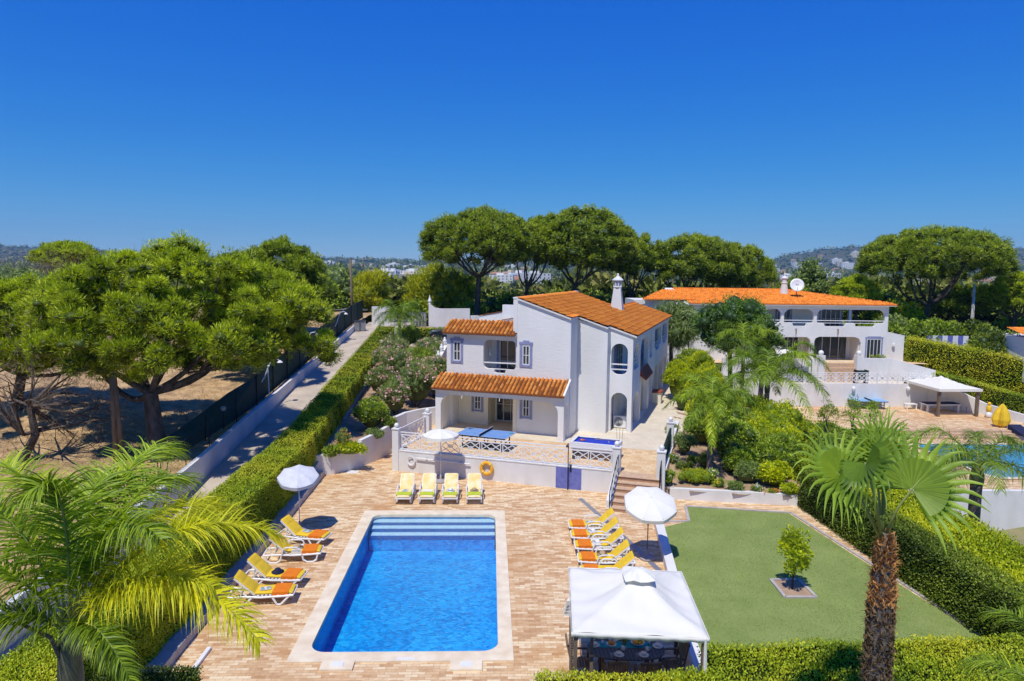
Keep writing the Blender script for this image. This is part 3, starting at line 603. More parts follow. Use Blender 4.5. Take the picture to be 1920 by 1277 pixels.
n1 = N(nt, 'ShaderNodeTexNoise', Scale=14, Detail=5, Distortion=.8); nt.links.new(pos(nt), n1.inputs['Vector'])
bp = nt.nodes.new('ShaderNodeBump'); bp.inputs['Strength'].default_value = .6; bp.inputs['Distance'].default_value = .06; nt.links.new(n1.outputs[0], bp.inputs['Height'])
nt.links.new(bp.outputs[0], gl.inputs['Normal']); nt.links.new(bp.outputs[0], fr.inputs['Normal'])
nt.links.new(fr.outputs[0], mx.inputs[0]); nt.links.new(tr.outputs[0], mx.inputs[1]); nt.links.new(gl.outputs[0], mx.inputs[2]); nt.links.new(mx.outputs[0], nt.nodes['Material Output'].inputs[0])
wg = rrect(px0-.02, px1+.02, py0-.02, py1+.02, .44)
struct(sheet('pool_water', wg, [], -.055, wm))
mb = MB(); c = g(634, 1248); mb.box(c.x-.42, c.y-.25, 0, c.x+.40, c.y+.14, .05); c2 = g(875, 1248); mb.box(c2.x-.42, c2.y-.2, 0, c2.x+.38, c2.y+.18, .05)
for q, lb in ((c, 'cream stone slab with a white skimmer lid, nearer the palm end of the pool edge'), (c2, 'cream stone slab with a white skimmer lid, under the pool depth plate')):
    t = thing('skimmer_cover', lb, 'skimmer cover', (q.x, q.y, 0), 0, 'skimmer lids along the near pool edge')
    MB().box(-.42, -.26, .0, .40, .14, .055).build('slab', m_coping, t, local=True); MB().box(-.16, -.14, .055, .14, .08, .07).lathe([(.03, .070), (.03, .074)], (0, -.03, 0), 8).build('lid', m_ppl, t, local=True)
def text(name, body, size, loc, rot, mat, parent=None, depth=.002, align='CENTER'):
    cu = bpy.data.curves.new(name, 'FONT'); cu.body = body; cu.size = size; cu.extrude = depth; cu.align_x = align; cu.align_y = 'CENTER'
    o = bpy.data.objects.new(name+'_c', cu); COL.objects.link(o); dg = bpy.context.evaluated_depsgraph_get(); me = bpy.data.meshes.new_from_object(o.evaluated_get(dg)); bpy.data.objects.remove(o)
    me.materials.clear(); me.materials.append(mat); ob = bpy.data.objects.new(name, me); COL.objects.link(ob); ob.rotation_euler = rot
    if parent is not None: ob.parent = parent; ob.location = Vector(loc)-wloc(parent)
    else: ob.location = loc
    return ob
q = g(760, 1235, .045); pl = thing('depth_plate', 'small white and blue depth plate set in the near pool coping', 'plate', (q.x, q.y, .045))
MB().box(-.22, -.05, .0015, .22, .05, .006).build('plate', m_ppl, pl, local=True); text('lettering', '1,60m', .10, (q.x, q.y, .0075), (0, 0, 0), m_bluetile, pl, .001)
q = g(661, 885); tag(MB().box(q.x-.28, q.y-.22, 0, q.x+.28, q.y+.22, .012).build('manhole_cover', m_ppl), 'white square cover in the paving before the curved wall', 'cover')
# kerb along the left hedge
tag(MB().prism([(-8.42, 9), (-7.95, 9), (-7.95, 32.6), (-8.42, 32.4)], 0, .24).build('edging_kerb', m_curb), 'grey raised kerb along the foot of the left hedge', 'kerb')
mb = MB(); a_, b2 = g(305, 1277), g(365, 1195); mb.bar((-7.3, 12.5, .04), (-7.3, 17.3, .04), .10, .08); tag(mb.build('white_edging', m_white), 'narrow white edging strip on the paving near the palm fronds', 'edging')
# drain channel
mb = MB(); mb.bar(tuple(g(1088, 935)+Vector((0, 0, .006))), tuple(g(1192, 1027)+Vector((0, 0, .006))), .20, .012); mb.bar(tuple(g(1192, 1027)+Vector((0, 0, .006))), tuple(g(1238, 1072)+Vector((0, 0, .006))), .20, .0121)
tag(mb.build('drain_channel', m_grey), 'grey drain channel crossing the paving behind the right loungers', 'drain')
# lawn of artificial turf, edging, right low wall
L1 = [g(1240, 990), g(1292, 978), g(1290, 951), g(1481, 964), g(1808, 1177)]
lawn = [(6.75, 25.75), (8.18, 26.5), (8.53, 28.15), (12.6, 27.35), (13.7, 18.0), (13.9, 11), (4.7, 11)]
struct(sheet('turf_lawn', lawn, [], .012, m_turf))
mb = MB(); E_ = [(6.95, 26.42), (8.10, 26.46), (8.48, 28.22), (12.72, 27.42), (13.82, 18.0), (13.95, 11)]
for a, b in zip(E_[:-1], E_[1:]): mb.bar((*a, .01), (*b, .01), .11, .07)
tag(mb.build('lawn_edging', m_curb), 'thin pale stone edging round the artificial lawn', 'edging')
mb = MB(); mb.prism([(6.66, 26.6), (6.98, 26.55), (5.55, 17), (4.9, 11), (4.6, 11), (5.26, 17)], 0, .30); tag(mb.build('low_wall', m_wall), 'low white wall between the paving and the lawn', 'wall')
# square planting hole with the little tree
t = thing('tree_surround', 'square white stone surround of the small lawn tree', 'surround', (9.71, 20.55, 0))
mb = MB(); q = [(9.26, 21.16), (10.19, 21.15), (10.18, 19.94), (9.21, 19.95)]
for a, b in zip(q, q[1:]+q[:1]): mb.bar((a[0], a[1], .035), (b[0], b[1], .035), .10, .07)
mb.build('kerb', m_curb, t); MB().prism([(9.3, 19.99), (10.14, 19.98), (10.15, 21.1), (9.3, 21.1)], .016, .03).build('soil', m_dirt, t)

# ------------------------------------------------------------------ terrace
TZ = 1.0; AW = R(-19.05); TW = frame(-4.74, 33.5, AW)      # terrace wall frame (along the wall, back, up)
OX, OY = 7.97, 37.43; HW = frame(OX, OY, R(-20.5))           # house frame
def tw2(u, v): return TW(u, v, 0)[:2]
def hw2(u, v): return HW(u, v, 0)[:2]
struct(sheet('terrace_floor', [tw2(0, .2), tw2(11.25, .2), tw2(11.25, -.55), tw2(13.1, -.55), tw2(13.2, 4.6), tw2(6, 5.2), tw2(-1.5, 6.4), tw2(-.6, 3.6)], [], TZ, m_terr))
struct(sheet('patio', [hw2(-10.8, -3.72), hw2(2.5, -3.36), hw2(2.9, 4), hw2(3.2, 12), hw2(3.4, 22.5), hw2(-11.5, 24)], [], TZ+.005, m_patio))
mb = MB(TW); mb.box(0, 0, -.1, 11.15, .28, TZ+.02); mb.box(-.1, -.02, TZ+.021, 11.0, .34, TZ+.07)
# cheek walls of the stairs
mb.prism([(11.0, -2.0), (11.25, -2.0), (11.25, .3), (11.0, .3)], -.1, [.35, .35, 1.25, 1.25])
mb.box(-.02, .28, -.1, .2, 3.9, TZ+.04)
tw = tag(mb.build('terrace_wall', m_wall), 'pale terrace retaining wall behind the front row of loungers', 'wall')
def post(u, v, z0, z1, label, w=.34, T=TW):
    x, y, _ = T(u, v, 0); t = thing('gate_post', label, 'post', (x, y, z0), R(-19), 'white posts with ball finials')
    MB().box(-w/2, -w/2, 0, w/2, w/2, z1-z0).box(-w/2-.03, -w/2-.03, z1-z0, w/2+.03, w/2+.03, z1-z0+.05).build('shaft', m_wall, t, local=True)
    MB().cyl((0, 0, z1-z0+.05), (0, 0, z1-z0+.08), .07).ball((0, 0, z1-z0+.19), .12).build('ball_finial', m_ppl, t, smooth=True, local=True)
post(.12, .12, -.05, 2.1, 'white post with ball finial at the corner of terrace and curved wall')
post(.15, 3.75, TZ, 2.15, 'white post with ball finial before the porch pillar', .36)
post(11.1, .1, -.05, 2.12, 'white post with ball finial left of the stairs, by the pool table', .36)
post(13.1, -.25, -.05, 2.2, 'white post with ball finial right of the stairs, beside the pot of white flowers', .36)
post(13.05, 5.6, TZ, 2.25, 'white post with ball finial at the far end of the dark green panels', .36)
mb = MB(TW); mb.panel('v', 11.02+.0, [(-1.9, -.1), (0, -.1), (0, 1.2), (-1.9, .3)], (), .22)
mb = MB(TW)
for i in range(6): mb.box(11.26, -.55-.36*i-.001*i, -.1, 13.1, -.18-.36*i+.03, TZ-.17*i)
st = thing('garden_stairs', 'six tiled steps leading from the pool deck up to the terrace', 'stairs', TW(12.2, -1.5, 0))
mb = MB(TW); mr = MB(TW)
for i in range(6):
    zt = TZ-.168*i; v1 = -.5-.36*i
    mr.box(11.27, v1, -.05, 13.08, (-.5-.36*(i-1) if i else .25), zt-.035); mb.box(11.26, v1-.025, zt-.034, 13.09, (-.5-.36*(i-1) if i else .25), zt+(.004 if i == 0 else 0))
mr.build('risers', m_riser, st); mb.build('treads', m_step, st)
for u, lb in ((11.22, 'thin dark handrail on the left side of the stairs'), (13.12, 'thin dark handrail on the right side of the stairs')):
    t = thing('handrail', lb, 'handrail', TW(u, -2.2, 0), 0, 'handrails of the stairs'); mb = MB(TW)
    v0, v1 = (-2.45, .1) if u < 12 else (-1.0, .1)
    z0 = max(.0, TZ+.168*(v0+.5)/.36)
    for k in range(8): 
        v = v0+(v1-v0)*k/7; zz = TZ+.168*min(0, (v+.5)/.36); mb.cyl((u, v, max(0, zz-.1)), (u, v, zz+.80), .012, n=6)
    mb.build('baluster', m_dark, t); mb = MB(TW); mb.tube([(u, v0-.06, .25), (u, v0-.1, max(0.1, z0)+.62), (u, v0, max(0, z0)+.84), (u, -.5, TZ+.84), (u, v1, TZ+.84)], .02, 6); mb.tube([(u, v0, max(0, z0)+.2), (u, -.5, TZ+.2), (u, v1, TZ+.2)], .014, 6); mb.build('top_rail', m_dark, t)
# lattice railings
def lattice(mb, P0, P1, z0, h, n, T=None, w=.035):
    P0, P1 = Vector(P0), Vector(P1)
    def pt(i, a, b): q = P0.lerp(P1, (i+a)/n); return (q.x, q.y, (z0[0]+(z0[1]-z0[0])*(i+a)/n if hasattr(z0, '__len__') else z0)+h*b)
    for i in range(n):
        for a, b, c, e in ((.06, .05, .94, .95), (.06, .95, .94, .05), (.06, .5, .28, .73), (.72, .27, .94, .5), (.5, .95, .72, .73), (.28, .27, .5, .05), (.06, .5, .28, .27), (.72, .73, .94, .5), (.28, .73, .5, .95), (.5, .05, .72, .27), (.37, .5, .5, .62), (.5, .62, .63, .5), (.63, .5, .5, .38), (.5, .38, .37, .5)):
            mb.bar(pt(i, a, b), pt(i, c, e), w*.7, w)
        mb.bar(pt(i, .05, 0), pt(i, .05, 1), w*1.1); mb.bar(pt(i, .95, 0), pt(i, .95, 1), w*1.1)
rl = thing('terrace_railing', 'white lattice railing along the front edge of the terrace', 'railing', TW(5.5, .15, TZ)); mb = MB(); a, b = TW(.35, .14, 0), TW(10.9, .14, 0)
lattice(mb, a[:2]+(0,), b[:2]+(0,), TZ+.13, .68, 10); mb.build('lattice_panel', m_ppl, rl)
mb = MB(TW); mb.bar((.3, .14, TZ+.96), (10.92, .14, TZ+.96), .05); mb.bar((.3, .14, TZ+.83), (10.92, .14, TZ+.83), .045); mb.bar((.3, .14, TZ+.12), (10.92, .14, TZ+.12), .04); mb.build('rail', m_ppl, rl)
rl = thing('side_railing', 'short white lattice railing rising from the corner post to the porch', 'railing', TW(.1, 2, TZ)); mb = MB(); a, b = TW(.1, .35, 0), TW(.1, 3.55, 0)
lattice(mb, a[:2]+(0,), b[:2]+(0,), TZ+.10, .80, 3); mb.build('lattice_panel', m_ppl, rl); MB(TW).bar((.1, .3, TZ+1.0), (.1, 3.6, TZ+1.0), .07).build('rail', m_ppl, rl)
# dark green screens right of the stairs
sc = thing('wind_screen', 'dark green slatted screen beside the patio, right of the stairs', 'screen', TW(13.08, 2.6, TZ)); mb = MB(TW)
for k in range(18): mb.bar((13.08, .1+k*.30, TZ+.1), (13.08, .1+k*.30, TZ+1.05), .10, .03)
mb.build('slats', m_green, sc); mb = MB(TW); mb.bar((13.08, 0, TZ+1.0), (13.08, 5.4, TZ+1.0), .05); mb.bar((13.08, 0, TZ+.15), (13.08, 5.4, TZ+.15), .05); mb.build('rail', m_green, sc)
tag(MB(TW).box(13.0, 5.8, .4, 13.22, 10.5, TZ+.35).box(13.0, -.05, .2, 13.22, 5.4, TZ+.02).build('patio_wall', m_wall), 'low white wall at the patio edge beyond the green screens', 'wall')
# blue tiled patch with the black shower pole
tag(MB(TW).box(8.32, -.022, .02, 9.52, -.002, TZ+.0).build('tiled_patch', m_bluetile), 'blue tiled panel on the terrace wall behind the shower pole', 'tile panel')
t = thing('pool_shower', 'thin dark shower pole before the blue tiled panel', 'shower', TW(8.92, -.15, 0)); MB(TW).tube([(8.92, -.15, 0), (8.92, -.15, 2.05), (8.92, -.22, 2.2), (8.92, -.32, 2.16)], .022, 7).build('pole', m_dark, t); MB(TW).cyl((8.92, -.33, 2.16), (8.92, -.36, 2.05), .05, .08).build('shower_head', m_dark, t); MB(TW).box(8.98, -.06, .85, 9.06, -.02, 1.15).build('valve', m_dark, t)
# lifebuoy on the wall
q = TW(4.95, -.10, .62); lb = thing('lifebuoy', 'yellow lifebuoy hanging on the terrace wall', 'lifebuoy', q, AW)
mb = MB(); nR, nr = 24, 10
vs = [((.27+.085*math.cos(2*math.pi*j/nr))*math.cos(2*math.pi*i/nR), .07*math.sin(2*math.pi*j/nr), (.27+.085*math.cos(2*math.pi*j/nr))*math.sin(2*math.pi*i/nR)) for i in range(nR) for j in range(nr)]
mb.add(vs, [(i*nr+j, i*nr+(j+1) % nr, ((i+1) % nR)*nr+(j+1) % nr, ((i+1) % nR)*nr+j) for i in range(nR) for j in range(nr)]); mb.build('ring', m_ring, lb, smooth=True, local=True)
mb = MB()
for a in (45, 135, 225, 315):
    a = R(a); c_, s_ = math.cos(a), math.sin(a); MB().cyl((.27*c_-.03*s_, 0, .27*s_+.03*c_), (.27*c_+.03*s_, 0, .27*s_-.03*c_), .092, n=12).build('band', m_pband, lb, smooth=True, local=True)
MB().tube([(-.12, 0, .34), (0, .03, .50), (.12, 0, .34)], .012, 6).build('rope', m_ppl, lb, local=True)
# closed parasol / pool brush stored along the wall
t = thing('cleaning_pole', 'white telescopic pool pole hung on the terrace wall', 'pole', TW(2.6, -.12, .7)); MB(TW).tube([(1.25, -.10, .78), (4.1, -.10, .74)], .035, 8).build('pole', m_ppl, t); MB(TW).box(1.8, -.1, .70, 1.85, 0, .82).build('hook', m_grey, t); MB(TW).box(3.6, -.1, .68, 3.65, 0, .80).build('hook', m_grey, t)
t = thing('coiled_hose', 'white coiled hose hanging at the left end of the terrace wall', 'hose', TW(1.0, -.1, .6)); mb = MB(TW)
for r_ in (.16, .19, .22): mb.tube([(1.0+r_*math.cos(a/10*2*math.pi), -.08-.02*(r_ > .18), .62+r_*1.15*math.sin(a/10*2*math.pi)) for a in range(11)], .018, 6)
mb.build('coil', m_ppl, t)
# ------------------------------------------------------------------ building helpers
def arch(a0, a1, z0, z1, r=None, n=8):          # opening with rounded top
    r = min(r if r else (a1-a0)/2, (a1-a0)/2, z1-z0); P = [(a0, z0), (a1, z0)]
    for k in range(n+1): t = math.pi/2*k/n; P.append((a1-r+r*math.cos(t), z1-r+r*math.sin(t)))
    for k in range(n+1): t = math.pi/2+math.pi/2*k/n; P.append((a0+r+r*math.cos(t), z1-r+r*math.sin(t)))
    return P
def pill(a0, a1, z0, z1, r=None, rb=None, n=6):
    r = min(r or 9, (a1-a0)/2, (z1-z0)/2); rb = r if rb is None else rb; P = []
    for cx, cy, rr, t0 in ((a0+rb, z0+rb, rb, 180), (a1-rb, z0+rb, rb, 270), (a1-r, z1-r, r, 0), (a0+r, z1-r, r, 90)):
        for k in range(n+1): t = R(t0+90*k/n); P.append((cx+rr*math.cos(t), cy+rr*math.sin(t)))
    return P
def notch(a0, a1, z0, z1, notches, r=.35, dz=.22):   # balcony opening: rounded, stepped down at the notches
    P = []; rb = .25
    for k in range(5): t = R(180+90*k/4); P.append((a0+rb+rb*math.cos(t), z0+rb+rb*math.sin(t)))
    for n0, n1 in notches: P += [(n0, z0), (n0+.06, z0-dz*.2), (n0+.10, z0-dz*.8), (n0+.18, z0-dz), (n1-.18, z0-dz), (n1-.10, z0-dz*.8), (n1-.06, z0-dz*.2), (n1, z0)]
    for k in range(5): t = R(270+90*k/4); P.append((a1-rb+rb*math.cos(t), z0+rb+rb*math.sin(t)))
    for k in range(6): t = R(90*k/5); P.append((a1-r+r*math.cos(t), z1-r+r*math.sin(t)))
    for k in range(6): t = R(90+90*k/5); P.append((a0+r+r*math.cos(t), z1-r+r*math.sin(t)))
    return P
def tiles(name, P, e, s, Le, Ls, mat, parent, period=.21, row=.38, amp=.045, seed=1, clip=None, cap=0.05, step=.035):
    """barrel-tile roof: eave corner P, unit vectors along the eave and up the slope"""
    rng = np.random.default_rng(seed); P, e, s = (np.array(q, float) for q in (P, e, s)); nrm = unit(np.cross(e, s)); nrm = nrm if nrm[2] > 0 else -nrm
    nc = int(round(Le/period)); per = Le/nc; nrw = int(round(Ls/row)); rw = Ls/nrw; fx = (0, .10, .22, .36, .50, .58, .66, .92); fz = (0, .62, .93, 1., .62, 0, -.22, -.22); S = 8
    xs = np.array([(c+k)*per for c in range(nc) for k in fx]+[nc*per]); prof_ = amp*np.array(list(fz)*nc+[0.])
    V = []; 
    for j in range(nrw):
        for q, off in ((0, step), (1, 0.)):
            jit = np.repeat(rng.normal(size=nc)*.004, S); jit = np.append(jit, 0)
            V.append(P+e*xs[:, None]+s*(j+q)*rw+nrm*(prof_+off+jit+cap)[:, None])
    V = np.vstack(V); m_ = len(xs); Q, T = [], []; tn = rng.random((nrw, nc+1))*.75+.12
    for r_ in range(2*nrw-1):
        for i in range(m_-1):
            Q.append((r_*m_+i, r_*m_+i+1, (r_+1)*m_+i+1, (r_+1)*m_+i)); T.append(0.0 if i % S >= 5 else tn[min(nrw-1, (r_+1)//2)][min(nc, i//S)])  # channels take the darkest tone: valley dirt plus shade painted between cover tiles
    # closed eave front
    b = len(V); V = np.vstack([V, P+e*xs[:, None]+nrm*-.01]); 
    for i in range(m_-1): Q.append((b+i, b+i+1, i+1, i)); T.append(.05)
    V2, Q2, T2 = V, np.array(Q), np.array(T)
    if clip is not None: keep = clip(V[Q2].mean(1)); Q2 = Q2[keep]; T2 = T2[keep]
    o = npmesh(name, V2, Q2, T2, mat, parent); return o
m_frame = M('window_frame_white', (.78, .78, .78), rough=.5)
m_curt = M('curtain', (.50, .47, .42), (.40, .38, .34), scale=5, stretch=(6, 6, .2), rough=.95)
def window(T, axis, c, a0, a1, z0, z1, out, parent, cols=2, rows=2, surround=None, name='window', reveal=.0, curtain=False, fw=.05, sf=.04):
    """glazed window or sliding door lying in the plane axis=c; out is the sign of the outward side"""
    mk = (lambda a, o, z: (a, c+out*o, z)) if axis == 'u' else (lambda a, o, z: (c+out*o, a, z))
    def bx(mb, a, b, zz0, zz1, o0, o1): p, q = mk(a, o0, zz0), mk(b, o1, zz1); mb.box(min(p[0], q[0]), min(p[1], q[1]), zz0, max(p[0], q[0]), max(p[1], q[1]), zz1)
    mb = MB(T); bx(mb, a0, a1, z0, z0+fw, -.02, .05); bx(mb, a0, a1, z1-fw, z1, -.02, .05); bx(mb, a0, a0+fw, z0+fw, z1-fw, -.02, .05); bx(mb, a1-fw, a1, z0+fw, z1-fw, -.02, .05)
    for i in range(1, cols): x = a0+(a1-a0)*i/cols; bx(mb, x-fw*.45, x+fw*.45, z0+fw, z1-fw, -.015, .045)
    for j in range(1, rows): z = z0+(z1-z0)*j/rows; bx(mb, a0+fw, a1-fw, z-fw*.3, z+fw*.3, -.01, .04)
    f = mb.build(name, m_frame, parent)
    mb = MB(T); bx(mb, a0+fw*.5, a1-fw*.5, z0+fw*.5, z1-fw*.5, -.012, .006); off = wloc(f); p = mb.build('pane', m_glass); p.parent = f; p.location = Vector(p.location)-off
    if surround is not None:
        mb = MB(T); sw = .16; bx(mb, a0-sw, a0-.012, z0-.14, z1+.06, sf-.03, sf+.03); bx(mb, a1+.012, a1+sw, z0-.14, z1+.06, sf-.03, sf+.03); bx(mb, a0-sw-.03, a1+sw+.03, z1+.061, z1+.2, sf-.03, sf+.04); bx(mb, a0+.03, a1-.03, z1+.201, z1+.28, sf-.03, sf+.036)
        bx(mb, a0-.010, a1+.010, z0-.10, z0-.003, sf-.03, sf+.05)
        mb.build('window_surround', surround, parent)
    return f

# ------------------------------------------------------------------ the villa
villa = thing('villa', 'two storey white stucco villa with orange tiled roofs standing behind the pool terrace', 'house', HW(-5, 5, TZ))
rz = lambda u: 6.50-.33*u            # underside line of the main roof
# front walls
# upper left wall: window and balcony opening; tall gable wall; chimney wall; arched front of the veranda
mb = MB(HW)
mb.panel('u', -2.18, [(-10.3, 3.2), (-6.04, 3.2), (-6.04, 6.55), (-10.3, 6.55)], [[(-9.88, 4.86), (-9.44, 4.86), (-9.44, 5.95), (-9.88, 5.95)], notch(-8.05, -6.12, 4.50, 6.14, [(-7.5, -6.66)], .30, .22)], .26)
mb.panel('u', -2.24, [(-6.038, TZ), (-3.0, TZ), (-3.0, rz(-3.0)-.02), (-6.038, rz(-6.04)-.02)], [[(-5.72, 4.84), (-5.31, 4.84), (-5.31, 5.92), (-5.72, 5.92)], [(-5.68, 1.95), (-5.28, 1.95), (-5.28, 2.95), (-5.68, 2.95)]], .30)
mb.panel('v', -3.26, [(-1.935, TZ), (-.41, TZ), (-.41, rz(-3.2)-.05), (-1.935, rz(-3.2)-.05)], (), .255)
mb.panel('u', -.65, [(-3.26, TZ), (-1.31, TZ), (-1.31, rz(-1.31)-.02), (-3.26, rz(-3.0)-.08)], (), .24)
mb.panel('v', -1.56, [(-.409, TZ), (1.4, TZ), (1.4, rz(-1.5)-.1), (-.409, rz(-1.5)-.1)], [arch(.42, 1.2, TZ+.02, 3.15, .3)], .248)
mb.panel('u', 0, [(-1.31, TZ), (0, TZ), (0, rz(0)-.03), (-1.31, rz(-1.31)-.06)], [pill(-1.21, -.28, 4.26, 6.02, .46, .40), arch(-1.16, -.25, TZ+.01, 3.24, .44)], .28)
# long side wall with its arches
mb.panel('v', -.28, [(.28, TZ), (18.8, TZ), (18.8, 6.40), (.28, 6.40)],
   [pill(.45, 2.5, 4.45, 5.9, .7, .3), arch(3.05, 6.55, 3.75, 5.95, .85), pill(7.2, 8.8, 4.35, 5.88, .65, .3), notch(9.9, 13.8, 4.72, 6.05, [(10.5, 13.0)], .3, .2), notch(14.6, 17.9, 4.72, 6.05, [(15.2, 17.2)], .3, .2),
    arch(.5, 3.05, TZ+.01, 3.0, .9), arch(3.6, 6.6, TZ+.01, 3.35, 1.1), arch(7.5, 9.1, TZ+.01, 3.2, .6), arch(10.3, 12.2, TZ+.01, 3.4, .8), arch(12.9, 15.3, TZ+.01, 3.45, .9), arch(16.0, 18.0, TZ+.01, 3.4, .8)], .28)
# body walls: left side, back, left roof parapets
mb.panel('v', -10.3, [(-1.915, TZ), (10.5, TZ), (10.5, 6.5), (-1.915, 6.5)], (), .25)
mb.panel('u', 10.5, [(-10.3, TZ), (-2.0, TZ), (-2.0, 7.1), (-6.0, 8.4), (-6.05, 6.6), (-10.3, 6.5)], (), .25)
mb.panel('u', 18.55, [(-2.6, TZ), (-.285, TZ), (-.285, 6.5), (-2.6, 7.2)], (), .25)
mb.panel('v', -2.6, [(10.76, TZ), (18.54, TZ), (18.54, 7.1), (10.76, 7.1)], (), .2)
# inner wall of the side veranda
mb.panel('v', -1.55, [(1.41, TZ), (18.5, TZ), (18.5, 6.45), (1.41, 6.45)], (), .2)
mb.build('outer_walls', m_stucco, villa)
# gable parapet along the ridge, left low roofs' parapets
mb = MB(HW); mb.box(-6.28, -2.235, 6.6, -6.045, 12.4, 8.48); mb.box(-6.30, -2.26, 8.481, -6.03, 12.45, 8.56)
mb.prism([(-10.1, 2.4), (-8.55, 2.4), (-8.55, 2.65), (-10.1, 2.65)], 6.3, [7.12, 7.42, 7.42, 7.12]); mb.box(-8.549, 2.38, 6.3, -6.29, 2.67, 7.88)
mb.prism([(-9.9, 1.0), (-6.3, 1.0), (-6.3, 1.2), (-9.9, 1.2)], 6.3, [6.62, 7.35, 7.35, 6.62])
mb.build('parapet', m_stucco, villa)
mb = MB(HW); mb.prism([(-9.98, .94), (-6.3, .94), (-6.3, 1.26), (-9.98, 1.26)], [6.625, 7.355, 7.355, 6.625], [6.68, 7.41, 7.41, 6.68]); mb.prism([(-10.16, 2.36), (-8.6, 2.36), (-8.6, 2.7), (-10.16, 2.7)], [7.125, 7.425, 7.425, 7.125], [7.18, 7.48, 7.48, 7.18]); mb.build('parapet_tiles', m_tile2, villa)
# flat roof, ceilings and floors
mb = MB(HW); mb.box(-10.05, .7, 6.2, -6.3, 10.4, 6.3); mb.box(-10.04, -1.91, 3.35, -8.3, 1.2, 3.5); mb.box(-8.29, -1.90, 3.36, -6.06, 1.2, 3.51); mb.box(-1.30, .29, 3.5, -.29, 18.5, 3.8); mb.box(-3.0, 1.5, 3.52, -1.56, 18, 3.8); mb.build('floor_slab', m_wall, villa)
# porch
mb = MB(HW)
mb.panel('u', -3.36, [(-10.46, TZ), (-3.04, TZ), (-3.04, 3.42), (-10.46, 3.42)], [arch(-10.14, -3.36, TZ+.001, 3.10, .62)], .28)
mb.panel('v', -10.46, [(-3.078, TZ), (-1.0, TZ), (-1.0, 3.35), (-2.18, 3.9), (-3.078, 3.42)], (), .24)
mb.panel('v', -3.27, [(-3.079, TZ), (-2.242, TZ), (-2.242, 3.92), (-3.079, 3.42)], [arch(-2.98, -2.45, TZ+.01, 3.0, .26)], .23)
mb.build('porch_front', m_stucco, villa)
mb = MB(HW)
mb.panel('u', -1.0, [(-10.21, TZ), (-8.2, TZ), (-8.2, 3.34), (-10.21, 3.34)], [[(-9.06, 1.86), (-8.64, 1.86), (-8.64, 2.80), (-9.06, 2.80)]], .2)
mb.panel('v', -8.4, [(-.79, TZ), (.2, TZ), (.2, 3.34), (-.79, 3.34)], (), .2)
mb.panel('u', .2, [(-8.4, TZ), (-6.0, TZ), (-6.0, 3.34), (-8.4, 3.34)], [[(-8.12, TZ+.02), (-6.25, TZ+.02), (-6.25, 3.1), (-8.12, 3.1)]], .2)
mb.panel('v', -6.25, [(-2.24, TZ), (.195, TZ), (.195, 3.34), (-2.24, 3.34)], (), .2)
mb.build('porch_back_wall', m_cream, villa)
mb = MB(HW); mb.box(-10.2, -3.07, 3.25, -3.28, -2.25, 3.33); mb.box(-10.2, -2.24, 3.26, -6.27, .19, 3.34); mb.build('porch_ceiling', m_cream, villa)
window(HW, 'u', -.96, -9.06, -8.64, 1.86, 2.80, -1, villa, 2, 2, m_blue, fw=.052)
window(HW, 'u', -2.20, -5.68, -5.28, 1.95, 2.95, -1, villa, 2, 2, m_blue, fw=.052)
window(HW, 'u', .24, -8.12, -6.25, TZ+.03, 3.08, -1, villa, 4, 2, None, 'sliding_door')
window(HW, 'u', -2.14, -9.88, -9.44, 4.86, 5.95, -1, villa, 2, 2, m_blue, fw=.052)
window(HW, 'u', -2.20, -5.72, -5.31, 4.84, 5.92, -1, villa, 2, 2, m_blue, fw=.052)
# balcony room behind the upper opening
mb = MB(HW); mb.box(-8.35, -1.92, 3.52, -8.15, -.5, 6.3); mb.box(-8.15, -.7, 3.52, -7.62, -.5, 6.3); mb.box(-8.15, -.7, 6.0, -6.06, -.5, 6.31); mb.box(-8.2, -1.91, 6.32, -6.05, -.4, 6.42); mb.box(-6.15, -1.91, 3.52, -6.06, -.5, 6.3); mb.build('balcony_wall', m_wall, villa)
window(HW, 'u', -.62, -7.62, -6.16, 3.55, 6.0, -1, villa, 3, 2, None, 'sliding_door')
mb = MB(HW); mb.box(-7.76, -.78, 3.55, -7.63, -.705, 6.0); mb.build('shutter', m_blue, villa)
mb = MB(HW); mb.bar((-8.04, -2.06, 4.84), (-6.12, -2.06, 4.86), .07); mb.bar((-7.45, -2.06, 4.50), (-6.68, -2.06, 4.50), .05); mb.build('balcony_rail', m_ppl, villa)
mb = MB(HW); mb.lathe([(.06, -.2), (.10, -.05), (.06, .15), (.02, .2)], (-8.05, -1.15, 5.3), 8, HW); mb.T = None; mb.build('wall_lamp', m_frame, villa)
# side veranda rails, doors and lamp
mb = MB(HW)
mb.bar((-1.2, .12, 4.84), (-.3, .12, 4.84), .07); mb.bar((-1.2, .12, 4.55), (-.3, .12, 4.55), .06)
mb.build('balcony_rail', m_ppl, villa)
mb = MB(HW)
for a, b in ((.46, 2.48), (7.2, 8.8), (9.9, 13.8), (14.6, 17.9)): mb.bar((-.14, a, 5.0), (-.14, b, 5.0), .05); mb.bar((-.14, a, 4.8), (-.14, b, 4.8), .05)
mb.build('veranda_rail', m_frame, villa)
window(HW, 'v', -1.33, .55, 1.30, 3.85, 6.0, 1, villa, 2, 1, None, 'french_door'); window(HW, 'v', -1.32, .45, 1.15, TZ+.02, 3.1, 1, villa, 2, 1, None, 'french_door')
window(HW, 'v', -1.33, 2.2, 4.4, 3.85, 6.0, 1, villa, 3, 2, None, 'french_door'); window(HW, 'v', -1.33, 10.5, 12.7, TZ+.02, 3.2, 1, villa, 3, 2, None, 'french_door'); window(HW, 'v', -1.33, 10.5, 12.7, 3.85, 6.0, 1, villa, 3, 2, None, 'french_door')
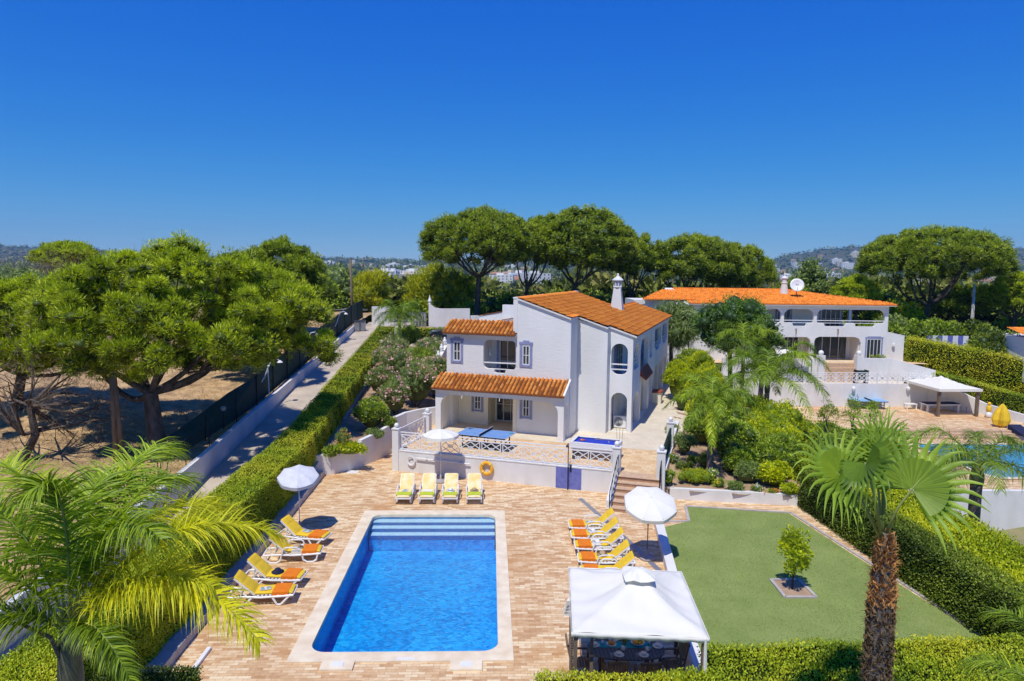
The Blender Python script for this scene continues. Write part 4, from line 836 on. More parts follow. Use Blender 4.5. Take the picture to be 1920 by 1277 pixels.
mb = MB(HW); mb.box(-1.29, 1.35, 3.81, -1.25, 2.1, 6.0); mb.box(-1.29, 1.2, TZ+.02, -1.25, 1.35, 3.1); mb.build('shutter', m_blue, villa)
# projecting side parts: buttress, red tiled sill roof, red capped barbecue block
MB(HW).box(-.6, 6.7, TZ, .02, 7.0, 3.5).build('buttress', m_cream, villa); MB(HW).box(-.7, 3.2, TZ, .015, 3.5, 3.1).build('buttress', m_cream, villa)
mb = MB(HW); mb.prism([(-.02, 3.3), (.34, 3.3), (.34, 6.6), (-.02, 6.6)], [3.78, 3.50, 3.50, 3.78], [4.15, 3.58, 3.58, 4.15]); mb.build('sill_roof', m_red, villa)
bb = thing('barbecue', 'low white block with dark red tiled top standing against the side arches', 'barbecue', HW(.15, 9.7, TZ))
MB(HW).box(.03, 9.15, TZ+.01, .62, 10.2, TZ+.78).build('base', m_cream, bb); MB(HW).box(-.0+.025, 9.08, TZ+.781, .68, 10.27, TZ+.86).build('top', m_red, bb)
# main roof: stepped eaves follow the walls
e1, s1 = Vector(HW(0, 1, 0))-Vector(HW(0, 0, 0)), (Vector(HW(-1, 0, .33))-Vector(HW(0, 0, 0))).normalized()
slen = math.hypot(1, .33)
def roofstrip(name, u0, u1, v0, v1, seed): tiles(name, HW(u0, v0, rz(u0)+.02), e1, s1, v1-v0, (u0-u1)*slen, m_tile, villa, period=.22, row=.41, amp=.045, seed=seed, step=.05)
def roofclip(c):
    q = c-np.array(HW(0, 0, 0)); a_ = np.array(HW(1, 0, 0))-np.array(HW(0, 0, 0)); b_ = np.array(HW(0, 1, 0))-np.array(HW(0, 0, 0)); u, v = q@a_, q@b_
    return (v > np.where(u > -1.30, -.10, np.where(u > -3.0, -.80, -2.4))) & ~((v > 10.7) & (u < -2.76))
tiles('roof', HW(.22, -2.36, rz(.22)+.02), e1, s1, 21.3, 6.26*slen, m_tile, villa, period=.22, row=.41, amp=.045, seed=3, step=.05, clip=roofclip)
mb = MB(HW)
for u0, u1, v0, v1 in ((.21, -1.28, -.09, 18.9), (-1.281, -2.98, -.77, 10.69), (-2.981, -6.02, -2.35, 10.69)): mb.prism([(u0, v0), (u1, v0), (u1, v1), (u0, v1)], [rz(u0)-.06, rz(u1)-.06, rz(u1)-.06, rz(u0)-.06], [rz(u0)+.02, rz(u1)+.02, rz(u1)+.02, rz(u0)+.02])
mb.prism([(-1.281, 10.7), (-2.75, 10.7), (-2.75, 18.9), (-1.281, 18.9)], [rz(-1.28)-.06, rz(-2.75)-.06, rz(-2.75)-.06, rz(-1.28)-.06], [rz(-1.28)+.02, rz(-2.75)+.02, rz(-2.75)+.02, rz(-1.28)+.02])
mb.build('roof_slab', m_wall, villa)
mb = MB()
for k in range(40): v = 10.9+k*.2; mb.tube([HW(-2.78, v, rz(-2.78)+.10), HW(-2.78, v+.23, rz(-2.78)+.12)], [.085, .07], 7)
mb.build('ridge_tiles', m_tile, villa)
# chimney
ch = Vector(HW(-2.62, 9.6, 7.2))
mb = MB(HW); cu, cv = -2.62, 9.6
mb.add([(cu+sx*a, cv+sy*a, z) for a, z in ((.44, 7.1), (.24, 8.9)) for sx, sy in ((-1, -1), (1, -1), (1, 1), (-1, 1))], [(0, 1, 5, 4), (1, 2, 6, 5), (2, 3, 7, 6), (3, 0, 4, 7), (4, 5, 6, 7)])
cb = mb.build('chimney', m_stucco, villa)
mb = MB(); c_ = (ch.x, ch.y, 0); mb.lathe([(.30, 8.9), (.33, 8.96), (.30, 9.0)], c_, 12)
for k in range(8): a = k*math.pi/4; mb.box(ch.x+.26*math.cos(a)-.045, ch.y+.26*math.sin(a)-.045, 9.0, ch.x+.26*math.cos(a)+.045, ch.y+.26*math.sin(a)+.045, 9.42)
mb.lathe([(.16, 9.0), (.16, 9.42)], c_, 10); mb.lathe([(.40, 9.42), (.38, 9.48), (.12, 9.68), (.07, 9.75), (.09, 9.82), (.03, 9.90)], c_, 12)
o = mb.build('chimney_cap', m_frame, None); o.location = Vector(o.location)-wloc(cb); o.parent = cb
# lower roofs
sl_ = .42
e2 = (Vector(HW(1, 0, 0))-Vector(HW(0, 0, 0))); s2 = (Vector(HW(0, 1, .50))-Vector(HW(0, 0, 0))).normalized()
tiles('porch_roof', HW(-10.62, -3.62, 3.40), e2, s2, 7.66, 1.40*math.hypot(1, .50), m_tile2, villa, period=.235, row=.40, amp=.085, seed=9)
MB(HW).prism([(-10.58, -3.58), (-2.99, -3.58), (-2.99, -2.245), (-10.58, -2.245)], [3.34, 3.34, 4.0, 4.0], [3.41, 3.41, 4.08, 4.08]).build('roof_slab', m_wall, villa)
MB(HW).prism([(-3.06, -3.55), (-2.95, -3.55), (-2.95, -2.2), (-3.06, -2.2)], [3.42, 3.42, 4.08, 4.08], [3.53, 3.53, 4.19, 4.19]).build('verge', m_stucco, villa)
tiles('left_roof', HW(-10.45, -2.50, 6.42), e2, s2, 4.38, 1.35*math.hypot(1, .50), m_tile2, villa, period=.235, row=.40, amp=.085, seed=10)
MB(HW).prism([(-10.42, -2.46), (-6.06, -2.46), (-6.06, -1.2), (-10.42, -1.2)], [6.36, 6.36, 6.99, 6.99], [6.43, 6.43, 7.06, 7.06]).build('roof_slab', m_wall, villa)
MB(HW).box(-10.3, -1.3, 6.5, -6.3, -1.1, 7.04).box(-10.3, -1.1, 6.3, -6.3, .7, 6.45).build('roof_back_wall', m_stucco, villa)
mb = MB(HW)
for u, z in ((-6.6, 3.30), (-8.8, 3.30)): mb.cyl((u, -3.42, z), (u, -3.52, z-.35), .02, n=6)
mb.build('bracket', m_frame, villa)
# air conditioner in the arch
ac = thing('air_conditioner', 'white air conditioner unit with round fan grille under the lower arch', 'air conditioner', HW(-.75, 1.0, TZ)); MB(HW).box(-1.15, .9, TZ+.05, -.42, 1.2, TZ+.72).build('casing', m_ppl, ac)
mb = MB(HW)
for r_ in (.24, .18, .12, .05): mb.tube([(-.85+r_*math.cos(a*math.pi/8), .885, TZ+.40+r_*math.sin(a*math.pi/8)) for a in range(17)], .012, 5)
mb.build('fan_grille', m_dark, ac)
# ------------------------------------------------------------------ loungers
def towel_patch(mb, x0, x1, w, z=.0, th=.012): mb.box(x0, -w/2, z, x1, w/2, z+th)
HINGE, ZS, BL, BA = 1.12, .335, .78, R(42)
def lounger(style, cushion, towel, arms):
    """feet at x=0, back hinge at HINGE, head at 1.92; seat height ZS"""
    t = bpy.data.objects.new('sun_lounger', None); COL.objects.link(t); t.empty_display_size = .2
    mb = MB(); w = .31
    for s in (-1, 1):
        y = s*w
        mb.tube([(0, y, ZS-.03), (.3, y, ZS-.05), (.95, y, ZS-.07), (1.4, y, ZS-.04), (1.9, y, ZS-.05)], .032, 7)
        if style == 'V':
            for a, b, c in ((.12, .42, .62), (1.18, 1.48, 1.84)): mb.tube([(a, y, ZS-.05), (b-.05, y, .03), (b+.06, y, .03), (c, y, ZS-.06)], .032, 7)
        else:
            for a, c in ((.1, .62), (1.3, 1.84)): mb.tube([(a, y, ZS-.05), (a+.04, y, .10), (a+.16, y, .02), (c-.16, y, .02), (c-.04, y, .10), (c, y, ZS-.06)], .032, 7)
        if arms: mb.tube([(.62, y*1.08, ZS-.05), (.70, y*1.1, ZS+.17), (.80, y*1.1, ZS+.22), (1.15, y*1.1, ZS+.22), (1.24, y*1.1, ZS+.15), (1.28, y*1.08, ZS-.02)], .026, 6)
    for x in (.02, .5, 1.1, 1.9): mb.bar((x, -w, ZS-.045), (x, w, ZS-.045), .05, .04)
    for k in range(9): mb.bar((.10+k*.115, -w, ZS-.015), (.10+k*.115, w, ZS-.015), .07, .015)
    mb.build('frame', m_ppl, t, smooth=False, local=True)
    # raised back with its slats and prop
    ca, sa = math.cos(BA), math.sin(BA); B = lambda x, y, z: (HINGE+x*ca-z*sa, y, ZS+x*sa+z*ca)
    mb = MB(B); mb.bar((0, -w+.03, 0), (BL, -w+.03, 0), .045); mb.bar((0, w-.03, 0), (BL, w-.03, 0), .045)
    for k in range(7): mb.bar((.06+k*.115, -w+.03, 0), (.06+k*.115, w-.03, 0), .06, .015)
    mb.T = None; mb.tube([B(.45, -.2, -.02), (1.55, -.2, ZS-.05), (1.55, .2, ZS-.05), B(.45, .2, -.02)], .018, 6)
    mb.build('back_frame', m_ppl, t, local=True)
    # one quilted cushion following seat and back
    mb = MB(); P = []; hw = .27
    n1 = 14
    for k in range(n1+1):
        x = .03+(HINGE-.03)*k/n1; P.append((x, ZS+.01, 0, 1))
    for k in range(1, 11): x = BL*1.03*k/10; P.append((HINGE+x*ca, ZS+.012+x*sa, -sa, ca))
    vs, fs = [], []; q = 6
    for i, (x, z, nx, nz) in enumerate(P):
        th = .055*(.55 if i in (0, len(P)-1) else 1)*(.82 if i % 5 == 0 else 1)
        for a, h in ((-hw, 0), (-hw-.01, th*.6), (-hw*.8, th), (0, th*1.05), (hw*.8, th), (hw+.01, th*.6), (hw, 0)): vs.append((x+nx*h, a, z+nz*h))
    m_ = 7
    for i in range(len(P)-1):
        for k in range(m_): fs.append((i*m_+k, i*m_+(k+1) % m_, (i+1)*m_+(k+1) % m_, (i+1)*m_+k))
    fs += [tuple(range(m_)), tuple(range((len(P)-1)*m_, len(P)*m_))]
    mb.add(vs, fs); mb.build('cushion', cushion, t, smooth=False, local=True)
    return t
def put(t, foot, head, label, group, z=0):
    a = math.atan2(head.y-foot.y, head.x-foot.x); t.location = (foot.x, foot.y, z); t.rotation_euler = (0, 0, a); tag(t, label, 'sun lounger', group); return t
def towel(t, mat, x0, x1, name, label, loc=None, z=.068, w=.60, drop=.10, cat='towel', group=None):
    a = t.rotation_euler.z; o = thing(name, label, cat, t.location, a, group)
    mb = MB(); n = 8; vs = []
    pf = [(-w/2-.012, -drop), (-w/2-.012, 0), (-w*.4, .004), (0, .006), (w*.4, .004), (w/2+.012, 0), (w/2+.012, -drop)]
    for i in range(n+1):
        x = x0+(x1-x0)*i/n; 
        for y, dz in pf: vs.append((x, y*.97+.004*math.sin(i*1.7+y*9), ZS+z+dz+.003*math.sin(i*2.1+y*15)))
    m_ = len(pf); mb.add(vs, [(i*m_+k, i*m_+k+1, (i+1)*m_+k+1, (i+1)*m_+k) for i in range(n) for k in range(m_-1)]); mb.build('cloth', mat, o, local=True)
    sm = o.children[0].modifiers.new('thickness', 'SOLIDIFY'); sm.thickness = .008; sm.offset = 1
    return o
def on(t, x, y=0, z=.085): c, s = math.cos(t.rotation_euler.z), math.sin(t.rotation_euler.z); return (t.location.x+x*c-y*s, t.location.y+x*s+y*c, t.location.z+ZS+z)
def hat(loc, mat, label, band=None):
    o = thing('sun_hat', label, 'hat', loc); MB().lathe([(.19, 0), (.195, .008), (.10, .015), (.098, .09), (.07, .115), (.02, .12)], (0, 0, 0), 18).build('brim_and_crown', mat, o, smooth=True, local=True)
    MB().lathe([(.104, .018), (.103, .045)], (0, 0, 0), 18).build('band', band or m_char, o, local=True)
def magazine(loc, rot, label, m1=None):
    o = thing('magazine', label, 'magazine', loc, rot); mb = MB(); mb.prism([(-.15, -.105), (.0, -.105), (.0, .105), (-.15, .105)], 0, [.012, .006, .006, .012]); mb.prism([(0.001, -.105), (.15, -.105), (.15, .105), (.001, .105)], 0, [.006, .012, .012, .006]); mb.build('pages', m_porc, o, local=True)
    MB().box(-.14, -.09, .0125, -.03, .03, .0145).box(.03, -.06, .0125, .14, .09, .0145).box(-.13, .04, .0125, -.05, .09, .0145).build('picture', m1 or M('magazine_print', (.10, .30, .42), (.45, .40, .30), scale=25), o, local=True)
GL = 'yellow loungers left of the pool'; GR = 'yellow loungers right of the pool'; GF = 'pale yellow loungers before the terrace wall'
def pc(px, py, z=.3): return g(px, py, z)
def mklounger(style, arms, cush):
    return lounger(style, cush, None, arms)
pV = mklounger('V', False, m_yel); L = []
specs = [((554, 1107), (437, 1111), 'nearest yellow lounger left of the pool, with a magazine lying beside the orange towel'), ((570, 1080), (463, 1076), 'yellow lounger left of the pool with the navy hat on it'), ((615, 1006), (527, 998), 'farthest yellow lounger left of the pool, beside the grey parasol')]
for i, (f, h, lb) in enumerate(specs):
    t = pV if i == 0 else copytree(pV, (0, 0, 0)); F_, H_ = pc(*f), pc(*h); put(t, F_, F_+(H_-F_), lb, GL); L.append(t)
pA = mklounger('D', True, m_yel); put(pA, pc(604, 1031), pc(508, 1034), 'yellow lounger left of the pool with white armrests and a white towel', GL); 
for t, w_ in ((L[0], 'nearest left lounger'), (L[1], 'left lounger with the navy hat'), (L[2], 'farthest left lounger'), (pA, 'left lounger with armrests')):
    towel(t, m_org, .14, .62, 'orange_towel', 'orange towel spread over the foot end of the '+w_, group='orange towels on the left loungers')
magazine(on(L[0], .86, .05), .3, 'open magazine with blue pictures on the nearest left lounger'); hat(on(L[1], .84, .02), m_navy, 'navy blue hat lying on a yellow lounger left of the pool')
magazine(on(L[2], .85, -.05), -.4, 'open magazine on the lounger beside the grey parasol'); towel(pA, m_cloth, .66, .98, 'white_towel', 'white towel on the left lounger with armrests'); hat(on(pA, .82, 0, .082), m_straw, 'straw hat lying on the white towel of the left lounger')
for k, (f, h) in enumerate((((1066, 984), (1157, 984)), ((1070, 1002), (1162, 1003)), ((1077, 1022), (1172, 1023)), ((1083, 1046), (1182, 1048)), ((1088, 1070), (1192, 1072)))):
    nm = ('farthest', 'second farthest', 'middle', 'fourth', 'nearest')[k]
    t = copytree(pA, (0, 0, 0)); F_, H_ = pc(*f), pc(*h); put(t, F_, H_, nm+' yellow lounger of the right row'+(' beside the pool, half under the gazebo roof edge' if k == 4 else ' with an orange towel at its foot'), GR)
    towel(t, m_org, .12, .58, 'orange_towel', 'orange towel on the '+nm+' lounger of the right row', group='orange towels on the right loungers')
    if k == 1: hat(on(t, .82, .05), m_porc, 'white hat lying on the second farthest lounger of the right row')
    if k == 2: towel(t, m_cloth, .62, .92, 'white_towel', 'white towel on the middle lounger of the right row'); hat(on(t, .8, 0, .084), m_porc, 'white hat on the white towel of the right row')
    if k == 3: hat(on(t, .84, .03), m_straw, 'straw hat lying on the fourth lounger of the right row')
    if k == 0: magazine(on(t, .82, 0), .2, 'open magazine on the farthest lounger of the right row')
pF = mklounger('D', True, m_palef)
for k, (f, h) in enumerate((((755, 935), (762, 900)), ((799, 935), (804, 901)), ((843, 935), (845, 902)), ((889, 935), (891, 904)))):
    nm = ('leftmost', 'second from the left', 'third from the left', 'rightmost')[k]; t = pF if k == 0 else copytree(pF, (0, 0, 0)); F_ = pc(*f); H_ = F_+Vector((.03-.02*k, 1.9, 0))
    put(t, F_, H_, 'pale yellow lounger before the terrace wall, '+nm+' of the four', GF)
    towel(t, m_lime, .16, .56, 'lime_towel', 'lime green towel on the front lounger, '+nm+' of the four', group='lime towels on the front loungers')
    if k == 0: magazine(on(t, .72, 0), 1.3, 'magazine on the leftmost front lounger')
    if k == 1: towel(t, m_cloth, .62, .92, 'white_towel', 'white towel on the second front lounger', w=.4, drop=.0)
    if k == 2: hat(on(t, .72, 0), m_porc, 'white hat on the third front lounger')
    if k == 3: hat(on(t, .74, 0), m_straw, 'straw hat on the rightmost front lounger')

# ------------------------------------------------------------------ parasols
def parasol(base, h, r, label, mat, tilt=(0, 0), basemat=None, pole=.018, rot=0, polemat=None):
    t = thing('parasol', label, 'parasol', base); tx, ty = tilt
    MB().lathe([(.25, 0), (.27, .03), (.26, .09), (.12, .13), (.04, .16), (.035, .38)], (0, 0, 0), 20).build('base', basemat or m_stone, t, smooth=True, local=True)
    top = Vector((tx, ty, h)); MB().tube([(0, 0, .1), (0, 0, h*.55), tuple(top)], pole, 8).cyl((0, 0, h*.52), (0, 0, h*.56), .03, n=8).build('pole', polemat or m_ppl, t, smooth=True, local=True)
    nrm = Vector((tx*1.1, ty*1.1, 1)).normalized(); ax = Vector((1, 0, 0)); ay = nrm.cross(ax).normalized(); ax = ay.cross(nrm)
    def P(q, a, z): v = top+ax*(q*math.cos(a))+ay*(q*math.sin(a))+nrm*z; return tuple(v)
    vs, fs = [], []; n = 8; S = 4; m_ = n*S; rings = ((.0, .0), (.25, -.035), (.5, -.085), (.75, -.15), (.93, -.215), (1.0, -.25))
    for q, z in rings:
        for k in range(m_):
            a = rot+2*math.pi*k/m_; ph = (k % S)/S; f = 1-.07*math.sin(math.pi*ph); vs.append(P(max(q, .01)*r*f, a, z*r*1.1-.03*q*math.sin(math.pi*ph)))
    for k in range(m_): a = rot+2*math.pi*k/m_; f = 1-.07*math.sin(math.pi*(k % S)/S); vs.append(P(r*f*1.01, a, -.25*r*1.1-.13-.035*math.sin(math.pi*(k % S)/S*1.0)*(1 if k % 2 else .6)))
    for i in range(len(rings)):
        for k in range(m_): fs.append((i*m_+k, i*m_+(k+1) % m_, (i+1)*m_+(k+1) % m_, (i+1)*m_+k))
    fs.append(tuple(range(m_))); mb = MB(); mb.add(vs, fs); c = mb.build('canopy', mat, t, local=True); sm = c.modifiers.new('thickness', 'SOLIDIFY'); sm.thickness = .006
    mb = MB()
    for k in range(n): a = rot+2*math.pi*k/n; mb.cyl(P(.02, a, -.03), P(r*.96, a, -.25*r), .008, n=5); mb.cyl(P(0, a, -.55), P(r*.5, a, -.12*r), .006, n=5)
    mb.build('ribs', m_grey, t, local=True); return t
m_gcanv = M('grey_canvas', (.66, .66, .67), (.58, .58, .60), scale=3, rough=.85, bmp=.15, bscale=8)
parasol((-7.21, 25.56, 0), 2.42, .76, 'pale grey parasol with scalloped edge standing beside the left hedge', m_gcanv, (.06, -.30), M('grey_base', (.30, .30, .33), rough=.8), rot=.2)
parasol((5.58, 22.89, 0), 2.35, .92, 'white parasol with patterned stone base standing behind the right loungers', m_cloth, (-.02, -.38), rot=.3, polemat=m_wood)
parasol((-2.26, 31.60, 0), 2.55, .86, 'white parasol standing before the terrace wall between the front loungers', m_cloth, (.0, .0), rot=.1)

# ------------------------------------------------------------------ table tennis, pool table
ct = (g(855, 814, 1.76)+g(966, 810, 1.76)+g(875, 801, 1.76)+g(952, 823, 1.76))/4
def pingpong(name, label, x, y, z, rot, topm, netm=m_navy):
    t = thing(name, label, 'table tennis table', (x, y, z), rot)
    MB().box(-1.37, -.76, .735, -.01, .76, .76).box(.01, -.76, .735, 1.37, .76, .76).build('table_top', topm, t, local=True)
    mb = MB()
    for s in (-1, 1):
        for a in (-1, 1): mb.box(s*1.37-(.02 if s > 0 else 0), -.76, .7601, s*1.37+(0 if s > 0 else .02), .76, .762) if a > 0 else None
    for y0 in (-.76, .74, -.008): mb.box(-1.35, y0, .7602, 1.35, y0+(.02 if y0 != -.008 else .01), .7622)
    mb.build('line', m_porc, t, local=True)
    MB().box(-.008, -.9, .765, .008, .9, .90).build('net', netm, t, local=True)
    MB().box(-.012, -.92, .90, .012, .92, .915).build('net_tape', m_porc, t, local=True)
    mb = MB()
    for sx_ in (-1, 1):
        for sy_ in (-1, 1): mb.bar((sx_*1.05, sy_*.6, 0), (sx_*1.05, sy_*.6, .73), .05); mb.bar((sx_*.3, sy_*.5, 0.05), (sx_*.3, sy_*.5, .73), .05)
        mb.bar((sx_*1.05, -.6, .35), (sx_*1.05, .6, .35), .04); mb.bar((sx_*.3, -.5, .10), (sx_*.3, .5, .10), .05)
    mb.bar((-.3, 0, .12), (.3, 0, .12), .08); mb.bar((-1.3, -.7, .70), (1.3, -.7, .70), .04, .06); mb.bar((-1.3, .7, .70), (1.3, .7, .70), .04, .06); mb.build('undercarriage', m_char, t, local=True); return t
pr = R(-22)
tt = pingpong('table_tennis_table', 'blue table tennis table standing on the terrace in front of the porch', ct.x, ct.y, TZ, pr, m_tt)
for (a, b), lb in (((-1.15, .55), 'dark table tennis bat on the left end of the blue table'), ((1.2, .35), 'green table tennis bat on the right end of the blue table')):
    x, y = ct.x+a*math.cos(pr)-b*math.sin(pr), ct.y+a*math.sin(pr)+b*math.cos(pr); o = thing('table_tennis_bat', lb, 'bat', (x, y, TZ+.764), pr+.5, 'table tennis bats')
    MB().lathe([(.075, 0), (.075, .012)], (0, 0, 0), 14).build('blade', m_navy if a < 0 else M('green_rubber', (.05, .35, .12)), o, local=True); MB().box(.07, -.012, 0, .17, .012, .02).build('handle', m_wood, o, local=True)
cp = (g(1075, 829, 1.82)+g(1085, 819, 1.82)+g(1161, 827, 1.82)+g(1153, 836, 1.82))/4; pr = R(-21)
t = thing('pool_table', 'pool table with blue cloth and white frame beside the stairs on the terrace', 'pool table', (cp.x, cp.y, TZ), pr)
MB().box(-1.02, -.52, .74, 1.02, .52, .80).build('cloth', m_felt, t, local=True)
mb = MB()
for x0, y0, x1, y1 in ((-1.16, .53, 1.16, .65), (-1.16, -.65, 1.16, -.53), (-1.16, -.529, -1.03, .529), (1.03, -.529, 1.16, .529)): mb.box(x0, y0, .60, x1, y1, .85)
mb.box(-1.1, -.6, .50, 1.1, .6, .73); mb.build('frame', m_ppl, t, local=True)
mb = MB()
for x0, y0, x1, y1 in ((-1.0, .48, 1.0, .528), (-1.0, -.528, 1.0, -.48), (-1.028, -.5, -.98, .5), (.98, -.5, 1.028, .5)): mb.box(x0, y0, .801, x1, y1, .84)
mb.build('cushion', M('dark_blue_cushion', (.02, .035, .25)), t, local=True)
for x in (-.95, .95):
    for y in (-.5, .5): MB().box(x-.09, y-.09, 0, x+.09, y+.09, .499).build('leg', m_char, t, local=True)
mb = MB()
for x in (-1.0, 0, 1.0):
    for y in (-.5, .5): mb.cyl((x, y, .79), (x, y, .852), .055, n=10)
mb.build('pocket', m_dark, t, local=True)
def onp(x, y, z=.80): return (cp.x+x*math.cos(pr)-y*math.sin(pr), cp.y+x*math.sin(pr)+y*math.cos(pr), TZ+z)
k = 0
for i in range(5):
    for j in range(i+1):
        o = MB().ball(onp(-.55-i*.052, (j-i/2)*.06, .83), .028, 10).build('billiard_ball', (M('red_ball', (.6, .04, .02), rough=.2), M('yellow_ball', (.75, .4, .02), rough=.2))[(i+j) % 2] if k < 2 else bpy.data.materials[('red_ball', 'yellow_ball')[(i+j) % 2]], smooth=True); k += 1
        tag(o, 'small red or yellow ball racked in the triangle on the blue cloth', 'ball', 'balls racked on the pool table')
tag(MB().ball(onp(.6, .05, .83), .028, 10).build('billiard_ball', m_porc, smooth=True), 'single white ball lying on the blue cloth', 'ball')
tag(MB().cyl(onp(-.1, .2, .87), onp(1.1, .35, .87), .012, .006, 6).build('billiard_cue', m_straw), 'wooden cue lying across the pool table', 'cue')
t = thing('cue_rack', 'thin dark cues standing upright behind the pool table', 'cues', onp(.95, .95, 0)); 
for i in range(3): MB().cyl(onp(.9+.07*i, .95, 0), onp(.8+.16*i, .9, 1.35), .012, .007, 6).build('cue', m_wood, t)

# ------------------------------------------------------------------ gazebo with the dining table
GF_ = frame(1.84, 14.04, R(-5.4)); gz = thing('gazebo', 'white canvas gazebo on dark wooden posts over the dining table', 'gazebo', GF_(1.45, 1.6, 0))
GW, GD = 2.92, 3.25
for x, y in ((.08, .08), (GW-.08, .08), (.08, GD-.08), (GW-.08, GD-.08)): MB(GF_).box(x-.045, y-.045, 0, x+.045, y+.045, 2.16).build('post', m_wood, gz)
MB(GF_).box(.42, .35, 0, .49, .42, 2.15).build('post', m_wood, gz); MB(GF_).box(GW-.50, .5, 0, GW-.44, .56, 2.15).build('post', m_wood, gz)
MB(GF_).box(.05, .05, 2.12, GW-.05, .11, 2.18).build('beam', m_wood, gz); MB(GF_).box(.05, GD-.11, 2.12, GW-.05, GD-.05, 2.18).build('beam', m_wood, gz)
mb = MB(GF_)
for k in range(22): mb.bar((.03, .35+k*.12, .55), (.03, .35+k*.12, 2.05), .025, .02) if False else mb.box(.0, .62, .75+k*.062, .05, 1.9, .785+k*.062)
mb.build('side_slats', m_wood, gz)
n = 40; vs = []; pk = (1.62, 1.72)
for j in range(n+1):
    for i in range(n+1):
        x, y = GW*i/n, GD*j/n; dx = (x-pk[0])/(pk[0] if x < pk[0] else GW-pk[0]); dy = (y-pk[1])/(pk[1] if y < pk[1] else GD-pk[1]); m_ = max(abs(dx), abs(dy))
        z = 2.22+.62*(1-m_)-.16*math.sin(math.pi*min(1, m_))*(1-.9*min(1, abs(abs(dx)-abs(dy))*3)*0)+.10*math.sin(math.pi*min(1, m_))*(1-min(1, abs(abs(dx)-abs(dy))*2.2))
        z += .020*math.sin(x*6+y*4.3)*math.sin(x*2.6-y*6)*m_+.030*math.sin((dx*3+dy*9))*m_*(1-m_)*3+.022*math.sin(math.atan2(dy, dx)*11)*m_*(1.1-m_)*2
        vs.append((x, y, z))
mb = MB(GF_); mb.add(vs, [(j*(n+1)+i, j*(n+1)+i+1, (j+1)*(n+1)+i+1, (j+1)*(n+1)+i) for j in range(n) for i in range(n)])
# hanging valance
ring = [(GW*i/n, -.02) for i in range(n+1)]+[(GW+.02, GD*i/n) for i in range(n+1)]+[(GW-GW*i/n, GD+.02) for i in range(n+1)]+[(-.02, GD-GD*i/n) for i in range(n+1)]
vs = []
for k, (x, y) in enumerate(ring): dz = .012*math.sin(k*1.3); vs += [(x, y, 2.225), (x, y, 2.115+dz)]
mb.add(vs, [(2*k, 2*k+1, 2*((k+1) % len(ring))+1, 2*((k+1) % len(ring))) for k in range(len(ring))])
c = mb.build('canopy', m_cloth, gz, smooth=True); sm = c.modifiers.new('thickness', 'SOLIDIFY'); sm.thickness = .008
# vent cap
mb = MB(GF_); vs = []; S = 16
for q, z in ((.02, 2.96), (.14, 2.93), (.27, 2.86), (.38, 2.79)):
    for k in range(S): a = 2*math.pi*k/S; sq = 1/max(abs(math.cos(a)), abs(math.sin(a))); f = min(sq, 1.3); vs.append((pk[0]+q*f*math.cos(a), pk[1]+q*f*math.sin(a), z+(.03*math.sin(k*2.4) if q > .2 else 0)))
mb.add(vs, [(i*S+k, i*S+(k+1) % S, (i+1)*S+(k+1) % S, (i+1)*S+k) for i in range(3) for k in range(S)]); c = mb.build('vent_cap', m_cloth, gz); c.modifiers.new('thickness', 'SOLIDIFY').thickness = .008
mb = MB(GF_)
for k in range(4): mb.prism([(-.10-.02*k, 1.55+.05*k), (.02, 1.6), (.0, 1.85)], 2.02-.1*k, 2.14-.08*k)
mb.build('tied_curtain', m_cloth, gz)
mb = MB(GF_); mb.tube([(GW-.07, .0, 2.2), (GW-.05, -.02, 1.2), (GW-.07, .03, .3)], [.03, .05, .04], 7); mb.build('rolled_curtain', m_cloth, gz)
# oval table, laid for breakfast
tb = d(1174, 1216, 14.45); tb = g(1172, 1214, .76); tx, ty = tb.x+.02, tb.y-.02
t = thing('dining_table', 'dark grey oval garden table laid for breakfast under the gazebo', 'table', (tx, ty, 0), R(-2))
mb = MB(); S = 48; mb.prism([(.95*math.copysign(abs(math.cos(2*math.pi*k/S))**.75, math.cos(2*math.pi*k/S)), .50*math.copysign(abs(math.sin(2*math.pi*k/S))**.85, math.sin(2*math.pi*k/S))) for k in range(S)], .72, .75)
def slatmat():
    mt, nt, b = newmat('slatted_table_top'); b.inputs['Roughness'].default_value = .6
    wv = N(nt, 'ShaderNodeTexWave', Scale=3.2); wv.bands_direction = 'X'; wv.wave_profile = 'SIN'; nt.links.new(pos(nt), wv.inputs['Vector']); nt.links.new(ramp(nt, wv.outputs[0], [(.03, (.012, .014, .02)), (.10, (.075, .085, .11))]), b.inputs['Base Color']); return mt
mb.build('table_top', slatmat(), t, local=True)
for x in (-.6, .6):
    for y in (-.25, .25): MB().bar((x, y, 0), (x, y, .72), .06).build('leg', m_wood, t, local=True)
tag(MB(frame(tx, ty, R(-2))).box(-.66, .02, .751, .64, .30, .756).build('table_runner', m_aqua), 'turquoise runner along the middle of the laid table', 'runner')
TT = frame(tx, ty, R(-2))
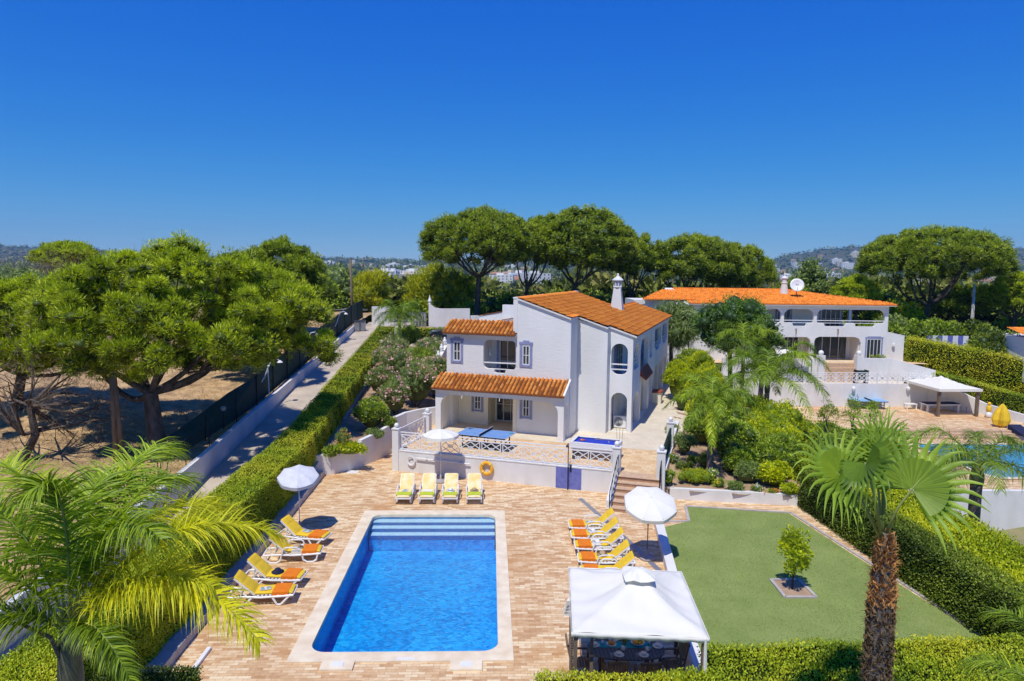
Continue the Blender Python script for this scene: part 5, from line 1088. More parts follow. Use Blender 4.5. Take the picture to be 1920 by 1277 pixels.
def chair(loc, rot, label):
    t = thing('garden_chair', label, 'chair', loc, rot, 'wooden garden chairs round the table'); mb = MB()
    for k in range(7): mb.box(-.24+k*.07, -.22, .42, -.24+k*.07+.055, .22, .44)
    mb.build('seat', m_wood, t, local=True); mb = MB(); mb.bar((.22, -.23, .44), (.34, -.23, 1.0), .04); mb.bar((.22, .23, .44), (.34, .23, 1.0), .04); mb.bar((.34, -.25, .99), (.34, .25, .99), .04, .07); mb.bar((.25, -.23, .56), (.25, .23, .56), .03, .05)
    for k in range(6): mb.bar((.25, -.17+k*.068, .56), (.335, -.17+k*.068, .98), .045, .015)
    mb.build('backrest', m_wood, t, local=True)
    for x, y in ((-.22, -.23), (-.22, .23), (.22, -.23), (.22, .23)): MB().bar((x, y, 0), (x, y, .42 if x > 0 else .64), .045).build('leg', m_wood, t, local=True)
    for y in (-.23, .23): MB().bar((-.25, y, .65), (.27, y, .65), .06, .025).build('armrest', m_wood, t, local=True)
chair(TT(1.12, -.06, 0), R(5), 'weathered wooden armchair at the right end of the laid table'); chair(TT(-1.14, -.08, 0), R(178), 'weathered wooden armchair at the left end of the laid table')
chair(TT(-.36, -.72, 0), R(-90), 'wooden armchair at the near side of the table, left one'); chair(TT(.38, -.74, 0), R(-88), 'wooden armchair at the near side of the table, right one')
chair(TT(-.36, .82, 0), R(90), 'wooden armchair at the far side of the table, left one'); chair(TT(.38, .84, 0), R(92), 'wooden armchair at the far side of the table, right one')
def plate(x, y, lb, cup=True):
    t = thing('plate', lb, 'plate', TT(x, y, .751)); MB().lathe([(.06, 0), (.125, .012), (.13, .018), (.06, .010)], (0, 0, 0), 22).build('dish', m_porc, t, smooth=True, local=True)
    b_ = thing('bowl', 'white bowl on the '+lb, 'bowl', TT(x, y, .768)); MB().lathe([(.03, 0), (.05, .01), (.075, .05), (.07, .05), (.045, .015)], (0, 0, 0), 18).build('vessel', m_porc, b_, smooth=True, local=True)
for x, y, lb in ((-.76, .12, 'white plate at the left end of the dark table'), (.80, .10, 'white plate at the right end of the dark table'), (-.22, -.30, 'white plate at the near left place of the dark table'), (.38, -.30, 'white plate at the near right place of the dark table'), (-.25, .40, 'white plate at the far left place of the dark table'), (.38, .40, 'white plate at the far right place of the dark table')): plate(x, y, lb)
def jar(name, x, y, prof_, mat, lb, cat): o = thing(name, lb, cat, TT(x, y, .757)); MB().lathe(prof_, (0, 0, 0), 16).build('body', mat, o, smooth=True, local=True); return o
for x, y, lb in ((-.09, -.10, 'white mug near the left near plate'), (.50, -.12, 'white mug near the right near plate')):
    o = jar('mug', x, y, [(.04, 0), (.045, .02), (.045, .10), (.038, .10), (.036, .02)], m_porc, lb, 'mug'); MB().tube([(.045, 0, .085), (.08, 0, .07), (.08, 0, .04), (.045, 0, .025)], .008, 6).build('handle', m_porc, o, local=True)
m_gl = M('table_glass', (.45, .62, .70), (.6, .7, .75), rough=.1, spec=.8)
for x, y, lb in ((-.56, .14, 'clear glass at the left end of the runner'), (.60, .18, 'clear glass beside the fruit bowl'), (-.30, .33, 'tall glass jug at the far side of the runner')): jar('glass', x, y, [(.03, 0), (.035, .11), (.03, .11), (.026, .01)], m_gl, lb, 'glass')
o = jar('bread_plate', -.34, .16, [(.07, 0), (.13, .015), (.12, .02), (.07, .01)], m_porc, 'round plate of golden rolls on the turquoise runner', 'plate'); m_br = M('bread', (.62, .32, .10), (.50, .22, .06), scale=20)
for a in range(5): q = tag(MB().ball(TT(-.34+.055*math.cos(a*1.257), .16+.055*math.sin(a*1.257), .80), .042, 10, sz=.7).build('bread_roll', m_br, smooth=True), 'golden bread roll on the round plate', 'bread', 'rolls on the round plate')
o = jar('fruit_bowl', .32, .18, [(.08, 0), (.17, .05), (.18, .07), (.16, .06), (.07, .012)], m_porc, 'white bowl heaped with yellow and orange fruit', 'bowl'); mf = [M('orange_fruit', (.85, .35, .03)), M('yellow_fruit', (.85, .62, .04)), M('brown_fruit', (.45, .22, .06))]
for k in range(14): a = k*2.4; q = .115*math.sqrt(k/14); tag(MB().ball(TT(.32+q*math.cos(a), .18+q*math.sin(a), .83+.035*(1-k/14)), .038, 9).build('fruit', mf[k % 3], smooth=True), 'piece of orange, yellow or brown fruit heaped in the white bowl', 'fruit', 'fruit in the bowl')
o = jar('herb_pot', -.02, .17, [(.04, 0), (.05, .09), (.045, .09)], M('terracotta', (.50, .24, .12)), 'small terracotta pot with green herbs on the runner', 'plant pot')
rg = np.random.default_rng(3); Vv, Qq = leafquads(np.tile(TT(-.02, .17, .85), (70, 1))+rg.normal(size=(70, 3))*.02, unit(rg.normal(size=(70, 3))+[0, 0, 1.2]), .09, .04, rg); npmesh('leaves', Vv, Qq, rg.random(70), lf_mid, o)
mb = MB(TT)
for (x, y), lb in (((-.42, -.30), 'knife and fork left of the near left plate'), ((.20, -.30), 'knife and fork left of the near right plate'), ((.56, .10), 'knife and fork near the right end plate')):
    o = thing('cutlery', lb, 'cutlery', TT(x, y, .752)); MB(TT).box(x, y-.09, .752, x+.012, y+.09, .756).build('knife', m_grey, o); MB(TT).box(x+.03, y-.09, .752, x+.042, y+.04, .756).box(x+.022, y+.041, .752, x+.05, y+.09, .756).build('fork', m_grey, o)
# potted flowers right of the stairs
q = g(1252, 931); t = thing('flower_pot', 'square beige planter with leafy plant and white flowers beside the stair post', 'planter', (q.x, q.y, 0), R(-15)); mb = MB(); mb.prism([(-.24, -.22), (.24, -.22), (.24, .22), (-.24, .22)], 0, .50); mb.box(-.26, -.24, .47, .26, .24, .52); mb.build('pot', M('beige_pot', (.50, .42, .34), rough=.9), t, local=True)
shrub('potted_shrub', 'leafy green plant with white flowers growing in the beige planter', (q.x, q.y, .48), (.36, .36, .85), lf_mid, 5, n=900, L=.10, W=.05, K=14, flowers=lf_white, nf=22, fs=.05)
# ------------------------------------------------------------------ garden walls and beds
def wallpath(name, label, pts, th=.22, mat=None, zb=-.1, cat='wall'):
    """low wall along (x, y, top) points"""
    mb = MB(); P = [Vector((p[0], p[1], 0)) for p in pts]; vs = []
    for i, p in enumerate(P):
        dr = (P[min(i+1, len(P)-1)]-P[max(i-1, 0)]).normalized(); nn = Vector((-dr.y, dr.x, 0))*th/2; b0 = pts[i][3] if len(pts[i]) > 3 else zb
        vs += [(*(p-nn)[:2], b0), (*(p+nn)[:2], b0), (*(p+nn)[:2], pts[i][2]), (*(p-nn)[:2], pts[i][2])]
    fs = [(4*i+k, 4*i+(k+1) % 4, 4*i+4+(k+1) % 4, 4*i+4+k) for i in range(len(P)-1) for k in range(4)]+[(3, 2, 1, 0), tuple(4*len(P)-4+k for k in range(4))]
    mb.add(vs, fs); return tag(mb.build(name, mat or m_wall), label, cat)
wallpath('curved_wall', 'curved white garden wall between the left hedge and the terrace corner', [(-8.45, 32.6, 1.0), (-7.7, 32.95, 1.03), (-7.0, 33.55, 1.10), (-6.55, 34.15, 1.14), (-6.53, 34.18, 1.38), (-5.95, 35.4, 1.46), (-5.5, 36.6, 1.56), (-5.2, 37.3, 1.9), (-4.7, 38.1, 2.0), (-3.8, 39.0, 2.03), (-2.75, 39.6, 2.05)])
bz = lambda x, y: float(np.interp(y, [30, 33, 38, 45, 60, 70], [.8, .85, 1.35, 1.9, 3.4, 4.2]))-max(0, (x+6))*.12*min(1, max(0, (y-36)/6))
def zgrid(name, poly, zf, mat, step=1.0):
    """soil patch: polygon triangulated on a fine grid"""
    xs = [p[0] for p in poly]; ys = [p[1] for p in poly]
    def inside(x, y):
        c = False; j = len(poly)-1
        for i in range(len(poly)):
            if (ys[i] > y) != (ys[j] > y) and x < (xs[j]-xs[i])*(y-ys[i])/(ys[j]-ys[i])+xs[i]: c = not c
            j = i
        return c
    gx = np.arange(min(xs), max(xs)+step, step); gy = np.arange(min(ys), max(ys)+step, step); vs = {}; V, F = [], []
    def vid(i, j):
        if (i, j) not in vs: vs[(i, j)] = len(V); V.append((gx[i], gy[j], zf(gx[i], gy[j])))
        return vs[(i, j)]
    for i in range(len(gx)-1):
        for j in range(len(gy)-1):
            if inside((gx[i]+gx[i+1])/2, (gy[j]+gy[j+1])/2): F.append((vid(i, j), vid(i+1, j), vid(i+1, j+1), vid(i, j+1)))
    mb = MB(); mb.add(V, F); o = mb.build(name, mat, smooth=True); return struct(o)
lb = [(-8.6, 32.6), (-7.6, 33.1), (-6.5, 34.3), (-5.5, 36.9), (-4.7, 38.4), (-3, 39.6), (-1.8, 40.5), (2.3, 51.3), (3.0, 62), (-2.5, 70), (-9, 70), (-9, 32.6)]
zgrid('planting_bed', lb, lambda x, y: bz(x, y)+.04*math.sin(x*3+y*2), m_dirt, .35)
hsl = lambda y: .06+float(np.interp(y, [10, 31.5, 41.7, 60, 66], [2.03, 2.05, 3.12, 4.95, 5.4]))
hz0 = lambda y: -.05+(0 if y < 32.7 else float(np.interp(y, [32.8, 40, 60], [.8, 1.3, 3.2])))
def nearf(p): return max(.35, min(2.2, (30/max(8, p[1]))**1.5))
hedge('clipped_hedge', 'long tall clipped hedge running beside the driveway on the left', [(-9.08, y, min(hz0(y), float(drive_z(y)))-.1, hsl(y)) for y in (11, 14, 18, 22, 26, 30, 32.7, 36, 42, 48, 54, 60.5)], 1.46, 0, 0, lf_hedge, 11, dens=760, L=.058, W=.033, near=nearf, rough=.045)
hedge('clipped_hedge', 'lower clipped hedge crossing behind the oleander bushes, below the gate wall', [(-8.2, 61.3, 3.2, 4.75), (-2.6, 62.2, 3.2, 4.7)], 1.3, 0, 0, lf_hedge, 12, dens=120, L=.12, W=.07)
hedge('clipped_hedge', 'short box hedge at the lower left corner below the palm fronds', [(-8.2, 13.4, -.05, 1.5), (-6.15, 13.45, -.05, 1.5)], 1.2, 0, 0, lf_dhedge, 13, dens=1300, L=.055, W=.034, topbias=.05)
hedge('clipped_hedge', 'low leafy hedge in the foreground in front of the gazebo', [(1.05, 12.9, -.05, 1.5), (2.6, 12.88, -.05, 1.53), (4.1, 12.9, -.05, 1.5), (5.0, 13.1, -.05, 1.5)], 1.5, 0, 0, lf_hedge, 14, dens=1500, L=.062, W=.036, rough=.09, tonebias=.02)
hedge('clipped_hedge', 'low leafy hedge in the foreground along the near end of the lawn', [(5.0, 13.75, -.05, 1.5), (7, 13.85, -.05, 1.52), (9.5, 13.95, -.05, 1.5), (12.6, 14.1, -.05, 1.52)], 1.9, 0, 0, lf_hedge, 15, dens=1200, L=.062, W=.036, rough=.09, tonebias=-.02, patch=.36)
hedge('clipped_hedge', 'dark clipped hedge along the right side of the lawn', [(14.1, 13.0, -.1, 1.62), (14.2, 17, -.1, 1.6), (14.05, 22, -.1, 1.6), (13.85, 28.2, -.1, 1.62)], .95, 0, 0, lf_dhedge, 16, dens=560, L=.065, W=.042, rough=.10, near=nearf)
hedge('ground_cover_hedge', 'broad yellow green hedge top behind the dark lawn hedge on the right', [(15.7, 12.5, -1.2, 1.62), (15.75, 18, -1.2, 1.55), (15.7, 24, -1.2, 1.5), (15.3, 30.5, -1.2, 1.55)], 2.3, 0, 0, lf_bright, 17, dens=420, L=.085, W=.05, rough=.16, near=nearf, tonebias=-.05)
# right bed
rz2 = lambda x, y: float(np.interp(y, [28.5, 30, 34, 42, 55], [.42, .5, .85, 1.0, 1.0]))+.03*math.sin(x*4+y*3)
zgrid('planting_bed', [(8.0, 29.15), (13.5, 28.3), (14.5, 34), (15, 56), (15.9, 56), (12.2, 40), (9.7, 35.2), (8.1, 30.2)][:0]+[(7.95, 29.2), (13.6, 28.3), (16, 34), (19, 56), (15.2, 56), (12.7, 45), (9.75, 35.4), (8.0, 30.5)], rz2, m_dirt, .3)
wallpath('planter_wall', 'low white planter wall between the flower bed and the paving', [(8.05, 29.27, .50), (10.7, 28.84, .50), (13.4, 28.40, .50)])
wallpath('end_wall', 'low white wall closing the far end of the patio', [(*HW(.05, 21.3, 0)[:2], 2.05, .9), (*HW(3.6, 21.6, 0)[:2], 2.1, .9)])
# driveway end: gate wall
wallpath('gate_wall', 'white street wall left of the gate with the bins before it', [(-12.0, 70.1, 6.22, 3.5), (-10.1, 70.1, 6.22, 3.5)], .3)
wallpath('gate_wall', 'white street wall right of the gate, behind the left bush border', [(-6.25, 70.3, 6.6, 3.3), (-6.0, 70.3, 6.45, 3.3), (-5.6, 70.3, 6.15, 3.3), (-5.0, 70.35, 6.05, 3.3), (-2.05, 70.6, 6.08, 3.3)], .3)
wallpath('gate_wall', 'lower white wall continuing behind the villa roof', [(-2.0, 70.7, 5.35, 3.0), (3.5, 71.2, 5.35, 3.0)], .25)
t = thing('driveway_gate', 'white barred driveway gate behind the small palm', 'gate', (-8.2, 70.1, 3.9)); mb = MB()
for k in range(24): mb.box(-10.0+k*.15, 70.08, 4.0, -9.96+k*.15, 70.12, 5.6)
mb.build('bars', m_ppl, t); MB().box(-10.05, 70.05, 3.95, -6.45, 70.15, 4.1).box(-10.05, 70.05, 5.55, -6.45, 70.15, 5.65).box(-10.05, 70.05, 4.7, -6.45, 70.15, 4.78).build('frame', m_grey, t)
q = d(808, 570, 70.3); o = MB().lathe([(.14, 0), (.12, .25), (.20, .30), (.10, .60), (.07, .64), (.02, .95)], (-6.15, q.y, 6.5), 10).build('chimney_finial', m_ppl, smooth=False); tag(o, 'small white chimney shaped finial on the street wall beside the gate', 'finial')
for i, (px, lb_) in enumerate(((678, 'grey wheeled bin at the far end of the driveway, left one'), (687, 'grey wheeled bin at the far end of the driveway, right one'))):
    q = g(px, 616, 4.05); t = thing('wheeled_bin', lb_, 'bin', (q.x+.3, 65.2+.2*i, float(drive_z(65.3))-.02), 0, 'bins at the end of the driveway')
    MB().prism([(-.24, -.26), (.24, -.26), (.24, .26), (-.24, .26)], .05, .95).build('body', m_grey, t, local=True); MB().box(-.27, -.32, .951, .27, .28, 1.04).build('lid', m_char, t, local=True); MB().cyl((-.25, .24, .09), (.25, .24, .09), .09).build('wheels', m_dark, t, local=True)
# green privacy fence on top of the boundary wall
fy = [30.5, 33, 36, 39, 42, 45, 48, 51, 54, 57, 60, 63, 66, 69, 72]; fn = thing('privacy_fence', 'dark green mesh privacy fence standing along the boundary wall', 'fence', (WX-.25, 50, 2.8))
mb = MB(); off = [-1.1, -.75, -.35]+[-.28]*12; ht = [.9, 1.1, 1.45, 1.6, 1.75]+[1.85]*10
vs = []
for i, y in enumerate(fy): zz = float(wtop_z(y)); vs += [(WX+off[i], y, zz-.1), (WX+off[i]-.02, y, zz-.1+ht[i]*.5), (WX+off[i]+(-.35 if i < 3 else 0), y, zz-.1+ht[i])]
mb.add(vs, [(3*i+k, 3*i+3+k, 3*i+4+k, 3*i+1+k) for i in range(len(fy)-1) for k in range(2)]); o = mb.build('mesh', m_green, fn); sm = o.modifiers.new('t', 'SOLIDIFY'); sm.thickness = .015
for i, y in enumerate(fy): zz = float(wtop_z(y)); MB().cyl((WX+off[i]+.05, y, zz-.2), (WX+off[i]+.05, y, zz+ht[i]), .03, n=6).build('post', m_dark, fn)
for (px, py, Y), lb_ in (((640, 607, 50), 'white swan neck lamp leaning over the green fence, nearer one'), ((572, 657, 41), 'white swan neck lamp on the fence above the driveway shadow'), ((1, 1, 60), 'far white swan neck lamp near the end of the green fence')):
    y = Y; zz = float(wtop_z(y)); t = thing('fence_lamp', lb_, 'lamp', (WX-.1, y, zz-.1), 0, 'white lamps along the fence')
    MB().tube([(WX-.15, y-1.4, zz+.9), (WX-.1, y-.9, zz+1.15), (WX-.05, y-.5, zz+1.6), (WX+.1, y-.2, zz+2.05), (WX+.35, y, zz+2.1), (WX+.5, y+.05, zz+1.95)], .035, 7).build('arm', m_ppl, t, smooth=True); MB().lathe([(.05, .12), (.18, 0), (.17, -.03)], (WX+.5, y+.05, zz+1.88), 12).build('lamp_shade', m_ppl, t)
for (px, py), (tx_, ty_), lb_ in (((520, 722), (518, 660), 'tall thin pale pole standing at the boundary wall'),):
    y = 40.2; zz = float(wtop_z(y)); tag(MB().cyl((WX+.1, y, zz-.6), (WX+.05, y, zz+1.9), .035, n=7).build('thin_pole', m_ppl), lb_, 'pole')
q = g(432, 790, 2.0); zz = float(wtop_z(q.y)); t = thing('garden_lamp', 'black lantern post standing outside the boundary wall', 'lamp', (WX-.35, 34.4, zz)); MB().cyl((WX-.35, 34.4, zz-.2), (WX-.35, 34.4, zz+.75), .03, n=7).build('post', m_dark, t); MB().lathe([(.05, 0), (.14, .08), (.13, .2), (.05, .26)], (WX-.35, 34.4, zz+.74), 10).build('lantern', m_grey, t)
for px, lb_ in ((1, 'rusty wire fence with thin posts on top of the near boundary wall'),):
    fn = thing('wire_fence', lb_, 'fence', (WX-.15, 30, 1.6))
    for y in (17, 19.5, 22, 24.5, 27, 29.5, 32): zz = float(wtop_z(y)); MB().cyl((WX-.12, y, zz-.3), (WX-.12, y, zz+1.1), .022, n=6).build('post', m_dark, fn)
    mb = MB()
    for k in range(5): mb.tube([(WX-.12, y, float(wtop_z(y))+.08+k*.24) for y in (15, 20, 25, 32)], .006, 4)
    mb.build('wires', m_dark, fn)
# wooden poles
def woodpole(p, h, label, r=.13, lean=(0, 0), pair=False, mat=m_wood):
    t = thing('utility_pole', label, 'pole', p, 0)
    MB().cyl((p[0], p[1], p[2]-.3), (p[0]+lean[0], p[1]+lean[1], p[2]+h), r, r*.75, 9).build('shaft', mat, t, smooth=True)
    if pair: MB().cyl((p[0]+.24, p[1]+.05, p[2]-.3), (p[0]+.08+lean[0], p[1]+lean[1], p[2]+h*.92), r*.85, r*.6, 9).build('brace', mat, t, smooth=True)
    return t
q = g(218, 852, 1.75); woodpole((q.x, q.y, 1.5), 5.5, 'weathered double wooden pole standing in the dry field left of the big pine', .13, (-.05, 0), True)
q = d(661, 580, 68); woodpole((q.x, q.y, 3.5), q.z-3.5+(d(658, 485, 68).z-q.z), 'tall slim wooden pole beside the yellow green bamboo', .13, (-.15, 0))
q = d(1822, 598, 75); woodpole((q.x, q.y, 1.0), d(1820, 532, 75).z-1.0, 'pale concrete pole among the pines on the right', .16, (0, 0), True, m_curb)
# road seen beyond the field
struct(sheet('road', [tuple(d(577, 592, 78)[:2]), tuple(d(690, 592, 78)[:2]), tuple(d(690, 580, 84)[:2]), (-31, 86)], [], 0, m_asph, lambda x, y: 5.35+(y-78)*.05))
# parked car behind the left roof
def car(loc, rot, label, mat):
    t = thing('parked_car', label, 'car', loc, rot)
    prof_ = [(-2.1, .35), (-2.15, .75), (-1.9, .98), (-1.0, 1.05), (-.45, 1.45), (.9, 1.48), (1.6, 1.1), (2.1, .95), (2.15, .4)]
    mb = MB(); n = len(prof_); V = []
    for y, f in ((-.84, 1), (-.80, 1.0), (.80, 1.0), (.84, 1)):
        for x, z in prof_: V.append((x*(.98 if abs(y) > .82 else 1), y*(.84 if z > 1.2 else 1), z-(.02 if abs(y) > .82 else 0)))
    F = [(j*n+i, j*n+(i+1) % n, (j+1)*n+(i+1) % n, (j+1)*n+i) for j in range(3) for i in range(n)]+[tuple(range(n)), tuple(range(3*n, 4*n))]; mb.add(V, F); mb.build('body', mat, t, local=True)
    MB().add([(-.98, -.86, 1.02), (-.5, -.73, 1.40), (.9, -.73, 1.42), (1.45, -.86, 1.08), (-.98, .86, 1.02), (-.5, .73, 1.40), (.9, .73, 1.42), (1.45, .86, 1.08)], [(0, 1, 2, 3), (4, 5, 6, 7), (0, 1, 5, 4), (3, 2, 6, 7)]).build('windows', m_glass, t, local=True)
    for x in (-1.35, 1.35):
        for y in (-.86, .68): w_ = MB().cyl((x, y, .33), (x, y+.18, .33), .33, n=18).build('wheel', m_dark, t, local=True)
    return t
q = d(853, 612, 57); car((q.x, q.y, q.z-1.35), R(8), 'dark car parked behind the left roof of the villa', m_car)
tag(MB().box(q.x-3.5, q.y-3, 1.5, q.x+3.5, q.y+4, q.z-1.36).build('parking_slab', m_conc), None, None, None, 'structure')
# white statues on a wall left of the villa
q = d(826, 640, 46)
wallpath('ornament_wall', 'narrow cream wall with white ornaments left of the villa', [(q.x-.1, 45.0, 4.1, 1.5), (q.x+.3, 48.5, 4.9, 2.0)], .25, m_cream)
for k in range(3):
    a = Vector((q.x-.1+.13*k, 45.3+1.3*k, 4.1+.33*k+.02)); t = MB().lathe([(.12, 0), (.14, .05), (.06, .1), (.16, .22), (.12, .34), (.07, .38), (.09, .46), (.02, .54)], tuple(a), 10).build('stone_ornament', m_ppl, smooth=True)
    tag(t, ('nearest', 'middle', 'farthest')[k]+' white urn shaped ornament on the narrow cream wall', 'ornament', 'white ornaments on the cream wall')
# ------------------------------------------------------------------ left garden planting
def bed(px, py, off=0):                       # a point on the left bed seen at this pixel
    z = 1.3
    for _ in range(8): p = g(px, py, z); z = bz(p.x, p.y)
    return (p.x, p.y, z-.03)
shrub('round_bush', 'big dense round green bush in the left bed beside the hedge', bed(697, 806), (1.08, 1.08, 2.05), lf_mid, 21, n=5200, L=.11, W=.07, K=60, crs=.26, tvar=.3)
shrub('round_bush', 'small round green bush right of the big round bush', bed(730, 808), (.48, .48, .95), lf_mid, 22, n=1500, L=.07, W=.04, K=22)
shrub('low_bush', 'low grey green bush in front of the small round bush', bed(703, 824), (.62, .5, .62), lf_grey, 23, n=1500, L=.07, W=.03, K=20)
shrub('flowering_plant', 'plant with orange red flowers beside the left hedge', bed(644, 848), (.42, .42, 1.35), lf_grey, 24, n=800, L=.12, W=.04, K=18, flowers=lf_orange, nf=26, core=.5)
shrub('leafy_plant', 'broad leafed pale green plants on the corner bed behind the curved wall', bed(655, 852), (1.0, .5, .55), lf_bright, 25, n=1400, L=.16, W=.07, K=20, core=.5, stems=False)
shrub('leafy_plant', 'green leafy plant at the left end of the curved wall', bed(622, 858), (.5, .4, .6), lf_mid, 26, n=700, L=.14, W=.06, K=12, stems=False)
def oleander(px, py, h, r, seed, label, fl=lf_pink, nf=110, mat=lf_grey): return shrub('oleander_bush', label, bed(px, py), (r*1.12, r*1.12, h*1.02), mat, seed, n=5200, L=.17, W=.038, K=60, flowers=fl, nf=nf, crs=.28, core=.6, up=.6, fs=.11, bottom=.04)
for a in ((741, 778, 2.3, .95, 31, 'oleander tree with pale pink flowers right behind the big round bush'), (781, 762, 2.9, 1.35, 32, 'large oleander with pale pink flowers left of the porch pillar'), (815, 745, 3.1, 1.25, 33, 'oleander close to the porch roof with pink and red flowers'),
          (714, 744, 2.1, 1.05, 34, 'grey green oleander beside the hedge behind the big round bush'), (745, 712, 2.3, 1.4, 35, 'oleander with pink flowers in the middle of the left border'), (722, 706, 2.2, 1.15, 36, 'grey green oleander next to the hedge, in the middle of the border'), 
          (825, 700, 2.6, 1.2, 38, 'oleander with a few red flowers against the left side of the villa'), (738, 680, 2.2, 1.3, 39, 'oleander with sparse pink flowers behind the middle of the border'), (806, 668, 2.4, 1.4, 41, 'far oleander right of the small palm'), (740, 658, 2.0, 1.1, 42, 'far oleander left of the small palm')): oleander(*a)
oleander(785, 703, 2.3, 1.3, 37, 'bright green bush in the middle of the left border', None, mat=lf_mid)
oleander(768, 650, 2.2, 1.3, 43, 'dark green bush under the small palm', None, mat=lf_mid)
queen_palm('queen_palm', 'small feather palm standing before the driveway gate', (-7.37, 56, 3.2), 2.35, 16, 3.0, 51, tr=.15, nl=60, Lm=.7, droop=.5, w=.036, mat=lf_palm)

# ------------------------------------------------------------------ right bed planting
def bedr(px, py):
    z = .8
    for _ in range(8): p = g(px, py, z); z = rz2(p.x, p.y)
    return (p.x, p.y, z-.02)
shrub('loose_bush', 'loose grey green bush with reddish tips beside the green screens', bedr(1283, 852), (.62, .62, 1.35), lf_grey, 61, n=1900, L=.12, W=.03, K=26, core=.5, up=.6)
shrub('round_bush', 'small dark round bush left of the palm trunk in the right bed', bedr(1320, 879), (.42, .42, .85), lf_dhedge, 62, n=1500, L=.055, W=.035, K=24)
shrub('cushion_plant', 'low bright green cushion plant in the front of the right bed', bedr(1304, 905), (1.0, .55, .62), lf_bright, 63, n=3000, L=.07, W=.02, K=34, crs=.42, stems=False, up=.6)
shrub('flowering_plant', 'plant with white flowers in the middle of the planter', bedr(1335, 908), (.35, .3, .75), lf_mid, 64, n=500, L=.12, W=.03, K=12, flowers=lf_white, nf=16, core=.4)
shrub('flowering_plant', 'low plant with yellow flowers behind the planter wall', bedr(1350, 914), (.35, .3, .4), lf_mid, 65, n=500, L=.08, W=.03, K=10, flowers=LEAF('yellow_petals', [(.8, .5, .02), (.85, .6, .03)], trans=.1), nf=12, core=.4)
shrub('trailing_plant', 'grey green plant trailing over the planter wall', bedr(1376, 921), (.5, .3, .45), lf_grey, 66, n=900, L=.13, W=.03, K=14, core=.4, up=-.2)
shrub('flowering_plant', 'low plant with white flowers near the right end of the planter', bedr(1418, 922), (.32, .25, .32), lf_mid, 67, n=500, L=.07, W=.03, K=10, flowers=lf_white, nf=16, core=.4)
shrub('flowering_plant', 'low plant with orange flowers near the right end of the planter', bedr(1448, 927), (.42, .22, .22), lf_mid, 68, n=400, L=.07, W=.03, K=10, flowers=lf_orange, nf=18, core=.4)
shrub('leafy_plant', 'yellow green leafy plant at the right end of the planter wall', bedr(1480, 930), (.55, .3, .6), lf_bright, 69, n=900, L=.12, W=.05, K=14, core=.4)
shrub('leafy_bush', 'spreading mixed green bush behind the planter right of the palm', bedr(1402, 905), (1.0, .6, 1.05), lf_grey, 70, n=2400, L=.12, W=.04, K=30, core=.5)
for k, (px, py, r_, lb_) in enumerate(((1262, 868, .35, 'small green plant with white dots beside the patio wall'), (1275, 880, .3, 'small dark green plant at the left of the right bed'), (1292, 884, .35, 'small leafy plant left of the dark round bush'), (1298, 868, .28, 'small green plant behind the leafy plants of the right bed'), (1365, 885, .55, 'dark low shrub right of the palm trunk'), (1262, 815, .5, 'green plant against the far end of the green screens'), (1300, 830, .35, 'small plant on the bare soil under the big shrubs'))):
    shrub('small_plant', lb_, bedr(px, py), (r_, r_*.8, r_*1.3), (lf_mid, lf_grey, lf_dhedge)[k % 3], 80+k, n=500, L=.10, W=.035, K=10, core=.4, flowers=lf_white if k == 0 else None, nf=10)
for k in range(5):
    q = bedr(1258+k*4, 745+k*12) if k < 3 else bedr(1268, 790)
q = bedr(1272, 770); shrub('flowering_plant', 'tall plant with orange flowers along the far edge of the patio', (q[0]+.2, q[1], q[2]), (.6, .9, 1.5), lf_mid, 91, n=1200, L=.14, W=.04, K=20, flowers=lf_orange, nf=10, core=.4)
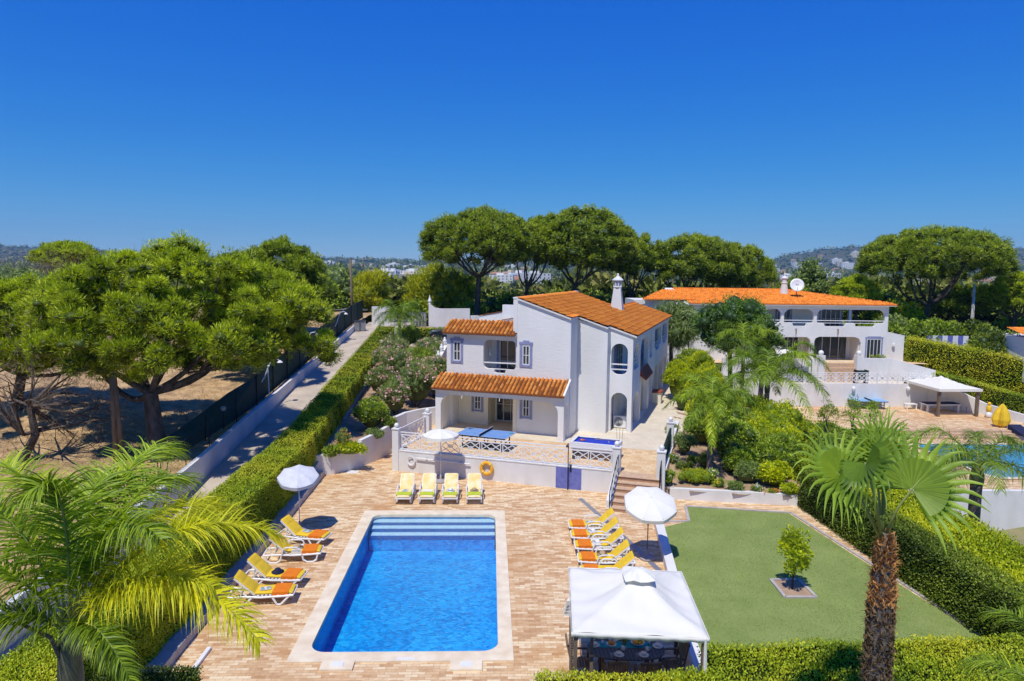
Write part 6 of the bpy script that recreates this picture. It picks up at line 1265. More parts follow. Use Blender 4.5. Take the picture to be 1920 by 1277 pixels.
# big mounded shrubs between the two properties: (x, y, ground, rx, ry, height)
SH = [((11.5, 35.6, .75), (1.1, 1.3, 2.2), lf_mid, 'green shrub mound beside the soil of the right bed, behind the palm'), ((11.9, 30.9, .45), (1.0, .8, 1.5), lf_mid, 'lower leafy mound right of the palm trunk'), ((12.9, 29.6, .4), (.9, .7, 1.3), lf_bright, 'low yellow green mound behind the right end of the planter wall'), ((13.4, 47.5, .9), (1.2, 2.0, 3.4), lf_bright, 'bright shrub hugging the far right edge of the patio'), ((19.6, 42.6, -2.4), (2.2, 2.2, 3.4), lf_bright, 'yellow green shrub mound at the near edge of the neighbouring deck, left one'), ((22.8, 44.5, -2.6), (2.0, 2.0, 2.9), lf_mid, 'green shrub mound at the near edge of the neighbouring deck, right one'), ((20.8, 38.8, -2.4), (1.8, 1.6, 2.5), lf_mid, 'dark green shrub mound left above the fan palm'), ((18.0, 46.5, -1.2), (2.2, 2.4, 3.2), lf_bright, 'sunlit shrub mound at the foot of the tall pale retaining wall'), ((12.3, 33.0, .3), (1.5, 1.6, 2.7), lf_mid, 'big leafy shrub mound behind the palm of the right bed'), ((13.9, 31.6, 0), (1.5, 1.5, 2.5), lf_mid, 'big leafy shrub mound at the near end, left of the fan palm'), ((12.6, 36.2, .4), (1.6, 2.0, 3.2), lf_mid, 'dense green shrub mound in the middle of the dividing hedge'),
      ((15.0, 35.2, -.4), (2.0, 2.2, 3.3), lf_bright, 'yellow green shrub mound above the fan palm'), ((13.6, 40.2, .2), (1.9, 2.3, 3.2), lf_bright, 'yellow green shrub mound behind the feather palm'), ((16.9, 39.5, -.8), (2.2, 2.4, 3.6), lf_bright, 'sunlit yellow green shrub mound towards the neighbouring deck'),
      ((14.6, 45.0, .5), (1.7, 2.4, 3.6), lf_bright, 'tall yellow green shrub at the far edge of the patio'), ((15.9, 50.5, .8), (1.5, 2.2, 3.9), lf_bright, 'tall yellow green shrub beyond the end of the patio'), ((16.4, 32.8, -.9), (1.6, 1.8, 2.7), lf_mid, 'rough green shrub mound behind the lawn hedge'), ((18.8, 36.5, -1.6), (1.7, 1.7, 3.3), lf_mid, 'darker shrub mound at the near edge of the neighbouring deck')]
for k, (c, r_, mt_, lb_) in enumerate(SH): shrub('big_shrub', lb_, c, r_, mt_, 100+k, n=9000, L=.13, W=.075, K=80, crs=.24, core=.7, tvar=.35, up=.5, group='mounded shrubs between the two gardens')
for k, (px, py, Y, h, lb_) in enumerate(((1552, 790, 42, 2.4, 'young thin leaved shrub left of the neighbouring tennis table'), (1598, 790, 42, 2.8, 'young thin leaved shrub in front of the neighbouring tennis table'), (1635, 792, 42, 2.6, 'young thin leaved shrub right of the neighbouring tennis table'))):
    q = d(px, py, Y); shrub('young_shrub', lb_, (q.x, q.y, q.z-.8), (.7, .7, h), lf_mid, 120+k, n=900, L=.16, W=.04, K=26, core=0, up=.8)
# palms of the right bed
q = bedr(1338, 935)
def px3(pt, Y): return tuple(d(pt[0], pt[1], Y))
queen_palm('queen_palm', 'feather palm in the right bed with a yellow hanging frond', (10.35, 30.9, .5), 2.9, 13, 2.7, 52, tr=.15, nl=80, Lm=.62, droop=.55, w=.030, fall=.62,
    extra=[((px3((1342, 760), 30.6), px3((1336, 745), 30.0), px3((1334, 850), 30.0)), dict(nl=70, Lm=.5, tone=.95, droop=.3, w=.05, tips=.2))])
queen_palm('queen_palm', 'tall feather palm rising behind the dividing shrubs, fronds over the neighbouring deck', (d(1440, 700, 42).x, 42, .0), 2.7, 18, 4.9, 53, tr=.17, nl=110, Lm=.85, droop=.55, w=.034, fall=.75)
queen_palm('queen_palm', 'slender feather palm with upright fronds behind the dark green tree', (d(1395, 640, 46).x, 46, .5), 4.0, 10, 3.4, 54, tr=.14, nl=70, Lm=.75, droop=.5, w=.03, fall=.7, arch=.7)
tree('jacaranda_tree', 'dark green feathery tree in front of the neighbouring villa roof', (d(1375, 600, 54).x, 54, 1.0), 7.4, 3.3, lf_dark, 55, K=110, n=130, L=.22, W=.07, zc=.66, rz=.34, crs=.24, up=.4)
tree('jacaranda_tree', 'narrow green tree right of the dark feathery tree', (d(1432, 600, 52).x, 52, .5), 6.3, 1.7, lf_dark, 56, K=60, n=90, L=.22, W=.07, zc=.6, rz=.45, crs=.3, up=.3)
tree('pepper_tree', 'soft drooping light green tree beside the villa roof on the right', (d(1262, 620, 62).x, 62, 1.2), 6.6, 3.1, lf_grey, 57, K=110, n=120, L=.34, W=.05, zc=.62, rz=.34, crs=.24, up=-.9)
shrub('dark_shrub', 'dark green shrub with red flowers beyond the end of the patio', (*HW(1.8, 23.5, 0)[:2], .9), (2.0, 1.5, 2.6), lf_mid, 58, n=5000, L=.16, W=.08, K=50, flowers=LEAF('red_petals', [(.4, .02, .02), (.6, .05, .03)], trans=.1), nf=14)
# little citrus tree on the lawn
tree('citrus_tree', 'small yellow green citrus tree in the square bed of the lawn', (9.66, 20.5, .02), 2.05, .52, lf_bright, 59, K=30, n=60, L=.12, W=.065, tr=.035, zc=.62, rz=.40, core=0, crs=.32)

# ------------------------------------------------------------------ hero palms
# feather palm at the lower left
root = thing('queen_palm', 'large feather palm with sunlit yellow fronds at the lower left corner', 'palm', (-6.0, 9.5, 0)); P0 = d(128, 1185, 9.5)
mb = MB(); mb.lathe([(.24, -.2), (.22, .2), (.17, 1.5), (.16, 3.2), (.15, 3.75)], (P0.x, P0.y, 0), 16); mb.build('trunk', m_palmbark, root, smooth=True)
mb = MB(); mb.lathe([(.15, 3.7), (.17, 4.1), (.14, 4.6), (.07, 5.0)], (P0.x, P0.y, 0), 14); mb.build('crownshaft', m_shaft, root, smooth=True)
F = Fronds(77); base0 = np.array((P0.x, P0.y, 4.75))
def fr(c, cy, t, ty, **kw):
    a = dict(nl=150, Lm=.66, w=.023, droop=.44, r0=.026, tone=.5); a.update(kw); F.frond(base0+np.array([0, 0, .0]), px3(c, cy), px3(t, ty), **a)
fr((240, 840), 9.9, (356, 905), 11.2, tone=.5, Lm=.78, nl=190)
fr((215, 790), 10.2, (330, 850), 11.8, tone=.55, Lm=.80, nl=190)
fr((150, 820), 9.6, (230, 900), 11.2, tone=.42, Lm=.75)
fr((60, 960), 9.2, (-60, 930), 9.6, tone=.5, Lm=.75)
fr((20, 1000), 8.8, (-150, 1080), 9.2, tone=.45, Lm=.72)
fr((85, 840), 9.9, (-20, 870), 11.4, tone=.62, Lm=.78)
fr((140, 830), 9.0, (50, 930), 8.6, tone=.38, Lm=.7)
fr((190, 900), 9.5, (300, 1010), 8.8, tone=.36, Lm=.7)
fr((170, 1120), 9.0, (245, 1277), 8.6, tone=.2, Lm=.45)
fr((30, 1110), 9.2, (-60, 1200), 9.0, tone=.3)
F.build(root, lf_palm)
F = Fronds(78)
fr((300, 905), 9.6, (525, 1005), 10.3, tone=.55, Lm=.74, tips=.12, nl=190)
fr((320, 985), 9.6, (488, 1205), 9.0, tone=.72, Lm=.72, tips=.1, nl=190)
fr((260, 880), 9.9, (450, 960), 11.0, tone=.40, Lm=.7, tips=.15, nl=170)
fr((250, 1030), 9.4, (400, 1100), 9.3, tone=.5, Lm=.66, nl=150)
npmesh('sunlit_fronds', F.V, F.Q, F.T, lf_palmy, root); F.stalk.build('stalks', m_stalk, root, smooth=True)
mb = MB(); mb.tube([tuple(base0+np.array([0, 0, -.7])), px3((95, 1195), 9.3), px3((40, 1170), 9.2), px3((-40, 1165), 9.2)], [.035, .03, .025, .012], 7); mb.build('bare_stalk', m_palmbark, root, smooth=True)
# fan palm on the right
FB = (6.76, 11.0, 0); root = thing('fan_palm', 'tall fan palm with fibrous brown trunk standing in front of the lawn', 'palm', FB)
mb = MB(); tp = (6.70, 11.0, 5.62); zs = [0, 1, 2, 3, 3.9, 4.4, 4.8, 5.2, 5.5, 5.65]; rs_ = [.27, .235, .205, .19, .185, .18, .155, .125, .09, .07]
mb.lathe(list(zip(rs_, zs)), (FB[0], FB[1], 0), 20); mb.build('trunk', m_palmbark, root, smooth=True)
rg = np.random.default_rng(5); n = 2600; z = rg.random(n)**.8*5.6; rr_ = np.interp(z, zs, rs_); th = rg.random(n)*6.283; spiral = 0
C = np.stack([FB[0]+np.cos(th)*rr_*.96, FB[1]+np.sin(th)*rr_*.96, z], 1); out = np.stack([np.cos(th), np.sin(th), np.zeros(n)], 1)
D = unit(out*(.25+.35*rg.random(n))[:, None]+np.array([0, 0, 1.])*(.6+.4*rg.random(n))[:, None]+np.stack([-np.sin(th), np.cos(th), np.zeros(n)], 1)*(rg.normal(size=n)*.5)[:, None])
V, Q = leafquads(C, D, .08+.08*rg.random(n), .045+.045*rg.random(n), rg); t_ = np.clip(np.interp(z, [0, 4.0, 4.5, 5.6], [.05, .12, .8, .70])+rg.normal(size=n)*.14, 0, 1); npmesh('leaf_bases', V, Q, t_, lf_fibre, root)
n = 2600; z = rg.random(n)*5.5; rr_ = np.interp(z, zs, rs_); th = rg.random(n)*6.283; C = np.stack([FB[0]+np.cos(th)*rr_, FB[1]+np.sin(th)*rr_, z], 1); D = unit(rg.normal(size=(n, 3))+np.stack([np.cos(th), np.sin(th), -.4*np.ones(n)], 1)*1.0)
V, Q = leafquads(C, D, .12+.08*rg.random(n), .008, rg); npmesh('fibres', V, Q, np.clip(np.interp(z, [0, 4.0, 4.5, 5.6], [.1, .2, .8, .7])+rg.normal(size=n)*.15, 0, 1), lf_fibre, root)
FF = Fans(6); top = np.array((6.70, 11.0, 5.55)); cdir = -np.array(CF)
def fan(hub, hy, ax, nrm, Rr, **kw):
    h = np.array(px3(hub, hy)); FF.fan(h, ax, nrm, Rr, petiole=top+np.array([0, 0, -.05])+unit(h-top)*.05, **kw)
rt, up_ = np.array(CR), np.array([0, 0, 1.])
fan((1710, 918), 10.75, (.55, .1, .70), (-.35, -.80, .45), .98, n=22, span=250, cup=.22, tone=.62, droop=.34, split=.58, tipw=.9)       # broad right fan
fan((1578, 893), 10.7, (-.80, 0, .45), (.10, -.70, .70), .94, n=22, span=235, cup=.22, tone=.62, droop=.55, split=.55)          # left fan
fan((1622, 868), 10.5, (-.10, -.25, -.15), (-.75, -.35, .35), .95, n=24, span=250, cup=.25, tone=.30, droop=.9, split=.42)
fan((1640, 870), 11.35, (-.35, .3, .9), (.1, -.85, .3), .95, n=26, span=200, cup=.15, tone=.55, droop=.8, split=.5)
fan((1662, 872), 11.3, (.20, .2, .95), (.1, -.85, .3), .95, n=24, span=170, cup=.15, tone=.66, droop=1.0, split=.5)
#fan((1690, 850), 11.9, (.45, .4, .75), (-.3, -.6, .5), .9, n=24, span=190, cup=.18, tone=.45, droop=.9, split=.45)
fan((1655, 840), 11.6, (.05, .5, .95), (0, -.7, .6), .85, n=22, span=170, cup=.15, tone=.6, droop=.9, split=.45)
#fan((1600, 915), 11.5, (-.9, .3, -.1), (.2, -.3, .9), .85, n=24, span=220, cup=.15, tone=.3, droop=1.2, split=.4)
#fan((1722, 890), 11.6, (.8, .5, .1), (-.2, -.4, .9), .95, n=24, span=220, cup=.15, tone=.35, droop=1.2, split=.4)
npmesh('fans', FF.V, FF.Q, FF.T, lf_fan, root); FF.stalk.build('leaf_stalks', m_stalk, root, smooth=True)
# feather palm beyond the right hedge, and the frond tips at the lower right corner
q = d(1822, 1015, 27); queen_palm('queen_palm', 'feather palm beyond the right hedge, in front of the neighbouring pool', (q.x, 27, q.z-1.6), d(1825, 900, 27).z-q.z+1.6, 15, 3.6, 60, tr=.26, nl=80, Lm=.85, droop=.6, w=.026, fall=.9, arch=.5)
root = thing('queen_palm', 'feather palm at the lower right corner with only its frond tips in view', 'palm', (9.3, 8.6, 0)); bt = np.array((9.3, 8.6, 3.0)); MB().lathe([(.22, 0), (.18, 2.0), (.12, 3.05)], (9.3, 8.6, 0), 12).build('trunk', m_palmbark, root, smooth=True)
F = Fronds(79)
for (c, cy, t_, ty) in (((1870, 1190), 10, (1815, 1250), 10.2), ((1960, 1120), 10.5, (1850, 1150), 11.4), ((2000, 1100), 9.5, (1930, 1130), 10.6), ((1980, 1230), 9.2, (1860, 1300), 9.2)): F.frond(tuple(bt), px3(c, cy), px3(t_, ty), nl=130, Lm=.6, w=.018, droop=.4, tone=.4)
F.build(root, lf_palm)
shrub('shadow_plant', 'small leafy bush top at the bottom edge left of the foreground hedge', (.95, 13.75, 0), (.35, .3, 1.45), lf_mid, 98, n=900, L=.08, W=.04, K=18)
# ------------------------------------------------------------------ neighbouring property
NY = 65.0; nr = d(1663, 640, NY); NZ = 1.55; NW = frame(nr.x, NY, R(-1.0))
nv = thing('neighbour_villa', 'white two storey villa with wide orange roof beyond the garden on the right', 'house', (nr.x-9, NY+5, NZ))
mb = MB(NW)
up = [notch(-11.9, -10.5, 5.25, 6.6, [(-11.6, -10.8)], .5, .2), notch(-10.2, -7.3, 5.25, 6.6, [(-9.4, -7.9)], .6, .28), notch(-7.0, -.35, 5.25, 6.6, [(-6.3, -4.1), (-3.3, -1.2)], .6, .28), notch(-15.2, -12.4, 5.25, 6.6, [(-14.5, -13.0)], .6, .28)]
def leanarch(a0, a1, z0, z1): return [(a0, z0), (a1-.25, z0), (a1-.05, z0+1.2), (a1, z1-.6), (a1-.2, z1-.15), (a1-.6, z1), (a0+.5, z1), (a0+.15, z1-.15), (a0, z1-.5)]
lo = [leanarch(-7.15, -2.55, NZ+.01, 3.95), arch(-10.3, -7.5, NZ+.01, 3.9, .5), arch(-14.8, -11.6, NZ+.01, 3.9, .5), [(-1.95, 1.85), (-.55, 1.85), (-.55, 3.75), (-1.95, 3.75)]]
mb.panel('u', 0, [(-19.0, NZ-.6), (0, NZ-.6), (0, 6.95), (-19.0, 6.95)], up+lo, .3)
mb.box(-18.9, 1.9, NZ-.6, -2.6, 2.1, 4.4); mb.box(-18.9, 2.2, 4.45, -3.6, 2.4, 6.9); mb.box(-2.65, .31, NZ-.5, -2.4, 2.0, 4.4)
mb.box(-19.0, .31, NZ-.6, -18.7, 9, 7.3); mb.box(-10.1, .31, 4.45, -9.95, .9, 6.9) if False else None
mb.box(-7.3, .31, NZ-.5, -7.15, 1.9, 4.4); mb.box(-.3, .31, NZ-.6, 0, 1.5, 5.2); mb.box(-.3, 7.0, 4.45, 0, 7.3, 6.9)
mb.build('outer_walls', m_stucco, nv)
mb = MB(NW); mb.box(-18.65, .31, 4.40, -.31, 9, 4.55); mb.box(-18.65, .31, 6.92, -.05, 8.9, 7.0); mb.build('floor_slab', m_wall, nv)
mb = MB(NW); mb.panel('u', .5, [(.0, NZ-.6), (2.0, NZ-.6), (2.0, 4.0), (.0, 4.45)], (), .25); mb.box(1.8, .76, NZ-.6, 2.0, 8, 4.0); mb.prism([(0, .5), (2.05, .5), (2.05, 8), (0, 8)], [4.451, 4.001, 4.001, 4.451], [4.52, 4.08, 4.08, 4.52]); mb.build('side_wing', m_stucco, nv)
for a in ((-6.3, -3.0, NZ, 3.85, 1.86, 4, 1), (-10.0, -7.9, NZ, 3.75, 1.86, 4, 2)): window(NW, 'u', a[4], a[0], a[1], a[2], a[3], -1, nv, a[5], a[6], None, 'sliding_door')
window(NW, 'u', 1.86, -7.0, -6.5, 2.3, 3.7, -1, nv, 2, 2, m_blue); window(NW, 'u', .06, -1.95, -.55, 1.85, 3.75, -1, nv, 4, 1, m_blue)
window(NW, 'u', 2.16, -10.0, -8.7, 4.6, 6.6, -1, nv, 3, 2, m_blue, 'french_door'); window(NW, 'u', 2.16, -5.6, -3.65, 4.6, 6.6, -1, nv, 4, 2, m_blue, 'french_door'); window(NW, 'u', 1.86, -14.3, -12.2, NZ, 3.6, -1, nv, 3, 2, None, 'sliding_door')
mb = MB(NW)
for a, b in ((-11.9, -10.5), (-10.2, -7.3), (-7.0, -.35), (-15.2, -12.4)): mb.bar((a, .15, 5.52), (b, .15, 5.52), .07); mb.bar((a, .15, 5.28), (b, .15, 5.28), .05)
mb.build('balcony_rail', m_ppl, nv)
for u in (-9.0, -4.9): MB(NW).tube([(u, -.03, 4.7), (u, -.12, 4.68), (u, -.12, 4.2)], .05, 6).build('downpipe', m_wood, nv)
MB(NW).lathe([(.05, 0), (.16, .15), (.12, .4), (.03, .45)], (.9, .36, 2.9), 8).build('wall_lamp', m_frame, nv)
# its roof: low hip with the ridge falling to the right
en = Vector(NW(1, 0, 0))-Vector(NW(0, 0, 0)); RZ0, RK = 7.05, .185
sn = (Vector(NW(0, 1, RK))-Vector(NW(0, 0, 0))).normalized(); O_ = np.array(NW(0, 0, 0)); E_v = np.array(en)
def clipf(c):
    q = c-O_; u = q@E_v; v = q@np.array([-E_v[1], E_v[0], 0]); return (v < 6.2) & (v < 6.2+(-6.2-u)*.52+.0+0*(u)) & (u > -20.2) & (v+.55 > -(u+20.4)*0+0) & ((u+20.3) > (6.2-v)*.0+(.0))
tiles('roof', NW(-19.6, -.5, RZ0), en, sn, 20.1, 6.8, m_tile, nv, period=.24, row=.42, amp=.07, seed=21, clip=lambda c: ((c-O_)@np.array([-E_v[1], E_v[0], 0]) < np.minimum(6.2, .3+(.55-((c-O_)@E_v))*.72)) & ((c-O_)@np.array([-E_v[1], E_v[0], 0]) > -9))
mb = MB(NW); mb.prism([(-19.6, -.48), (.5, -.48), (-7.6, 6.1), (-19.6, 6.1)], [RZ0-.08, RZ0-.08, RZ0+6.6*RK-.08, RZ0+6.6*RK-.08], [RZ0+.0, RZ0+.0, RZ0+6.6*RK, RZ0+6.6*RK]); mb.build('roof_slab', m_wall, nv)
mb = MB()
for k in range(60): u = -19.5+k*.2; mb.tube([NW(u, 6.2, RZ0+6.7*RK+.08), NW(u+.22, 6.2, RZ0+6.7*RK+.10)], [.09, .075], 6)
for k in range(40): t_ = k/40; mb.tube([NW(.5-8.1*t_, -.48+6.7*t_, RZ0+6.7*t_*RK+.08), NW(.5-8.1*(t_+.027), -.48+6.7*(t_+.027), RZ0+6.7*(t_+.027)*RK+.10)], [.08, .065], 6)
mb.build('ridge_tiles', m_tile, nv)
mb = MB(NW); mb.prism([(-21.2, 1.0), (-19.6, -.4), (-19.6, 6.3), (-20.4, 6.3)], [5.8, 5.8, 5.8, 5.8], [7.1, RZ0-.05, RZ0+6.7*RK+.1, RZ0+6.7*RK+.1]); mb.build('gable_wall', m_stucco, nv)
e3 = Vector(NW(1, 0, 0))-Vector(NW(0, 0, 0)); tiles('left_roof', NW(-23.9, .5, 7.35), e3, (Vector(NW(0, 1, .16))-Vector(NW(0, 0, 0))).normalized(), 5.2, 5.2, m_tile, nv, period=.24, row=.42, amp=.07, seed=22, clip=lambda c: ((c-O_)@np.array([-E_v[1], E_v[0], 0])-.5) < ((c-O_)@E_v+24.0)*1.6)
MB(NW).box(-24.6, 1.2, NZ-1, -19.1, 6, 7.3).build('left_block', m_stucco, nv)
q = d(1495, 560, 69.0); c0 = NW(-8.6, 4.2, 0); mb = MB(); mb.lathe([(.48, 7.7), (.27, 9.0), (.32, 9.03), (.32, 9.1), (.25, 9.13), (.25, 9.5), (.34, 9.54), (.22, 9.7), (.08, 9.8), (.11, 9.92), (.03, 10.1)], (c0[0], c0[1], 0), 12); mb.build('chimney', m_stucco, nv)
c1 = NW(-8.0, 2.6, 0); sd_ = thing('satellite_dish', 'large pale satellite dish on the roof in front of the round chimney', 'satellite dish', (c1[0], c1[1], 7.7))
mb = MB(); ax_ = Vector((-.2, -1, .35)).normalized(); ux = ax_.cross(Vector((0, 0, 1))).normalized(); uy = ux.cross(ax_); ce = Vector((c1[0], c1[1], 8.85)); vs = []
for i, q_ in enumerate((.02, .25, .5, .68)):
    for k in range(20): a = k*math.pi/10; vs.append(tuple(ce+ux*q_*math.cos(a)+uy*q_*math.sin(a)+ax_*(.35*q_*q_)))
mb.add(vs, [(i*20+k, i*20+(k+1) % 20, (i+1)*20+(k+1) % 20, (i+1)*20+k) for i in range(3) for k in range(20)]); o = mb.build('dish', m_ppl, sd_, smooth=True); o.modifiers.new('t', 'SOLIDIFY').thickness = .02
MB().tube([(c1[0], c1[1], 7.7), (c1[0], c1[1]+.05, 8.8)], .04, 6).tube([tuple(ce-uy*.6), tuple(ce+ax_*.6-uy*.1)], .02, 5).build('mount', m_dark, sd_)
# terraces, walls, stairs of the neighbour
GY = 60.5; zl = d(1600, 719, GY).z; xl, xr = d(1436, 719, GY).x, d(1742, 700, GY).x; zm = zl+.05; ZD = -2.0
struct(sheet('neighbour_terrace', [(20, GY), (xr+3, GY), (xr+3, 64.9), (20, 64.9)], [], zm-.25, m_patio)); struct(sheet('neighbour_terrace', [(18, 63.6), (xr+2, 63.6), (xr+2, 72), (18, 72)], [], NZ-.01, m_terr))
wallpath('neighbour_retaining_wall', 'tall pale retaining wall behind the neighbouring tennis table', [(20, GY, zl, -3), (xr, GY, zl, -3), (d(1775, 722, 59.6).x, 59.6, d(1775, 722, 59.6).z, -3), (d(1850, 757, 57).x, 57, d(1850, 757, 57).z, -3.5), (d(1930, 780, 53.5).x, 53.5, d(1930, 780, 53.5).z, -4)], .25)
lt = thing('neighbour_railing', 'white lattice railing on top of the tall pale retaining wall', 'railing', ((xl+xr)/2, GY, zl)); mb = MB(); lattice(mb, (xl-6, GY, 0), (xr, GY, 0), zl+.08, .85, 22, w=.05); mb.build('lattice_panel', m_ppl, lt); MB().bar((xl-6, GY, zl+.98), (xr, GY, zl+.98), .06).build('rail', m_ppl, lt)
h = lambda px, py, Y: d(px, py, Y)
wl = h(1540, 690, 63.3); wr = h(1605, 690, 63.3)
wallpath('neighbour_garden_wall', 'white garden wall left of the steps, before the neighbouring villa', [(22, 63.4, 2.05, -1), (wl.x-.2, 63.4, 2.05, -1)], .25); wallpath('neighbour_garden_wall', 'white garden wall right of the steps, before the neighbouring villa', [(wr.x+.2, 63.4, 2.1, -1), (d(1670, 680, 63.4).x, 63.4, 2.1, -1), (d(1755, 695, 61).x, 61, d(1755, 695, 61).z, -1)], .25)
for x_, lb_ in ((wl.x-.15, 'white post with ball left of the steps to the neighbouring villa'), (wr.x+.15, 'white post with ball right of the steps to the neighbouring villa')):
    t = thing('ball_post', lb_, 'post', (x_, 63.2, zm-.25)); MB().box(-.3, -.3, 0, .3, .3, 2.45).build('shaft', m_wall, t, local=True); MB().ball((0, 0, 2.68), .24).build('ball_finial', m_ppl, t, smooth=True, local=True)
t = thing('neighbour_steps', 'tiled steps between the two ball posts of the neighbouring villa', 'stairs', ((wl.x+wr.x)/2, 62.8, zm-.25))
mb = MB()
for i in range(4): mb.box(wl.x+.16, 62.4+.32*i, zm-.4, wr.x-.16, 63.75, zm-.22+(NZ-zm+.25)*(i+1)/4-.002)
mb.build('steps', m_step, t)
struct(sheet('neighbour_deck', [(15, 51.5), (50, 51.5), (50, 60.4), (15, 60.4)], [], ZD, m_deck))
nw_ = rrect(31.5, 44, 40.5, 48.6, .8)
struct(sheet('neighbour_pool_deck', [(17, 38.2), (46, 38.2), (46, 51.6), (17, 51.6)], [nw_], ZD-.5, m_deck))
MB_ = MB(); kk = len(nw_); MB_.add([(x, y, ZD-.5) for x, y in nw_]+[(x, y, ZD-1.9) for x, y in nw_], [(i, (i+1) % kk, kk+(i+1) % kk, kk+i) for i in range(kk)]+[tuple(range(kk, 2*kk))]); np_ = thing('neighbour_pool', 'pale blue pool of the neighbouring house at the right edge', 'pool', (37, 44, ZD-.5)); MB_.build('basin', mosaic('light_pool_mosaic', ((.05, .38, .62), (.12, .52, .78), (.25, .66, .88))), np_)
mb = MB(); tri = tessellate_polygon([[Vector((x, y, 0)) for x, y in rrect(31.1, 44.4, 40.1, 49.0, .9)], [Vector((x, y, 0)) for x, y in nw_]]); fl = rrect(31.1, 44.4, 40.1, 49.0, .9)+nw_; mb.add([(x, y, ZD-.46) for x, y in fl], [tuple(q) for q in tri]); mb.build('coping', m_coping, np_)
struct(sheet('neighbour_pool_water', nw_, [], ZD-.56, wm))
t = thing('deck_steps', 'three long tiled steps before the neighbouring grey gazebo', 'stairs', (36, 51, ZD-.5)); mb = MB()
for i in range(3): mb.box(30.5, 50.3+.4*i, ZD-.55, 45, 51.6+.002*i, ZD-.5+.165*(i+1)-.003)
mb.build('steps', m_step, t)
wallpath('neighbour_pool_wall', 'white retaining wall under the neighbouring pool deck, behind the right hedge', [(16.5, 38.2, ZD-.45, -8), (46, 37.6, ZD-.45, -8)], .3)
struct(grid('side_slope', 14.5, 60, 8, 38.3, lambda x, y: -1.2-3.4*np.clip((x-16)/6, 0, 1)-.3*np.sin(x*.7)*np.cos(y*.5), 30, 30, m_grass))
# neighbour gazebo
gp = [g(1695, 760, ZD), g(1758, 781, ZD), g(1830, 781, ZD)]; gp.append(gp[0]+gp[2]-gp[1]); cx = sum((p for p in gp), Vector())/4
ng = thing('grey_gazebo', 'pale grey canvas gazebo on the neighbouring deck over a long white table', 'gazebo', (cx.x, cx.y, ZD))
for p in gp: MB().box(p.x-.11, p.y-.11, ZD, p.x+.11, p.y+.11, ZD+2.35).build('post', m_wood, ng)
a_, b_, c_ = gp[0], gp[1], gp[2]; n = 12; vs = []
for j in range(n+1):
    for i in range(n+1):
        s_, t_ = -.06+1.12*i/n, -.06+1.12*j/n; p = b_+(a_-b_)*s_+(c_-b_)*t_; mm = max(abs(2*i/n-1), abs(2*j/n-1)); vs.append((p.x, p.y, ZD+2.42+.75*(1-mm)-.12*math.sin(math.pi*mm)))
mb = MB(); mb.add(vs, [(j*(n+1)+i, j*(n+1)+i+1, (j+1)*(n+1)+i+1, (j+1)*(n+1)+i) for j in range(n) for i in range(n)])
bd = [i for i in range(n+1)]+[j*(n+1)+n for j in range(1, n+1)]+[n*(n+1)+i for i in range(n-1, -1, -1)]+[j*(n+1) for j in range(n-1, 0, -1)]; v2 = [vs[i] for i in bd]+[(vs[i][0], vs[i][1], vs[i][2]-.22) for i in bd]; kb = len(bd); mb.add(v2, [(i, (i+1) % kb, kb+(i+1) % kb, kb+i) for i in range(kb)])
o = mb.build('canopy', m_cloth, ng); o.modifiers.new('t', 'SOLIDIFY').thickness = .02
dx_ = (c_-b_).normalized(); dy_ = (a_-b_).normalized()
def NT(u, v, z): p = b_+dx_*u+dy_*v; return (p.x, p.y, ZD+z)
t = thing('white_table', 'long white table with dark blue top under the grey gazebo', 'table', NT(1.3, 2.2, 0)); MB(NT).box(.2, 1.8, .70, 3.2, 2.8, .76).build('table_top', m_navy, t); MB(NT).box(.15, 1.75, .60, 3.25, 2.85, .699).build('apron', m_ppl, t)
for u in (.25, 3.0):
    for v in (1.8, 2.65): MB(NT).box(u, v, 0, u+.16, v+.16, .6).build('leg', m_ppl, t)
t = thing('white_bench', 'white bench at the left under the grey gazebo', 'bench', NT(-.6, 3.2, 0)); MB(NT).box(-.9, 3.0, .42, .1, 3.6, .48).build('seat', m_ppl, t)
for u in (-.88, -.02):
    for v in (3.02, 3.5): MB(NT).box(u, v, 0, u+.08, v+.08, .42).build('leg', m_ppl, t)
q = g(1813, 772, ZD); t = thing('dark_chair', 'dark metal chair standing beside the right post of the grey gazebo', 'chair', (q.x, q.y, ZD)); MB().box(-.25, -.25, .42, .25, .25, .46).build('seat', m_dark, t, local=True); MB().box(.2, -.25, .47, .25, .25, .95).build('backrest', m_dark, t, local=True)
for x in (-.23, .2):
    for y in (-.24, .2): MB().box(x, y, 0, x+.04, y+.04, .42).build('leg', m_dark, t, local=True)
q = g(1628, 766, ZD); pingpong('table_tennis_table', 'blue table tennis table on the neighbouring deck behind the young shrubs', q.x, q.y+.3, ZD, R(-4), M('light_blue_top', (.22, .42, .66), (.2, .4, .62), rough=.5)).scale = (1.15, 1.15, 1)
q = g(1853, 783, ZD); t = thing('garden_figure', 'small yellow and white garden figure on the neighbouring deck steps', 'figure', (q.x, q.y, ZD)); MB().lathe([(.16, 0), (.26, .12), (.24, .38), (.12, .5)], (0, 0, 0), 12).build('white_base', m_ppl, t, local=True, smooth=True); MB().lathe([(.12, .5), (.2, .6), (.18, .95), (.1, 1.05)], (0, 0, 0), 12).ball((0, 0, 1.2), .15).build('yellow_top', m_yel, t, local=True, smooth=True)
q = g(1874, 812, ZD-.5); t = thing('closed_parasol', 'bulky yellow folded parasol beside the neighbouring pool', 'parasol', (q.x, q.y, ZD-.5))
vs = []; prof_ = [(.10, .5), (.45, .7), (.55, 1.1), (.42, 1.7), (.2, 2.15), (.04, 2.4)]; S = 14
